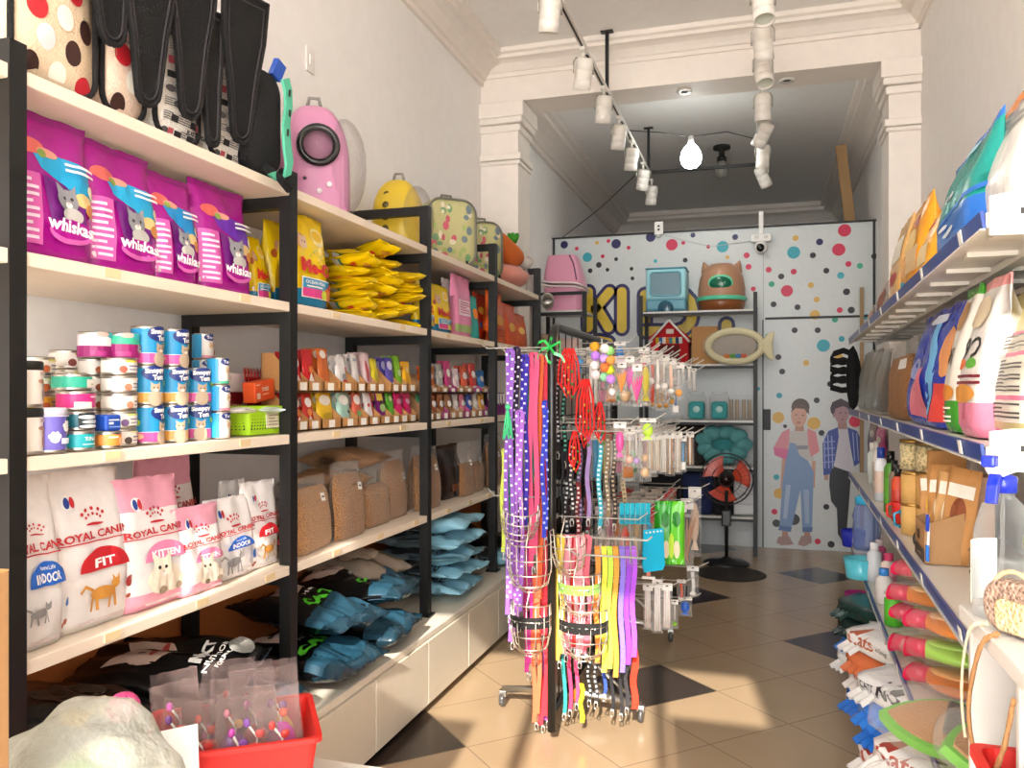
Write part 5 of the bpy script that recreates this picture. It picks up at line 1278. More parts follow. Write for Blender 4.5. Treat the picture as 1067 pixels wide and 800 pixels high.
# ---- clear packs with a header card and a toy
PACKS = []
def pack(label, px, pt, pb, y, wpx, col, toy='rod', card='#e6dfd6', film=True, group=None, rz=0.0, toy2=None, cat='toy pack'):
    x, zt, h, s_ = hang(px, pt, pb, y); w = wpx * s_
    y = need_hook(y, zt - .004, x - FX + .03)
    t = thing('toy_pack', label, cat, (x, y, zt - h), rz, group)
    if film:
        b = MB(); p = Pouch(w, h, .022, 'pillow', int(px) % 17, crk=.003, n=3); p.body(b, M('#f0ece6', 'film'), nu=6, nv=8); b.obj('pack_film', t)
    if card:
        b = MB(); b.box((0, 0, h - h * .07), (w, .004, h * .16), M(card, 'card')); b.box((0, -.003, h * .95), (.012, .002, .006), M('#3a3632')); b.obj('header_card', t)
    b = MB(); m = M(col, 'gloss', .4); m2 = M(toy2 or '#efe8de', 'gloss', .4)
    if toy == 'rod': b.tube([(0, 0, h * .08), (w * .06, -.004, h * .4), (-w * .04, -.004, h * .82)], w * .16, m, 8); b.ell((0, -.006, h * .12), (w * .3, .010, h * .07), m2, 10)
    elif toy == 'ball':
        b.ell((0, -.004, h * .18), (w * .36, .014, w * .36), m, 12); b.tube([(0, 0, h * .3), (0, 0, h * .82)], .003, m2, 5)
    elif toy == 'feather':
        for k in range(5): b.ell(((k - 2) * w * .14, -.003 * k, h * (.36 + .02 * k)), (w * .11, .006, h * .33), m, 10, rot=(0, (k - 2) * .12, 0))
    elif toy == 'brush':
        b.box((0, -.003, h * .55), (w * .22, .014, h * .5), m, bev=.003); b.box((0, -.006, h * .18), (w * .7, .016, h * .22), m2, bev=.004)
    elif toy == 'fish': b.ell((0, -.004, h * .5), (w * .34, .014, h * .3), m, 12); b.prism([(-w * .3, h * .1), (w * .3, h * .1), (0, h * .3)], -.008, .004, m, 'y')
    elif toy == 'stick':
        for k in range(3): b.tube([((k - 1) * w * .22, -.003, h * .05), ((k - 1) * w * .2, -.003, h * .85)], w * .10, m if k != 1 else m2, 7)
    b.obj('toy', t)
    return t
G1 = 'packs on the top hooks of the rolling rack'
P1 = [(638, 372, 416, 3.60, 11, '#efefe9', 'ball', 'white toy in a clear pack behind the pompoms'), (648, 378, 412, 3.55, 9, '#f0922c', 'feather', 'orange feather in a clear pack, top hook'), (656, 372, 408, 3.62, 10, '#d75fae', 'feather', 'magenta feather pack, first of two on the top hook'), (664, 380, 424, 3.60, 10, '#e6408c', 'feather', 'hot pink feather pack, second of two on the top hook'),
      (604, 366, 390, 3.75, 12, '#3f8fd0', 'fish', 'blue toy pack at the back of the first hook'), (616, 362, 384, 3.85, 10, '#7fb3d8', 'rod', 'pale blue toy pack behind the red collars'), (646, 356, 380, 3.95, 12, '#2f7ec4', 'fish', 'blue topped pack above the orange feather'), (671, 362, 400, 3.95, 11, '#c92a2e', 'rod', 'red toy pack with a white label strip'),
      (678, 366, 404, 4.0, 11, '#f2ede6', 'ball', 'white pack with red print, left in the slanting row'), (685, 366, 408, 4.06, 11, '#efe6de', 'rod', 'white pack, second in the slanting row'), (692, 370, 410, 4.12, 11, '#eadfd6', 'ball', 'white pack, third in the slanting row'), (699, 374, 412, 4.2, 11, '#f0c2a8', 'rod', 'peach pack, fourth in the slanting row'), (707, 378, 416, 4.3, 11, '#f0a24a', 'ball', 'pack with an orange ball, fifth in the slanting row')]
for px, pt, pb, y, w, c, ty, lb in P1: pack(lb, px, pt, pb, y, w, c, ty, group=G1)
P2 = [(664, 392, 424, 4.05, 8, '#35b34a', 'ball', 'pack with a green ball under the white packs'), (672, 396, 424, 4.12, 8, '#3f3a36', 'rod', 'dark toy pack beside the green ball'), (680, 396, 426, 4.2, 8, '#c98a2c', 'ball', 'amber ball pack, first of a row of four'), (687, 396, 428, 4.26, 8, '#d0953a', 'ball', 'amber ball pack, second of a row of four'), (694, 396, 428, 4.32, 8, '#c08434', 'ball', 'amber ball pack, third of a row of four'), (700, 392, 424, 4.38, 8, '#d39a42', 'ball', 'amber ball pack, last of a row of four'),
      (704, 400, 432, 4.42, 9, '#3467b8', 'brush', 'blue and white brush pack at the hook end'), (712, 378, 400, 4.5, 5, '#c9c6c0', 'stick', 'pack of silver sticks, left in the far cluster'), (718, 380, 406, 4.6, 5, '#d5d1ca', 'stick', 'pack of silver sticks, middle in the far cluster'), (723, 384, 408, 4.7, 5, '#c2beb8', 'stick', 'pack of silver sticks, right in the far cluster')]
for px, pt, pb, y, w, c, ty, lb in P2: pack(lb, px, pt, pb, y, w, c, ty, group=G1)
G2 = 'packs on the second row of hooks'
P3 = [(646, 440, 480, 3.52, 13, '#e24c96', 'fish', 'pink toy pack with red print, second hook row'), (656, 446, 486, 3.62, 11, '#e8b2a0', 'ball', 'pack with pale pink balls, second hook row'), (663, 444, 488, 3.7, 10, '#c7a3d8', 'ball', 'pack with a lilac ball, second hook row'), (675, 436, 460, 3.6, 17, '#b6e03a', 'fish', 'lime green toy in clear wrap on the second row'),
      (677, 452, 490, 3.95, 10, '#d9b98a', 'stick', 'chew stick pack, first of the pale row'), (684, 452, 492, 4.02, 10, '#e6d2b4', 'stick', 'chew stick pack, second of the pale row'), (691, 450, 494, 4.1, 10, '#efe6da', 'stick', 'chew stick pack, third of the pale row'), (698, 450, 496, 4.18, 10, '#b98a62', 'stick', 'chew stick pack, fourth of the pale row'), (706, 450, 494, 4.25, 10, '#d8c8b6', 'stick', 'chew stick pack, last of the pale row'),
      (712, 454, 492, 4.3, 7, '#3f9ad0', 'brush', 'slim blue toothbrush pack at the end of the pale row'), (719, 450, 486, 4.4, 8, '#a8743a', 'stick', 'brown chew pack behind the toothbrush pack')]
for px, pt, pb, y, w, c, ty, lb in P3: pack(lb, px, pt, pb, y, w, c, ty, group=G2)
# dark collars between
DKC = [(588, 384, 480, 3.60, '#232a2c', '#4fae8a'), (581, 372, 470, 3.5, '#1e1c20', '#cfd2d6'), (596, 462, 540, 3.52, '#2b2226', '#c9c4be'), (604, 465, 545, 3.6, '#5d4a63', '#b59cc2'), (613, 455, 540, 3.55, '#9a7fb0', None), (625, 452, 548, 3.56, '#3aa0ae', '#d9f0f2'), (633, 455, 540, 3.66, '#8e7a5e', '#d6cbb4'), (640, 455, 545, 3.7, '#3b2f29', '#b39a7c'), (590, 500, 560, 3.5, '#1d1b1d', '#a9a7a4'), (602, 505, 558, 3.56, '#7a2a2c', '#d8cfc8'), (612, 500, 552, 3.62, '#63222a', None), (650, 470, 530, 3.85, '#c9ae86', '#6f5a3e')]
dn = ['black collar strap with green marks', 'black collar strap with white marks near the pole', 'dark collar strap with pale studs', 'plum collar strap', 'lavender plain collar strap', 'turquoise studded collar strap', 'tan collar strap', 'dark brown collar strap', 'short black collar strap by the pole, second row', 'maroon collar strap with white marks', 'plain wine red collar strap', 'beige collar strap with brown marks']
for (px, pt, pb, y, c, c2), lb in zip(DKC, dn): leash(lb + ' on the rolling rack', px, pt, pb, y, c, 6, c2, group='collar straps on the rolling rack', loops=1)
# ---- long flat straps in orange, yellow and violet
FS = [(622, '#ee8e3c', 'orange'), (629, '#eadb4a', 'yellow'), (635, '#b9d84c', 'lime'), (641, '#f0963a', 'second orange'), (648, '#7f6cc8', 'blue violet'), (654, '#8f3fc0', 'violet'), (660, '#a94fd0', 'purple')]
for i, (px, c, nm) in enumerate(FS):
    leash('%s flat webbing strap in the bright row facing the camera' % nm, px, 572, [690, 700, 696, 705, 700, 692, 684][i], 3.42 + .01 * i, c, 7, None, 'fabric', 'bright flat webbing straps', 1, False)
    x, zt, h, s_ = hang(px, 620 + 9 * (i % 3), 640, 3.40 + .01 * i)
t = thing('strap_pack', 'grey clear pack row above the bright webbing straps', 'accessory pack', (hang(634, 560, 580, 3.5)[0], 3.47, zat(578, 3.6)))
b = MB(); b.box((0, .02, .04), (.26, .05, .11), M('#d8cfc4', 'film')); b.obj('pack_film', t)
for k in range(8): b = MB(); b.box((-.11 + .03 * k, .02, .035), (.004, .05, .095), M('#8f8880', 'gloss')); b.obj('divider_card', t)
b = MB(); b.tube([(FX, 3.45, zat(556, 3.6)), (FX + .40, 3.45, zat(556, 3.6)), (FX + .42, 3.45, zat(552, 3.6))], .0045, HOOK, 6); b.tube([(FX, 3.45, zat(556, 3.6)), (FX + .1, 3.41, zat(572, 3.6)), (FX + .40, 3.41, zat(572, 3.6))], .0045, HOOK, 6); RK(b, 'hook')
leash('bright red webbing strap lowest by the front caster', 661, 680, 738, 3.55, '#e8381f', 9, None, 'fabric', None, 1, False)
for i, (px, c, nm) in enumerate([(588, '#2e8f8a', 'teal leash reaching down beside the pole'), (594, '#d03a64', 'crimson leash low between two muzzles'), (601, '#d8486e', 'rose leash low between two muzzles'), (614, '#2a2a2a', 'black chain leash with pale beads, first of two'), (621, '#323032', 'black chain leash with pale beads, second of two'), (630, '#2f4a8c', 'navy leash among the black straps'), (638, '#242225', 'black strap next to the navy leash'), (647, '#2a282a', 'black strap with a hanging clip near the caster'), (653, '#333033', 'short black strap beside the bright red one')]):
    leash(nm, px, 640 if i < 3 else 676, [752, 748, 742, 728, 730, 722, 738, 742, 736][i] - (0 if i > 2 else 10), 3.5 + .02 * (i % 4), c, 5, '#cfcac2' if 3 <= i <= 4 else None, group='low leashes on the rolling rack', loops=1)
t = thing('ball_toy', 'orange rubber toy hanging low behind the muzzles', 'dog toy', (hang(602, 712, 730, 3.6)[0], 3.6, zat(716, 3.72)))
b = MB(); b.ell((0, 0, -.02), (.028, .022, .035), M('#ea6a22', 'gloss'), 12); b.tube([(0, 0, .01), (0, 0, .06)], .004, M('#ea6a22', 'gloss'), 6); b.obj('toy_body', t)
leash('yellow green leash handle loop hanging lowest', 606, 715, 752, 3.5, '#e6d823', 6, None, 'fabric', None, 1, False)
# ---- wire muzzles
def muzzle(label, px, py, wpx, hpx, y, band=None, rz=0.0, tilt=0.0):
    x, d = on_y(px, y); s_ = d / FOC; w = wpx * s_ / 2; h = hpx * s_
    t = thing('wire_muzzle', label, 'muzzle', (x, y, zat(py, d)), 0, 'wire muzzles on the rolling rack')
    t.rotation_euler = (tilt, 0, rz)
    b = MB(); wm = M('#e6dfcf', 'metal', .4)
    for k in range(9):
        a = -pi * .1 + k * pi * 1.2 / 8
        b.tube([(w * cos(a), -w * .8 * sin(a), h / 2), (w * 1.02 * cos(a), -w * .85 * sin(a), 0), (w * .85 * cos(a), -w * .7 * sin(a), -h * .32), (w * .3 * cos(a), -w * .25 * sin(a), -h / 2)], .0024, wm, 5)
    for z_, k_ in ((.5, 1), (.2, 1.02), (-.1, .98), (-.34, .82)):
        b.tube([(w * k_ * cos(a), -w * .82 * k_ * sin(a), h * z_) for a in [-pi * .1 + j * pi * 1.2 / 14 for j in range(15)]], .0026, wm, 5)
    b.tube([(w * .32 * cos(a), -w * .27 * sin(a), -h * .5) for a in [j * pi / 6 for j in range(12)]], .0026, wm, 5, True)
    b.tube([(0, -w * .8, h * .5), (0, -w * .2, h * .75), (0, 0, h * .9)], .0026, wm, 5)
    b.obj('wire_basket', t)
    if band:
        b = MB(); bm2 = M(band, 'fabric'); b.grid(lambda a, v: Vector((w * 1.03 * cos(-.1 + a * pi * 1.06), -w * .86 * sin(-.1 + a * pi * 1.06), h * (.30 - .22 * v))), 16, 2, bm2); b.obj('nose_band', t)
        b = MB()
        for a in (.9, 2.2): b.lathe([(0, .002), (.005, .002), (.006, 0)], CHR, (w * 1.05 * cos(a), -w * .89 * sin(a), h * .19), 8, (pi / 2, 0, pi / 2 - a))
        b.obj('rivets', t)
    return t
muzzle('upper left wire muzzle tangled with pink leashes', 542, 545, 38, 40, 3.34, None, .4, .5)
muzzle('middle left wire muzzle without a band', 552, 590, 46, 52, 3.32, None, .1, .1)
muzzle('lower left wire muzzle with a black band', 553, 655, 42, 54, 3.34, '#1d1b1a')
muzzle('upper wire muzzle right of the pole', 592, 575, 36, 44, 3.34, None, -.2, .2)
muzzle('wire muzzle with a green band right of the pole', 604, 618, 44, 46, 3.32, '#7fb04a', -.1, .1)
muzzle('lower right wire muzzle with a black band', 608, 660, 50, 54, 3.30, '#1d1b1a')
# pink soft leashes bunch beside the muzzles
for i, (px, c, nm) in enumerate([(583, '#e8c64a', 'yellow cord leash right of the pole'), (590, '#ef9aa8', 'pale pink cord leash, left in the pink bunch'), (597, '#e8808f', 'salmon pink cord leash, second in the pink bunch'), (604, '#f0a4ae', 'soft pink cord leash, third in the pink bunch'), (611, '#e2707f', 'coral pink cord leash, right in the pink bunch'), (600, '#d8342c', 'red cord leash behind the pink bunch')]):
    leash(nm, px, 560, 688 - 7 * (i % 3), 3.42 + .02 * (i % 3), c, 6, None, group='cord leashes beside the muzzles')
# ---- turquoise combs, green bone packs, grey packs at the right
for k in range(6):
    x, zt, h, s_ = hang(648 + 5.4 * k, 524, 546, 3.7); t = thing('pet_comb', '%s turquoise comb in the upper fan at the hook end' % ['first', 'second', 'third', 'fourth', 'fifth', 'sixth'][k], 'comb', (x, 3.7, zt), .5, 'turquoise combs in a row')
    b = MB(); tq = M('#25a9bd', 'gloss'); b.box((0, 0, -h * .5), (.022, .007, h), tq, bev=.002)
    for j in range(6): b.box((-.008 + .0033 * j, -.004, -h * .72), (.0012, .004, h * .4), M('#157d8e'))
    b.obj('comb_body', t)
for k in range(5):
    x, zt, h, s_ = hang(673 + 3.5 * k, 552, 596, 3.66); t = thing('pet_comb', '%s long turquoise comb of the lower bunch' % ['first', 'second', 'third', 'fourth', 'fifth'][k], 'comb', (x, 3.66 + .012 * k, zt), .7, 'long turquoise combs in a bunch')
    b = MB(); tq = M('#25b4d8', 'gloss'); b.prism([(-.012, 0), (.012, 0), (.020, -h * .9), (.008, -h), (-.008, -h), (-.018, -h * .85)], -.004, .004, tq, 'y'); b.lathe([(0, .003), (.005, .003), (.005, 0)], M('#e8e2d8'), (0, -.004, -.012), 8, (pi / 2, 0, 0)); b.obj('comb_body', t)
for k, (px, c, lb) in enumerate([(692, '#2f9e22', 'dark green bone print pack, left of the pair'), (703, '#63c22a', 'light green bone print pack, right of the pair')]):
    x, zt, h, s_ = hang(px, 522, 588, 3.95); w = 20 * s_
    p = Pouch(w, h, .035, 'pillow', 40 + k, crk=.004, n=4)
    t = bag('treat_pack', lb, 'toy pack', p, M(c, 'foil'), [(M('#b9de3c', 'print'), ellipse(-.3 * w / 2, h * .3, w * .14, h * .2)), (M('#ead9b4', 'print'), ellipse(.25 * w / 2, h * .25, w * .16, h * .14)), (M('#1f7d1a', 'print'), ellipse(.2 * w / 2, h * .72, w * .22, h * .12))], group='green bone print packs', nu=8, nv=10)
    place(t, (x, 3.95, zt - h))
for i, (px, pt, pb, y, w, c, ty, lb) in enumerate([(716, 520, 590, 4.4, 13, '#b98e70', 'feather', 'brown toy pack at the right end, lower hooks'), (724, 508, 580, 4.6, 13, '#d4b8a0', 'fish', 'pack with a red spot at the far right of the rack'), (711, 524, 586, 4.25, 9, '#c89a72', 'stick', 'tan chew pack beside the green bone packs'), (675, 608, 656, 3.9, 10, '#e6d6d0', 'stick', 'pale card pack, first of three low at the right'), (684, 606, 662, 3.86, 11, '#efe2dc', 'stick', 'pale card pack, second of three low at the right'), (695, 608, 656, 3.9, 11, '#ecdcd4', 'stick', 'pale card pack, third of three low at the right'), (703, 625, 655, 4.0, 7, '#8fc43a', 'ball', 'small pack with a green cap by the black caster'), (676, 590, 604, 3.8, 20, '#e8866a', 'brush', 'salmon rubber brush below the turquoise combs'), (722, 590, 622, 4.4, 12, '#d7d3ce', 'rod', 'grey clear pack low at the far right'), (710, 604, 626, 4.3, 9, '#d9502e', 'rod', 'orange handled toy low at the right'), (714, 622, 642, 4.35, 14, '#2f64c4', 'fish', 'blue toy in a bag, lowest at the right')]):
    pack(lb, px, pt, pb, y, w, c, ty, group='packs on the lower right hooks', film=i != 7)
hook(3.9, zat(520, 3.95), .42); hook(4.2, zat(605, 4.2), .38)

# more packs filling the hooks
CN = [('#efe9e0', 'white'), ('#d9b48a', 'tan'), ('#e8a0b8', 'pink'), ('#c9c4bc', 'silver grey'), ('#3f8fb8', 'blue'), ('#b9703a', 'brown'), ('#d8c43a', 'yellow'), ('#57b06a', 'green'), ('#d8503a', 'red orange')]
TY = ['stick', 'ball', 'rod', 'brush', 'fish']
on_ = ['first', 'second', 'third', 'fourth', 'fifth', 'sixth', 'seventh']
rk = random.Random(12); kk = 0; protos = {}
for ri, (z, rn, hh) in enumerate(((1.665, 'top', .23), (1.305, 'middle', .22), (.93, 'lower', .26))):
    for hi, y in enumerate((3.80, 4.02, 4.24, 4.46, 4.68, 4.88)):
        hook(y, z + .0, .40)
        for j, xo in enumerate((.10, .18, .26, .35)):
            if hi == 0 and ri == 2 and j < 2: continue
            ci, ti = (kk * 5 + ri) % 9, (kk * 3 + hi) % 5; c, cn = CN[ci]; kk += 1
            lb = '%s %s pack, %s from the pole on the %s %s row hook' % (cn, TY[ti], on_[j], on_[hi], rn)
            key = (ci, ti, ri)
            if key not in protos:
                w = .062 + .012 * (kk % 2); t = thing('toy_pack', lb, 'toy pack', group='packs filling the %s row of hooks' % rn)
                b = MB(); Pouch(w, hh, .02, 'pillow', kk % 13, crk=.003, n=3).body(b, M('#f0ece6', 'film'), nu=5, nv=6); b.obj('pack_film', t)
                b = MB(); b.box((0, 0, hh * .94), (w, .004, hh * .15), M(['#e6dfd6', '#d8c9b8', '#c93a3a', '#e9d9e0'][kk % 4], 'card')); b.obj('header_card', t)
                b = MB(); m = M(c, 'gloss', .4)
                if TY[ti] == 'stick':
                    for q in (-1, 1): b.tube([(q * w * .2, 0, hh * .06), (q * w * .16, 0, hh * .85)], w * .12, m, 6)
                elif TY[ti] == 'ball': b.ell((0, 0, hh * .2), (w * .36, .013, w * .4), m, 10); b.ell((0, 0, hh * .5), (w * .28, .012, w * .3), m, 10)
                elif TY[ti] == 'rod': b.tube([(0, 0, hh * .06), (.004, 0, hh * .5), (0, 0, hh * .86)], w * .2, m, 7)
                elif TY[ti] == 'brush': b.box((0, 0, hh * .6), (w * .25, .012, hh * .5), m, bev=.003); b.box((0, 0, hh * .2), (w * .7, .015, hh * .24), m, bev=.004)
                else: b.ell((0, 0, hh * .5), (w * .34, .013, hh * .3), m, 10); b.prism([(-w * .3, hh * .1), (w * .3, hh * .1), (0, hh * .3)], -.006, .006, m, 'y')
                b.obj('toy', t); protos[key] = t
            else: t = dup(protos[key], (0, 0, 0), 0, lb)
            place(t, (FX + xo + rk.uniform(-.01, .01), y, z + .008 - hh), (0, 0, R90 * (.3 + .25 * rk.random())))
# dark collar straps hung close along the grid
for k in range(14):
    y = 3.47 + .10 * k; zt = [1.25, 1.22, 1.27][k % 3]
    lb = '%s dark strap from the front, hung against the black wire grid' % (on_ + ['eighth', 'ninth', 'tenth', 'eleventh', 'twelfth', 'thirteenth', 'fourteenth'])[k]
    t = thing('pet_leash', lb, 'leash', (FX + .03, y, zt), R90, 'dark straps along the wire grid')
    m = M(['#1d1b1f', '#3a2026', '#22303a', '#2c2a1e'][k % 4], 'fabric'); b = MB(); b.strip([(0, 0, .02)] + [(.004 * sin(j + k), .004 * cos(j * 1.3), -.034 * j) for j in range(9)], (.034, 0, 0), .004, m); o = b.obj('strap', t)
    b = MB(); b.tube([(0, 0, -.27), (.008, 0, -.285), (0, 0, -.31), (-.008, 0, -.285), (0, 0, -.27)], .003, CHR, 5); b.obj('snap_clip', t)
# ================================================================ right wall gondola
RS = .032; R0 = .3745
RZ = -R90 - RS
R1, R2, R3, R4 = 1.867, 1.396, .975, .526
GY0, GY1 = 1.86, 5.93
def rx_(y, o=0.0): return R0 + RS * y + o
def on_r(px, o=0.0):
    a = ray(px); d = (R0 + o) / (a[0] - RS * a[1]); return d * a[0], d * a[1], d
GM = M('#e0dacf', 'paint', .35); BLU = M('#24418f', 'gloss', .3)
gon = thing('gondola_shelving', 'white metal gondola shelving with blue price rails along the right wall', 'shelving', (rx_(GY0), GY0, 0), RZ)
LN = (GY1 - GY0) / cos(RS); DP = .36
# local frame: front at y = 0, depth to +y, length from x = 0 (near end) to -LN (far end)
b = MB(); b.box((-LN / 2, DP + .012, 1.08), (LN, .02, 2.1), GM); b.obj('back_panel', gon)
for i in range(5):
    b = MB(); b.box((-.02 - (LN - .04) * i / 4, DP - .01, 1.09), (.04, .03, 2.14), GM); b.obj('upright', gon)
for z, nm in ((R1, 'shelf'), (R2, 'shelf'), (R3, 'shelf'), (R4, 'shelf'), (.14, 'base_deck')):
    b = MB(); b.box((-LN / 2, DP / 2 - .01, z - .010), (LN, DP - .02, .016), GM)
    b.box((-LN / 2, .002, z - .018), (LN, .012, .03), GM)
    for k in range(14): b.box((-LN * (k + .5) / 14, DP / 2, z - .024), (.05, DP * .8, .012), GM)
    b.box((-LN / 2, DP * .45, z - .030), (LN - .02, .03, .02), GM)
    so = b.obj(nm, gon)
    if z > .2:
        b = MB(); b.box((-LN / 2, -.009, z - .016), (LN, .007, .036), BLU, rot=(.15, 0, 0)); b.box((-LN / 2, -.010, z - .036), (LN, .010, .004), GM); pr = b.obj('price_rail', so)
        for k in range(6):
            b = MB(); b.box((-LN * (k + .35) / 7, -.0155, z - .016), (.035, .002, .030), M('#e9e6dd', 'card'), rot=(.15, 0, 0)); b.obj('price_tag', so)
        b = MB(); b.prism([(.0, z - .05), (.0, z + .028), (.04, z + .034), (DP, z + .034), (DP, z - .07), (.2, z - .055)], .002, .012, GM, 'x'); 
        for q in (.06, .2): b.box((.0125, q, z - .005), (.002, .012, .012), M('#2a2826'))
        b.box((.0125, .2, z + .016), (.002, .18, .005), M('#bdb7aa')); b.obj('end_bracket', gon)
def rbag(px0, px1, pt, z, d, col, label, seed, bands=(), name='pet_food_bag', kind='foil', style='stand', cat='pet food bag', group=None, o=.02, hmax=.385, lean=0.0, matfn=None, h=None, crk=.005, rz=0.0):
    xa, ya, da = on_r(px0, o); xb, yb, db = on_r(px1, o); w = ya - yb; xm, ym, dm = on_r((px0 + px1) / 2, o)
    hh = h or min(hmax, zat(pt, dm) - z); W, H = w / 2, hh; sh = []
    for b_ in bands:
        if b_[0] == 'r': sh.append((M(b_[1], 'print'), rect(b_[2] * W, b_[3] * H, b_[4] * W, b_[5] * H)))
        elif b_[0] == 'e': sh.append((M(b_[1], 'print'), ellipse(b_[2] * W, b_[3] * H, b_[4] * W, b_[5] * H)))
        elif b_[0] == 't': sh.append((M(b_[1], 'print'), 'text', b_[2], b_[3] * W, b_[4] * H, b_[5] * H, b_[6] * W))
        elif b_[0] == 'l': sh += lines(M(b_[1], 'print'), b_[2] * W, b_[4] * W, b_[3] * H, b_[5] * H, b_[6])
        elif b_[0] == 'p': sh.append((M(b_[1], 'print'), [(x * W, y * H) for x, y in b_[2]]))
    t = bag(name, label, cat, Pouch(w, hh, d, style, seed, crk=crk, lean=lean), M(col, kind), sh, matfn=matfn, group=group, nu=12, nv=14)
    yc = (ya + yb) / 2
    place(t, (rx_(yc, o) + d / 2, yc, z + .003), RZ + rz); return t
tq, bl = M('#12998f', 'foil'), M('#2f74cc', 'foil')
rbag(968, 1010, 96, R1, .13, '#12998f', 'tall turquoise and blue pet food bag pinched at its top', 201, [('p', '#2f74cc', [(-.98, .34), (.98, .44), (.98, .40), (-.98, .30)]), ('e', '#eef2f2', -.2, .56, .22, .04), ('e', '#161a20', -.2, .55, .1, .03), ('e', '#d8e6f4', .1, .2, .3, .03), ('e', '#d8e6f4', -.2, .28, .2, .02), ('e', '#9fd8e8', .1, .9, .3, .03)], matfn=lambda u, v: bl if v < .36 or v > .9 else tq, hmax=.30, lean=.04)
wb, orr = M('#ece6de', 'foil'), M('#ef8412', 'foil')
rbag(1012, 1056, 92, R1, .15, '#ece6de', 'big white pet food bag with an orange folded top', 202, [('r', '#f09a3a', -.98, .0, -.55, .45), ('l', '#8c8a88', -.2, .66, .7, .86, 4), ('p', '#e9852a', [(-.9, .1), (-.4, .2), (-.5, .5), (-.9, .4)])], matfn=lambda u, v: orr if v > .87 or u < -.93 else wb, hmax=.36, o=.06)
rbag(1053, 1090, 120, R1, .14, '#efe9e4', 'white bag with a pink patch at the right edge of the photo', 203, [('e', '#d9518c', .0, .3, .5, .12), ('l', '#6e6a68', -.5, .6, .3, .75, 3)], hmax=.32, o=.15)
rbag(936, 954, 212, R1, .12, '#f0a01e', 'larger orange pet food bag with a red logo spot', 204, [('e', '#c3342a', .1, .78, .3, .06), ('e', '#eec56a', .0, .55, .6, .14), ('r', '#e3c089', -.1, .18, .8, .45), ('e', '#2f9bb0', -.4, .08, .3, .06)])
rbag(953, 968, 222, R1, .12, '#f2ac2c', 'yellow orange pet food bag beside the turquoise bag', 205, [('e', '#d95a2a', .0, .8, .4, .05), ('r', '#f0d49a', -.6, .2, .6, .5)])
rbag(924, 937, 232, R1, .11, '#e8b56a', 'tan and orange bag, third of the orange group', 206, [('e', '#c23a2e', .0, .3, .5, .08), ('r', '#f4ead4', -.7, .5, .7, .8)])
rbag(911, 925, 285, R1, .12, '#c9a890', 'clear bag of brown chews at the far end of the top right shelf', 207, [('e', '#8c4a34', .1, .4, .5, .2), ('e', '#6d3524', -.3, .2, .3, .12)], kind='film')
rbag(900, 913, 312, R1, .10, '#ded6cc', 'pale clear bag, farthest on the top right shelf', 208, [('e', '#b98a78', .0, .4, .5, .2)], kind='film')
x_, y_, d_ = on_r(921, .1)
t = thing('cardboard_roll', 'short tan cardboard roll standing on the top right shelf behind the chews', 'roll', (rx_(5.45, .26), 5.45, R1 + .002))
b = MB(); b.lathe([(.05, 0), (.05, .40), (.042, .40), (.042, .01), (.05, 0)], M('#c79a6a', 'card'), n=20); b.obj('tube', t)
# second shelf
rbag(1020, 1066, 300, R2, .16, '#e6d7a8', 'big clear and pink bag with rows of small print', 211, [('r', '#f1ead8', -.85, .12, .85, .70), ('r', '#e07a96', -.95, .26, .95, .29), ('r', '#e07a96', -.95, .54, .95, .565), ('r', '#e07a96', -.95, .68, .95, .70), ('l', '#4c4640', -.75, .14, .75, .25, 4), ('l', '#4c4640', -.75, .31, .75, .52, 9), ('l', '#8a8274', -.75, .58, .75, .67, 4)], matfn=lambda u, v: M('#e58fa6', 'foil') if v < .1 else M('#d8c88c', 'foil'), hmax=.385, o=.06)
rbag(994, 1016, 292, R2, .15, '#eee8e0', 'white bag with big black numeral and a pink foot', 212, [('t', '#15130f', '9つ', .0, .56, .15, 1.2), ('e', '#e8743c', -.45, .46, .25, .035), ('e', '#63b23a', .25, .46, .3, .035), ('l', '#7a1d2c', -.8, .32, .8, .40, 2), ('e', '#d7923a', 0, .27, .7, .06), ('e', '#d9c6a4', .0, .78, .7, .1), ('t', '#c23a4a', '2', .1, .14, .07, .3)], matfn=lambda u, v: M('#ea8aa4', 'foil') if v < .24 else (M('#f0a0a0', 'foil') if v > .93 else M('#eee8e0', 'foil')), hmax=.385, o=.015)
rbag(980, 994, 300, R2, .14, '#e6dfd2', 'white and green bag between the blue one and the numeral one', 213, [('t', '#1c1a16', '95', -.1, .52, .13, 1.0), ('e', '#b98a4a', .0, .8, .6, .1), ('e', '#d78a2c', 0, .27, .7, .06), ('l', '#e9f2df', -.5, .06, .5, .18, 4)], matfn=lambda u, v: M('#3f9a2a', 'foil') if v < .22 or v > .94 else M('#e6dfd2', 'foil'), hmax=.385)
rbag(942, 981, 322, R2, .15, '#2038b8', 'crinkled royal blue bag with a light blue wave', 214, [('p', '#6fb6e6', [(.25, .1), (.55, .1), (.45, .5), (.2, .9), (.05, .9), (.15, .5)]), ('p', '#e07a8a', [(-.5, .08), (.2, .06), (.0, .5), (-.4, .45)]), ('e', '#e59a5c', .75, .6, .2, .2), ('r', '#d9443a', .6, .05, .95, .35), ('e', '#dfe6f4', .1, .9, .4, .04), ('e', '#8f9ac8', -.5, .5, .2, .1)], hmax=.385, crk=.014)
rbag(921, 941, 355, R2, .10, '#7a4a2c', 'clear bag of brown kibble with a price sticker on the right wall shelf', 215, [('r', '#f0ece6', .3, .62, .75, .74)], hmax=.385, matfn=lambda u, v: M('#d6cfc6', 'clear') if v > .8 else KIBD)
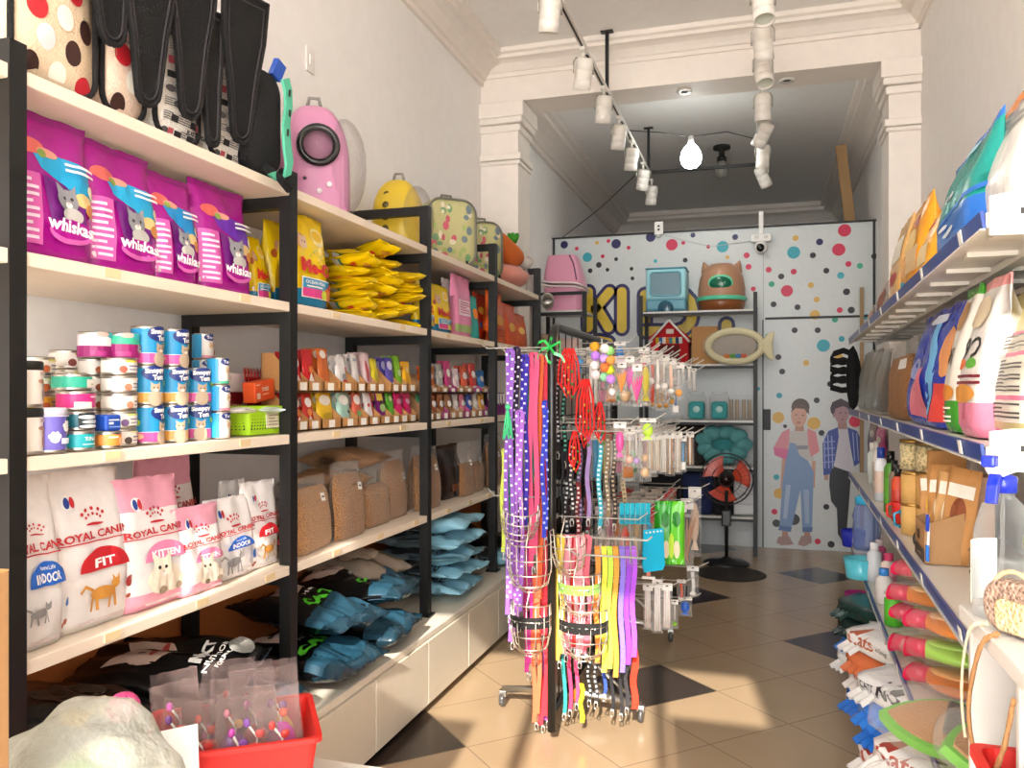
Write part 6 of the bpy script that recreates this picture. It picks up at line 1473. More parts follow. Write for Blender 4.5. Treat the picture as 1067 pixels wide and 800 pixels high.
for k, px in enumerate((897, 905, 913)):
    rbag(px - 4.6, px + 4.6, 366, R2, .10, '#c9c6c0', '%s shiny silver foil pouch on the second right shelf' % ['farthest', 'middle', 'nearest'][k], 216 + k, [], name='foil_pouch', kind='metal', hmax=.35, group='silver foil pouches', crk=.008)
t = thing('black_harness', 'black strap harness hanging at the far end of the second right shelf', 'harness', (rx_(5.95, -.01), 5.90, R2 + .002), RZ)
b = MB()
for k in range(4):
    z0 = .36 - .062 * k
    b.strip([(.02, .03, z0), (.0, -.04, z0 + .03), (-.01, -.10 - .015 * (k % 2), z0 + .01), (-.005, -.12, z0 - .03), (.01, -.05, z0 - .05), (.02, .03, z0 - .04)], (.02, 0, .036), .008, BLK)
b.ell((.03, .02, .20), (.05, .05, .20), BLK, 12, jit=.25, seed=3); b.obj('harness_straps', t)
for k, (px, pt, c, lb) in enumerate(((1038, 290, '#2f7d3a', 'green topped bag behind the pink bag on the second right shelf'), (1058, 285, '#d8cfa0', 'cream speckled bag behind the pink bag at the right edge'))):
    rbag(px - 12, px + 12, pt, R2, .10, c, lb, 230 + k, [('e', '#b3303a', 0, .8, .5, .06)], o=.18, hmax=.38)
# third shelf: jars, bottles, kraft goods
def jar(label, px, z, r, h, fill, lid, o=.06, group=None, name='jar', kraft=False):
    x, y, d = on_r(px, o)
    t = thing(name, label, 'jar', (x, y, z), RZ, group)
    b = MB(); b.lathe([(0, .003), (r * .93, .003), (r * .95, h * .86), (0, h * .86)], fill, n=20); b.obj('contents', t)
    b = MB(); b.lathe([(0, .0), (r, .0), (r, h * .9), (r * .9, h * .93)], M('#e8e2d4', 'clear') if not kraft else fill, n=24); b.obj('jar_wall', t)
    b = MB(); b.lathe([(r * .97, h * .9), (r * .99, h * .9), (r * .99, h), (0, h)], M(lid, 'metal', .4), n=24); b.obj('lid', t)
    return t
SEED = kibble_mat('#e6d29a', '#6f6a3a', 90); ORG = kibble_mat('#e0b87a', '#9c6a34', 60)
jar('clear jar of pale seed mix, topmost of the jar column on the right', 951, R3 + .236, .047, .115, SEED, '#b08d4a')
jar('round kraft tub, middle of the jar column on the right', 953, R3 + .118, .047, .116, M('#d6a862', 'card'), '#c9a05c', kraft=True)
jar('round kraft tub, lowest of the jar column on the right', 953, R3 + .001, .047, .116, M('#d9ad66', 'card'), '#c9a05c', kraft=True)
jar('clear jar of dark seeds beside the kraft tubs, topmost', 967, R3 + .236, .045, .11, SEED, '#8d7a4c', o=.10)
jar('kraft tub behind the treat sachets, middle of its column', 968, R3 + .118, .045, .116, M('#cf9f5a', 'card'), '#c09350', o=.10, kraft=True)
jar('kraft tub behind the treat sachets, bottom of its column', 968, R3 + .001, .045, .116, M('#cf9f5a', 'card'), '#c09350', o=.10, kraft=True)
def bottle(label, px, z, r, h, col, cap, o=.05, band=None, group='small bottles on the third right shelf', kind='plain'):
    x, y, d = on_r(px, o); t = thing('bottle', label, 'bottle', (x, y, z), RZ, group)
    b = MB(); b.lathe([(0, 0), (r, 0), (r, h * .72), (r * .55, h * .8), (r * .5, h * .84), (0, h * .84)], M(col, kind), n=16); bo = b.obj('bottle_body', t)
    if band:
        b = MB(); b.lathe([(r * 1.01, h * .15), (r * 1.015, h * .16), (r * 1.015, h * .55), (r * 1.01, h * .56)], M(band, 'print'), n=16); b.obj('label', t)
    b = MB(); b.lathe([(r * .58, h * .80), (r * .6, h * .8), (r * .6, h), (0, h)], M(cap, 'gloss'), n=14); b.obj('cap', t)
    return t
BT = [(909, .026, .24, '#d7dcd2', '#efece4', None, 'pale frosted bottle, farthest on the third right shelf'), (913, .02, .26, '#e9e4da', '#d8d3c9', '#c9b9a6', 'slim cream bottle with a beige label'), (918, .03, .26, '#eef0f2', '#1f3f9c', '#d9c0b0', 'white bottle with a dark blue cap'), (923, .02, .20, '#e4ded2', '#b08a5c', None, 'cream bottle with a tan cap'), (928, .028, .27, '#4f8a2c', '#141414', '#5c9c34', 'green bottle with a tall black cap'), (932, .022, .24, '#8c7b6a', '#161616', None, 'brown bottle with a black spray cap'), (936, .026, .23, '#d9502c', '#1a1a1a', '#c23a2a', 'orange red bottle with a black cap'), (941, .022, .19, '#e6e0d6', '#c22f2f', '#d23a3a', 'white bottle with a red cap and label')]
for px, r, h, c, cp, bd, lb in BT: bottle(lb, px, R3 + .001, r, h, c, cp, .04 + .03 * (int(px) % 2), bd)
for k, (px, c, lb) in enumerate(((930, '#d32a22', 'red plastic scoop cup at the shelf edge below the green bottle'), (938, '#2f8fae', 'teal plastic cup beside the red scoop cup'))):
    x, y, d = on_r(px, .012); t = thing('plastic_cup', lb, 'cup', (x + .035, y, R3 + .001), RZ)
    b = MB(); b.lathe([(0, .002), (.028, 0), (.038, .085), (.035, .085), (.026, .006), (0, .006)], M(c, 'gloss'), n=20); b.obj('cup_body', t)
    b = MB(); b.tube([(.0, -.036, .08), (.0, -.056, .07), (.0, -.054, .03), (.0, -.032, .02)], .005, M(c, 'gloss'), 6); b.obj('handle', t)
# brown dog leash pack and pink pack hanging above the bottles
for px, pt, c, lb, z in ((907, 440, '#5c2a1e', 'brown clear wrapped chew pack behind the bottles', .13), (914, 446, '#d94a8c', 'pink pack behind the bottles under the second shelf', .12)):
    rbag(px - 4, px + 4, pt, R3, .05, c, lb, 240 + px, [('e', '#e8ddd2', 0, .7, .5, .1)], o=.20, hmax=.33, name='treat_pouch', cat='treat pouch')
# kraft treat pouches standing in a low carton
xk, yk, dk_ = on_r(990, .10)
t = thing('kraft_carton', 'low kraft carton with dark handwriting holding treat pouches', 'carton', (xk - .02, yk, R3 + .001), RZ)
b = MB(); w_, d2, h_ = .20, .13, .12
b.box((0, 0, .003), (w_, d2, .005), KRF); b.box((0, -d2 / 2, h_ * .5), (w_, .004, h_), KRF); b.box((0, d2 / 2, h_ * .7), (w_, .004, h_ * 1.4), KRF)
for s_ in (-1, 1): b.prism([(-d2 / 2, 0), (d2 / 2, 0), (d2 / 2, h_ * 1.4), (-d2 / 2, h_)], s_ * w_ / 2 - .002, s_ * w_ / 2 + .002, KRF, 'x')
b.obj('carton_body', t)
b = MB(); decal(b, flatmap((0, -d2 / 2 - .002, 0)), [(M('#4a3524', 'print'), rect(-.1, .0, .1, .042)), (M('#2b1f16', 'print'), 'text', 'hu', -.02, .08, .04, .06, .1), (M('#d9c4a8', 'print'), rect(-.02, .018, .05, .022))], step=9); b.obj('printed_front', t)
for k in range(6):
    q = Vector((-.075 + .03 * k, .0 + .012 * (k % 2), .01)); q.rotate(Euler((0, 0, RZ)))
    rot = (-.05, -.12 + .05 * k, RZ + .9)
    p = Pouch(.10, .25 + .02 * (k % 3), .02, 'stand', 250 + k, crk=.003)
    tt = bag('treat_pouch', '%s kraft treat pouch standing in the handwritten carton' % ['first', 'second', 'third', 'fourth', 'fifth', 'sixth'][k], 'treat pouch', p, M(['#c8935a', '#d6a86a', '#c48c50', '#b9824a', '#d0a066', '#c1894e'][k], 'card'), [(M(['#e2b23a', '#8c2f4a', '#d6c9a8', '#a34a2a', '#e9dcc0', '#8c4a2a'][k], 'print'), ellipse(0, .15, .025, .05)), (M('#f0e6d6', 'card'), rect(-.04, .2, .04, .24))], group='kraft treat pouches on the right shelf', nu=6, nv=8)
    place(tt, (xk - .02 + q.x, yk + q.y, R3 + .008), rot)
t = thing('tall_carton', 'tan carton standing behind the spray bottle on the third right shelf', 'carton', (on_r(1003, .15)[0], on_r(1003, .15)[1], R3 + .001), RZ)
b = MB(); b.box((0, 0, .13), (.13, .16, .26), M('#cfa98c', 'card'), bev=.003); b.obj('carton_body', t)
b = MB(); decal(b, flatmap((0, -.08, 0)), [(M('#e6cdb4', 'print'), rect(-.06, .02, .06, .12)), (M('#c23a3a', 'print'), ellipse(-.03, .05, .018, .024)), (M('#8d6a52', 'print'), rect(-.05, .17, .05, .175))], step=9); b.obj('printed_front', t)
t = thing('tan_carton', 'flat tan carton lying on the jars under the second right shelf', 'carton', (on_r(1002, .16)[0], on_r(1002, .16)[1] + .28, R3 + .001), RZ)
b = MB(); b.box((0, 0, .16), (.16, .12, .32), M('#c08a50', 'card'), bev=.003); b.obj('carton_body', t)
# toothbrush and sushi toys at the shelf front
t = thing('toothbrush_pack', 'blue and white pet toothbrush pack leaning on the kraft tubs', 'toothbrush', (on_r(967, .02)[0], on_r(967, .02)[1], R3 + .002), RZ)
b = MB(); b.box((0, .0, .07), (.014, .008, .13), M('#f0f0f2', 'gloss'), rot=(.0, .2, 0), bev=.003); b.box((.016, -.004, .13), (.022, .010, .05), M('#2b48b8', 'gloss'), rot=(0, .3, 0), bev=.003); b.box((0, -.002, .035), (.018, .010, .05), M('#2f78d0', 'gloss'), bev=.003); b.obj('brush', t)
for k, (px, c, lb) in enumerate(((965, '#e9a52a', 'yellow and black striped rubber toy on the third right shelf'), (976, '#ea7a62', 'salmon and black striped rubber toy on the third right shelf'))):
    x, y, d = on_r(px, .05 + .01 * k); t = thing('rubber_toy', lb, 'dog toy', (x, y, R3 + .002), RZ)
    b = MB(); b.ell((0, 0, .035), (.05, .034, .033), M(c, 'gloss', .4), 18); b.obj('toy_body', t)
    b = MB()
    for q in (-.5, 0, .5): b.tube([(.05 * q, .036 * cos(a) * sqrt(1 - q * q * .8), .035 + .035 * sin(a) * sqrt(1 - q * q * .8)) for a in [j * pi / 10 for j in range(20)]], .005, M('#191714', 'plain'), 6, True)
    b.obj('stripes', t)
# fish packs stacked on the low shelf
def fish_pack(label, x, y, z, rz, c1, c2, L=.30, seed=0, tilt=0.0, group='fish shaped toy packs on the low right shelf'):
    t = thing('fish_toy_pack', label, 'cat toy', (x, y, z), rz, group); t.rotation_euler = (tilt, 0, rz)
    b = MB()
    def f(a, v):
        w = (sin(pi * min(v * 1.15, 1)) ** .7 * .36 + (max(0, v - .82) * 1.2)) * L
        th = 2 * pi * a
        return Vector((w * cos(th), -L / 2 + L * v, .038 + .030 * sin(th) * (1 if w > .02 else .5)))
    b.grid(f, 20, 16, M(c1, 'gloss'), wrap_u=True, matfn=lambda a, v: M('#d81e4e', 'gloss') if v > .84 else M(c1, 'gloss')); b.obj('fish_body', t)
    b = MB(); b.ell((0, .02 * L, .064), (.2 * L, .30 * L, .012), M(c2, 'gloss'), 14); b.ell((.03, -.22 * L, .066), (.018, .018, .010), M('#6aa0d8', 'gloss'), 10); b.obj('fish_belly', t)
    b = MB(); b.ell((0, 0, .044), (.37 * L, .56 * L, .048), M('#efe6dc', 'clear'), 18, jit=.12, seed=seed); b.obj('clear_wrap', t)
    return t
fc = [('#e07a2c', '#efa860'), ('#7ac82e', '#a9e05a'), ('#e88a3a', '#f2c08a'), ('#7cc838', '#8fd04a')]
fy = on_r(968, .1)[1]
for k, (c1, c2) in enumerate(fc):
    lb = '%s fish shaped toy pack, %s, second stack on the low right shelf' % (['bottom', 'second', 'third', 'topmost'][k], ['orange', 'green', 'orange', 'green'][k])
    fish_pack(lb, rx_(fy, .14 + .01 * (k % 2)), fy + .03 * ((k * 2) % 3) - .03, R4 + .012 + .09 * k, R90 - .55 + [.2, -.2, .15, -.15][k], c1, c2, .34, k)
fy2 = fy - .40
for k, (c1, c2) in enumerate(fc[:3]):
    fish_pack('%s fish shaped toy pack of the nearest stack on the low right shelf' % ['bottom', 'middle', 'topmost'][k], rx_(fy2, .14), fy2 + .02 * (k % 2), R4 + .012 + .09 * k, R90 - .5 + [-.15, .2, -.1][k], c2 if k == 1 else c1, c2, .32, 10 + k)
t = thing('white_carton', 'small plain white carton at the near end of the low right shelf', 'carton', (rx_(2.0, .22), 2.0, R4 + .003), RZ)
b = MB(); b.box((0, 0, .095), (.20, .2, .19), M('#f2eee8', 'card'), bev=.003); b.obj('carton_body', t)
b = MB(); b.box((0, 0, .191), (.205, .205, .012), M('#e9e4dc', 'card'), bev=.002); b.obj('carton_lid', t)
# far end of the low shelf: jug, bowls, bottles
def bowl(label, px, z, r, h, col, o=.05, name='pet_bowl', cat='pet bowl'):
    x, y, d = on_r(px, o); t = thing(name, label, cat, (x, y, z), RZ)
    b = MB(); b.lathe([(0, .002), (r * .82, 0), (r * .86, .004), (r, h), (r * .95, h), (r * .8, .012), (0, .010)], M(col, 'gloss'), n=26); b.obj('bowl_body', t)
    b = MB(); b.lathe([(r * .95, h - .003), (r * 1.03, h - .003), (r * 1.03, h + .004), (r * .95, h + .004)], M(col, 'gloss'), n=26); b.obj('rim', t); return t
bowl('royal blue pet bowl at the far end of the low right shelf', 889, R4 + .003, .075, .10, '#2330b0', -.005)
bowl('aqua pet bowl in front of the royal blue one', 897, R4 + .003, .085, .10, '#5cc6d6', -.03)
bowl('magenta pet bowl under the low right shelf rail', 894, .153, .08, .09, '#c23a86', .02)
bowl('turquoise pet bowl on the base deck at the far end', 899, .153, .08, .08, '#1f9cc6', .0)
x, y, d = on_r(903, .02)
t = thing('water_bottle', 'tall clear blue pet water bottle with a sky blue lid', 'bottle', (x, y, R4 + .11), RZ)
b = MB(); b.lathe([(0, 0), (.07, 0), (.075, .02), (.07, .07), (.076, .09), (.07, .16), (.076, .18), (.06, .24), (.035, .26)], M('#7f93c8', 'tint'), n=24); b.obj('bottle_body', t)
b = MB(); b.lathe([(.04, .25), (.06, .25), (.06, .285), (.03, .30), (0, .30)], M('#3fb6e2', 'gloss'), n=20); b.obj('lid', t)
t2 = thing('storage_box', 'grey plastic box under the tall clear blue water bottle', 'box', (x + .0, y, R4 + .003), RZ)
b = MB(); b.box((0, .0, .05), (.16, .14, .10), M('#8f8f96', 'plain'), bev=.01); b.obj('box_body', t2)
b = MB(); b.box((0, 0, .1), (.165, .145, .012), M('#a9a9b0', 'plain'), bev=.004); b.obj('lid', t2)
for k, (px, h, c, cp, lb) in enumerate(((911, .20, '#d9dde0', '#efefef', 'clear shampoo bottle with a white cap on the low right shelf'), (916, .17, '#e66a9c', '#f2dfe8', 'pink bottle with a pale cap on the low right shelf'), (921, .16, '#ded8d4', '#3a88d8', 'clear bottle with a blue cap on the low right shelf'), (926, .18, '#efe0d8', '#e8457a', 'pale bottle with a pink cap on the low right shelf'), (931, .15, '#52b82c', '#e9e9e4', 'bright green bottle on the low right shelf'))):
    bottle(lb, px, R4 + .003, .036, h, c, cp, .0 + .05 * (k % 2) + .03, '#e9a0b8' if k == 3 else None, 'bottles on the low right shelf')
# litter bags stacked on the floor in front of the base deck
def slab(label, y, x, z, w, d, h, col, seed, shapes=(), group='litter bags stacked on the floor', rz=0.0, kind='foil'):
    p = Pouch(w, h, d, 'block', seed, crk=.008, n=10)
    sh = [((M(s_[0], 'print'),) + tuple(s_[1:])) for s_ in shapes]
    t = bag('litter_bag', label, 'litter bag', p, M(col, kind), sh, group=group, nu=14, nv=8)
    place(t, (x + d / 2, y, z), RZ + rz)
    b = MB(); hb = M(col, kind)
    b.grid(lambda a, v: Vector(((a - 1.45) * w * .24, -d / 2 - .004 - .05 * v, h * (.30 - .30 * v) + .006 * sin(a * 17))), 8, 3, hb)
    b.grid(lambda a, v: Vector(((a - 1.45) * w * .24, -d / 2 - .004 - .05 * v, h * (.30 - .30 * v) - .006 + .006 * sin(a * 17))), 8, 3, hb); b.obj('sealed_end', t)
    return t
H_ = .096
def cats(col='#c0603c'): return [(col, 'text', 'Cats', -.055, H_ * .50, .058, .17, .03, .02), ('#8c8a88', 'text', 'cũng', .085, H_ * .40, .026, .08)]
nq = [('#15161a', 'text', 'NQ', .02, H_ * .48, .058, .12, .04, .05), ('#2b2c30', 'text', 'CATS', -.10, H_ * .45, .026, .08), ('#1b1b1d', ellipse(.13, H_ * .5, .022, .010))]
ST = [(4.36, .41, [('#efece6', ()), ('#2a7ad0', ()), ('#20302c', ()), ('#1c3a36', ())], 'far'),
      (3.80, .40, [('#2772d2', ()), ('#f0ebe4', cats('#b0402c')), ('#e07a4c', ()), ('#efebe6', cats())], 'second'),
      (3.20, .385, [('#e8e3dc', cats('#b0402c')), ('#2a78d6', ()), ('#2f7fdc', ()), ('#e9e7e4', nq)], 'third'),
      (2.60, .37, [('#e9e6e2', cats()), ('#eeeae6', cats('#c04a34')), ('#edeae4', cats('#b0402c')), ('#ece8e4', cats('#a83a2a'))], 'nearest')]
for y, x, rows_, nm in ST:
    for k, (c, sh) in enumerate(rows_):
        lb = '%s %s litter bag in the %s floor stack by the right shelving' % (['bottom', 'second', 'third', 'topmost'][k], {'#2a7ad0': 'blue', '#2772d2': 'blue', '#20302c': 'black green', '#1c3a36': 'dark green', '#e07a4c': 'orange', '#2a78d6': 'blue', '#2f7fdc': 'blue'}.get(c, 'white'), {'far': 'farthest', 'second': 'second farthest', 'third': 'second nearest', 'nearest': 'nearest'}[nm])
        slab(lb, y + .02 * ((k * 3) % 4 - 1.5), x + .012 * ((k * 2) % 3), .156 + .083 * k, .42, .32, .080, c, 300 + k + int(y * 10), sh, rz=.62 + .08 * ((k % 3) - 1))
# dark leaf pad in clear wrap lying on the near litter stack
def leaf_pad(label, x, y, z, rot, L=.34, W=.13, c1='#6db33a', c2='#b9895c', dark=True):
    t = thing('leaf_scratcher', label, 'cat toy', (x, y, z)); t.rotation_euler = rot
    def outl(k): return [(W * k * sin(pi * q / 12) ** .8 * .9, -L / 2 * k + L * k * q / 12) for q in range(13)] + [(-W * k * sin(pi * q / 12) ** .8 * .9, -L / 2 * k + L * k * q / 12) for q in range(11, 0, -1)]
    b = MB(); b.prism(outl(1), 0, .025, M(c1, 'matte'), 'z'); b.obj('leaf_rim', t)
    b = MB(); b.prism(outl(.86), .025, .032, M(c2, 'fabric'), 'z'); b.obj('leaf_pad', t)
    if dark:
        for k in range(3): b = MB(); b.box((0, -.03 - .036 * k, .044 + .004 * k), (W * 1.1 - .03 * k, .07, .014), M('#4a3830', 'fabric'), rot=(.12, 0, 0), bev=.012); b.obj('brown_fold', t)
    b = MB(); b.ell((0, 0, .03), (W * 1.12, L * .58, .062), M('#f0ebe4', 'clear'), 20, jit=.1); b.obj('clear_wrap', t)
    return t
leaf_pad('green rimmed brown leaf scratcher in clear wrap on the nearest litter stack', .47, 2.42, .60, (0, -.25, R90 - .3))
leaf_pad('second green rimmed leaf scratcher, tilted against the low right shelf', .50, 2.10, .66, (.3, -.5, R90 + .3), .28, .10)
leaf_pad('pale green leaf scratcher wedged below the larger one', .36, 2.05, .56, (0, -.3, R90 - .1), .28, .09, '#8cc04a', '#d8c49a', False)

# ================================================================ near right counter with spray bottle
ctr = thing('counter_unit', 'white open fronted counter unit at the right edge of the photo', 'counter', (.575, 1.33, 0))
CU = M('#dcd7cf', 'paint', .4)
def CB(c, d, nm, bev=.003):
    b = MB(); b.box(c, d, CU, bev=bev); b.obj(nm, ctr)
CB((0, 0, 1.105), (.47, .66, .028), 'counter_top'); CB((.22, 0, .545), (.02, .64, 1.09), 'back_panel')
for y in (-.32, 0.03, .32): CB((0, y, .545), (.44, .018, 1.09), 'side_panel')
for z in (.86, .62, .38, .05): CB((-.005, 0, z), (.43, .62, .016), 'inner_shelf')
def sp():
    x, y, z = .392, 1.585, 1.120
    t = thing('spray_bottle', 'clear spray bottle with a white and blue trigger and paper label', 'spray bottle', (x, y, z), -R90 - .55)
    b = MB(); b.lathe([(0, 0), (.043, 0), (.046, .006), (.046, .12), (.044, .15), (.032, .19), (.018, .205), (.017, .222), (.013, .222), (.013, .2)], M('#dfe6e8', 'clear'), n=28); b.obj('bottle_body', t)
    b = MB(); b.lathe([(0, .003), (.043, .003), (.043, .095), (0, .095)], M('#e6ecec', 'clear'), n=24); b.obj('liquid', t)
    b = MB(); cb = M('#1a2fb0', 'gloss'); b.lathe([(.018, .212), (.022, .212), (.022, .238), (.014, .242)], cb, n=20); b.obj('collar', t)
    b = MB(); b.prism([(-.05, .245), (.03, .240), (.05, .252), (.052, .272), (.02, .285), (-.045, .280), (-.052, .262)], -.013, .013, M('#f2f1ee', 'gloss'), 'y', bev=.004); b.obj('spray_head', t)
    b = MB(); b.box((.062, 0, .268), (.022, .022, .020), cb, bev=.004); b.prism([(.022, .250), (.034, .252), (.052, .228), (.060, .198), (.052, .196), (.040, .222)], -.009, .009, cb, 'y', bev=.002); b.obj('trigger', t)
    b = MB(); mp = lambda X, Z, off: Vector(((.0465 + off) * sin(X / .0465), -(.0465 + off) * cos(X / .0465), Z))
    decal(b, mp, [(M('#f4f3ee', 'card'), rect(-.05, .02, .03, .125))] + [(M('#4d4f54', 'print'), rect(-.044, .03 + .0125 * k, .018 - .012 * (k % 3), .034 + .0125 * k)) for k in range(7)], step=.006, base=.002); b.obj('paper_label', t)
    b = MB(); b.tube([(0, 0, .22), (.004, 0, .1), (.012, 0, .012)], .003, M('#f0f0ea', 'clear'), 6); b.obj('dip_tube', t)
sp()
t = thing('plastic_tub', 'lime green rimmed clear tub behind the spray bottle at the right edge', 'tub', (.475, 1.60, 1.120))
b = MB(); b.lathe([(0, 0), (.035, 0), (.042, .12), (.039, .12), (.033, .006), (0, .006)], M('#d8e0c8', 'tint'), n=20); b.obj('tub_body', t)
b = MB(); b.lathe([(.04, .115), (.047, .115), (.047, .132), (0, .138)], M('#9ccc1c', 'gloss'), n=20); b.obj('lid', t)
t = thing('clear_box', 'small frosted plastic box on the third right shelf edge', 'box', (rx_(1.96, .07), 1.96, R3 + .003), RZ)
b = MB(); b.box((0, 0, .05), (.16, .11, .10), M('#e2dfd8', 'tint'), bev=.005); b.obj('box_body', t)
b = MB(); b.box((0, 0, .104), (.165, .115, .01), M('#efece6', 'tint'), bev=.003); b.obj('lid', t)
# woven pad with rope
t = thing('woven_bag', 'small brown woven straw bag with a cream panel on the counter', 'straw bag', (.385, 1.462, 1.121), -R90 + .55)
wv = kibble_mat('#b99a86', '#6f5648', 160); wc = kibble_mat('#ead6a6', '#b99a62', 150)
b = MB(); b.prism(rrect(.115, .085, .038, 6), -.018, .018, wv, 'y', bev=.008); b.obj('bag_body', t)
b = MB(); b.prism(rrect(.07, .05, .012, 4, .01, .006), -.024, -.017, wc, 'y', bev=.002); b.obj('cream_panel', t)
b = MB(); b.tube([(.045 * cos(a), -.010, .05 + .05 * sin(a)) for a in [pi * k / 14 for k in range(15)]], .004, M('#d9bf94', 'fabric'), 6); b.obj('handle_rope', t)
def rope(label, pts, r, c):
    t = thing('rope', label, 'rope', pts[0]); P = [Vector(p) - Vector(pts[0]) for p in pts]
    n = 40; Q = []
    for i in range(n + 1):
        f = i / n * (len(P) - 1); k = min(int(f), len(P) - 2); u = f - k
        p0, p1, p2, p3 = P[max(k - 1, 0)], P[k], P[k + 1], P[min(k + 2, len(P) - 1)]
        Q.append(.5 * ((2 * p1) + (p2 - p0) * u + (2 * p0 - 5 * p1 + 4 * p2 - p3) * u * u + (3 * p1 - p0 - 3 * p2 + p3) * u ** 3))
    b = MB()
    for s_ in (0, pi): b.tube([q + Vector((0, r * .6 * cos(i * 1.1 + s_), r * .6 * sin(i * 1.1 + s_))) for i, q in enumerate(Q)], r * .75, M(c, 'fabric'), 6)
    b.obj('strand', t)
rope('twisted brown rope looping down over the counter front', [(.350, 1.44, 1.128), (.330, 1.46, 1.10), (.322, 1.50, 1.0), (.325, 1.49, .93), (.33, 1.44, .90), (.327, 1.38, .93), (.325, 1.31, 1.0), (.330, 1.28, 1.08)], .0042, '#a87a4c')
rope('thin cream rope hanging at the counter front edge', [(.350, 1.50, 1.127), (.331, 1.53, 1.11), (.328, 1.57, 1.04), (.328, 1.58, .97), (.327, 1.55, .92)], .003, '#ead9b0')
# red bin of toys inside the counter
basket('toy_bin', 'bright red plastic bin of small toys in the counter, lower right corner', '#d8241c', (.40, 1.315, .870), RZ, .20, .16, .085, None, 1.1, slots=False)
for k, (dx, dy, r, c, lb) in enumerate(((.0, -.04, .038, '#e2c42c', 'yellow plush ball in the red toy bin'), (-.03, .035, .032, '#a9cf5a', 'lime knitted ball in the red toy bin'), (.03, .05, .03, '#3f9ac6', 'blue and white ring toy in the red toy bin'))):
    t = thing('toy_ball', lb, 'cat toy', (.385 + dx, 1.315 + dy, .885 + r))
    b = MB(); b.ell((0, 0, 0), r, M(c, 'plush'), 14, jit=.08, seed=k); b.obj('ball_body', t)
    b = MB()
    for q in range(3): b.tube([(r * 1.01 * cos(a), r * 1.01 * sin(a) * cos(q), r * 1.01 * sin(a) * sin(q)) for a in [j * pi / 8 for j in range(16)]], .002, M('#f2eee4', 'fabric'), 5, True)
    b.obj('stitching', t)
# ================================================================ back of the shop
BY = 7.88
def bx_(px, y=BY): return on_y(px, y)[0]
IR2 = M('#0a0a0a', 'paint', .5); BRD = M('#d6d3cd', 'paint', .4)
xl, xr = bx_(668), bx_(787); dm = depth((xl + xr) / 2, BY)
zs = [zat(323, dm), zat(379, dm), zat(437.5, dm), .82, .36]
br = thing('angle_iron_rack', 'black angle iron rack with pale shelf boards in front of the dotted partition', 'rack', ((xl + xr) / 2, BY, 0))
def BR(b, nm): b.T = Matrix(); o = b.obj(nm, br); o.matrix_parent_inverse = Matrix.Translation((-(xl + xr) / 2, -BY, 0)); return o
for x in (xl, xr):
    for y in (BY, BY + .40):
        b = MB(); top = zat(306, dm) if y == BY else zat(318, dm)
        b.box((x, y, top / 2), (.035, .006, top), IR2); b.box((x + (.015 if x == xl else -.015) * -1, y + .015 * (1 if y == BY else -1), top / 2), (.006, .035, top), IR2); BR(b, 'post')
for z in zs:
    b = MB(); b.box(((xl + xr) / 2, BY + .2, z - .012), (xr - xl - .03, .39, .018), BRD); BR(b, 'shelf_board')
    b = MB(); b.box(((xl + xr) / 2, BY + .004, z - .034), (xr - xl, .006, .026), IR2); BR(b, 'shelf_rail')
# blue enclosed litter box
x0, x1 = bx_(671), bx_(713); w = x1 - x0
t = thing('litter_box', 'pale blue enclosed litter box with a grey window atop the back rack', 'litter box', ((x0 + x1) / 2 + .012, BY + .195, zs[0] + .004))
h = zat(277, dm) - zs[0]
b = MB(); b.box((0, 0, h * .62), (w, .34, h * .72), M('#a3dce6', 'gloss', .4), bev=.025); b.obj('hood', t)
b = MB(); b.box((0, 0, h * .14), (w * 1.0, .345, h * .27), M('#5d9cb0', 'gloss', .4), bev=.02); b.lathe([(0, .006), (.07, .004), (.075, 0)], M('#27566a', 'gloss'), (0, -.172, h * .06), 18, (pi / 2, 0, 0)); b.obj('tray', t)
b = MB(); b.prism(rrect(w * .74, h * .52, .03, 5, 0, h * .36), -.180, -.168, M('#5f8796', 'gloss', .2), 'y', bev=.004); b.obj('window_flap', t)
b = MB(); b.tube([(x_, -.180, z_) for x_, z_ in rrect(w * .76, h * .54, .03, 5, 0, h * .35)], .007, M('#6fb6c6', 'gloss'), 6, True); b.obj('window_rim', t)
b = MB(); b.box((0, 0, h * .985), (w * 1.02, .35, h * .03), M('#5fa6b6', 'gloss'), bev=.006); b.obj('lid', t)
# dome litter box with ears
x0, x1 = bx_(727), bx_(783); w = (x1 - x0) * .95; h = zat(272, dm) - zs[0]
t = thing('litter_box', 'brown dome litter box with two ears and a mint trim on the back rack', 'litter box', ((x0 + x1) / 2 - .035, BY + .2, zs[0] + .001))
b = MB(); b.lathe([(0, 0), (w * .40, 0), (w * .44, .01), (w * .48, h * .20), (w * .46, h * .22), (0, h * .22)], M('#8a4f24', 'gloss', .35), n=28); b.obj('tray', t)
b = MB(); b.lathe([(w * .49, h * .20), (w * .51, h * .23), (w * .51, h * .27), (w * .48, h * .29), (w * .46, h * .25), (w * .49, h * .20)], M('#62cfa6', 'gloss', .35), n=32); b.obj('mint_rim', t)
b = MB(); b.lathe([(w * .475, h * .28), (w * .475, h * .45), (w * .44, h * .68), (w * .36, h * .86), (w * .22, h * .97), (0, h)], M('#b98a6c', 'gloss', .4), n=32); b.obj('dome', t)
for s_ in (-1, 1):
    b = MB(); b.lathe([(w * .12, 0), (w * .07, h * .12), (.004, h * .22), (0, h * .22)], M('#b98a6c', 'gloss', .4), (s_ * w * .30, 0, h * .83), 14, (0, s_ * .3, 0)); b.obj('ear', t)
b = MB(); b.ell((0, -w * .385, h * .54), (w * .25, w * .09, h * .19), M('#6fdcae', 'gloss', .35), 22); b.obj('window_rim', t)
b = MB(); b.ell((0, -w * .415, h * .53), (w * .22, w * .075, h * .155), M('#0f6a4e', 'gloss', .2), 22); b.obj('window', t)
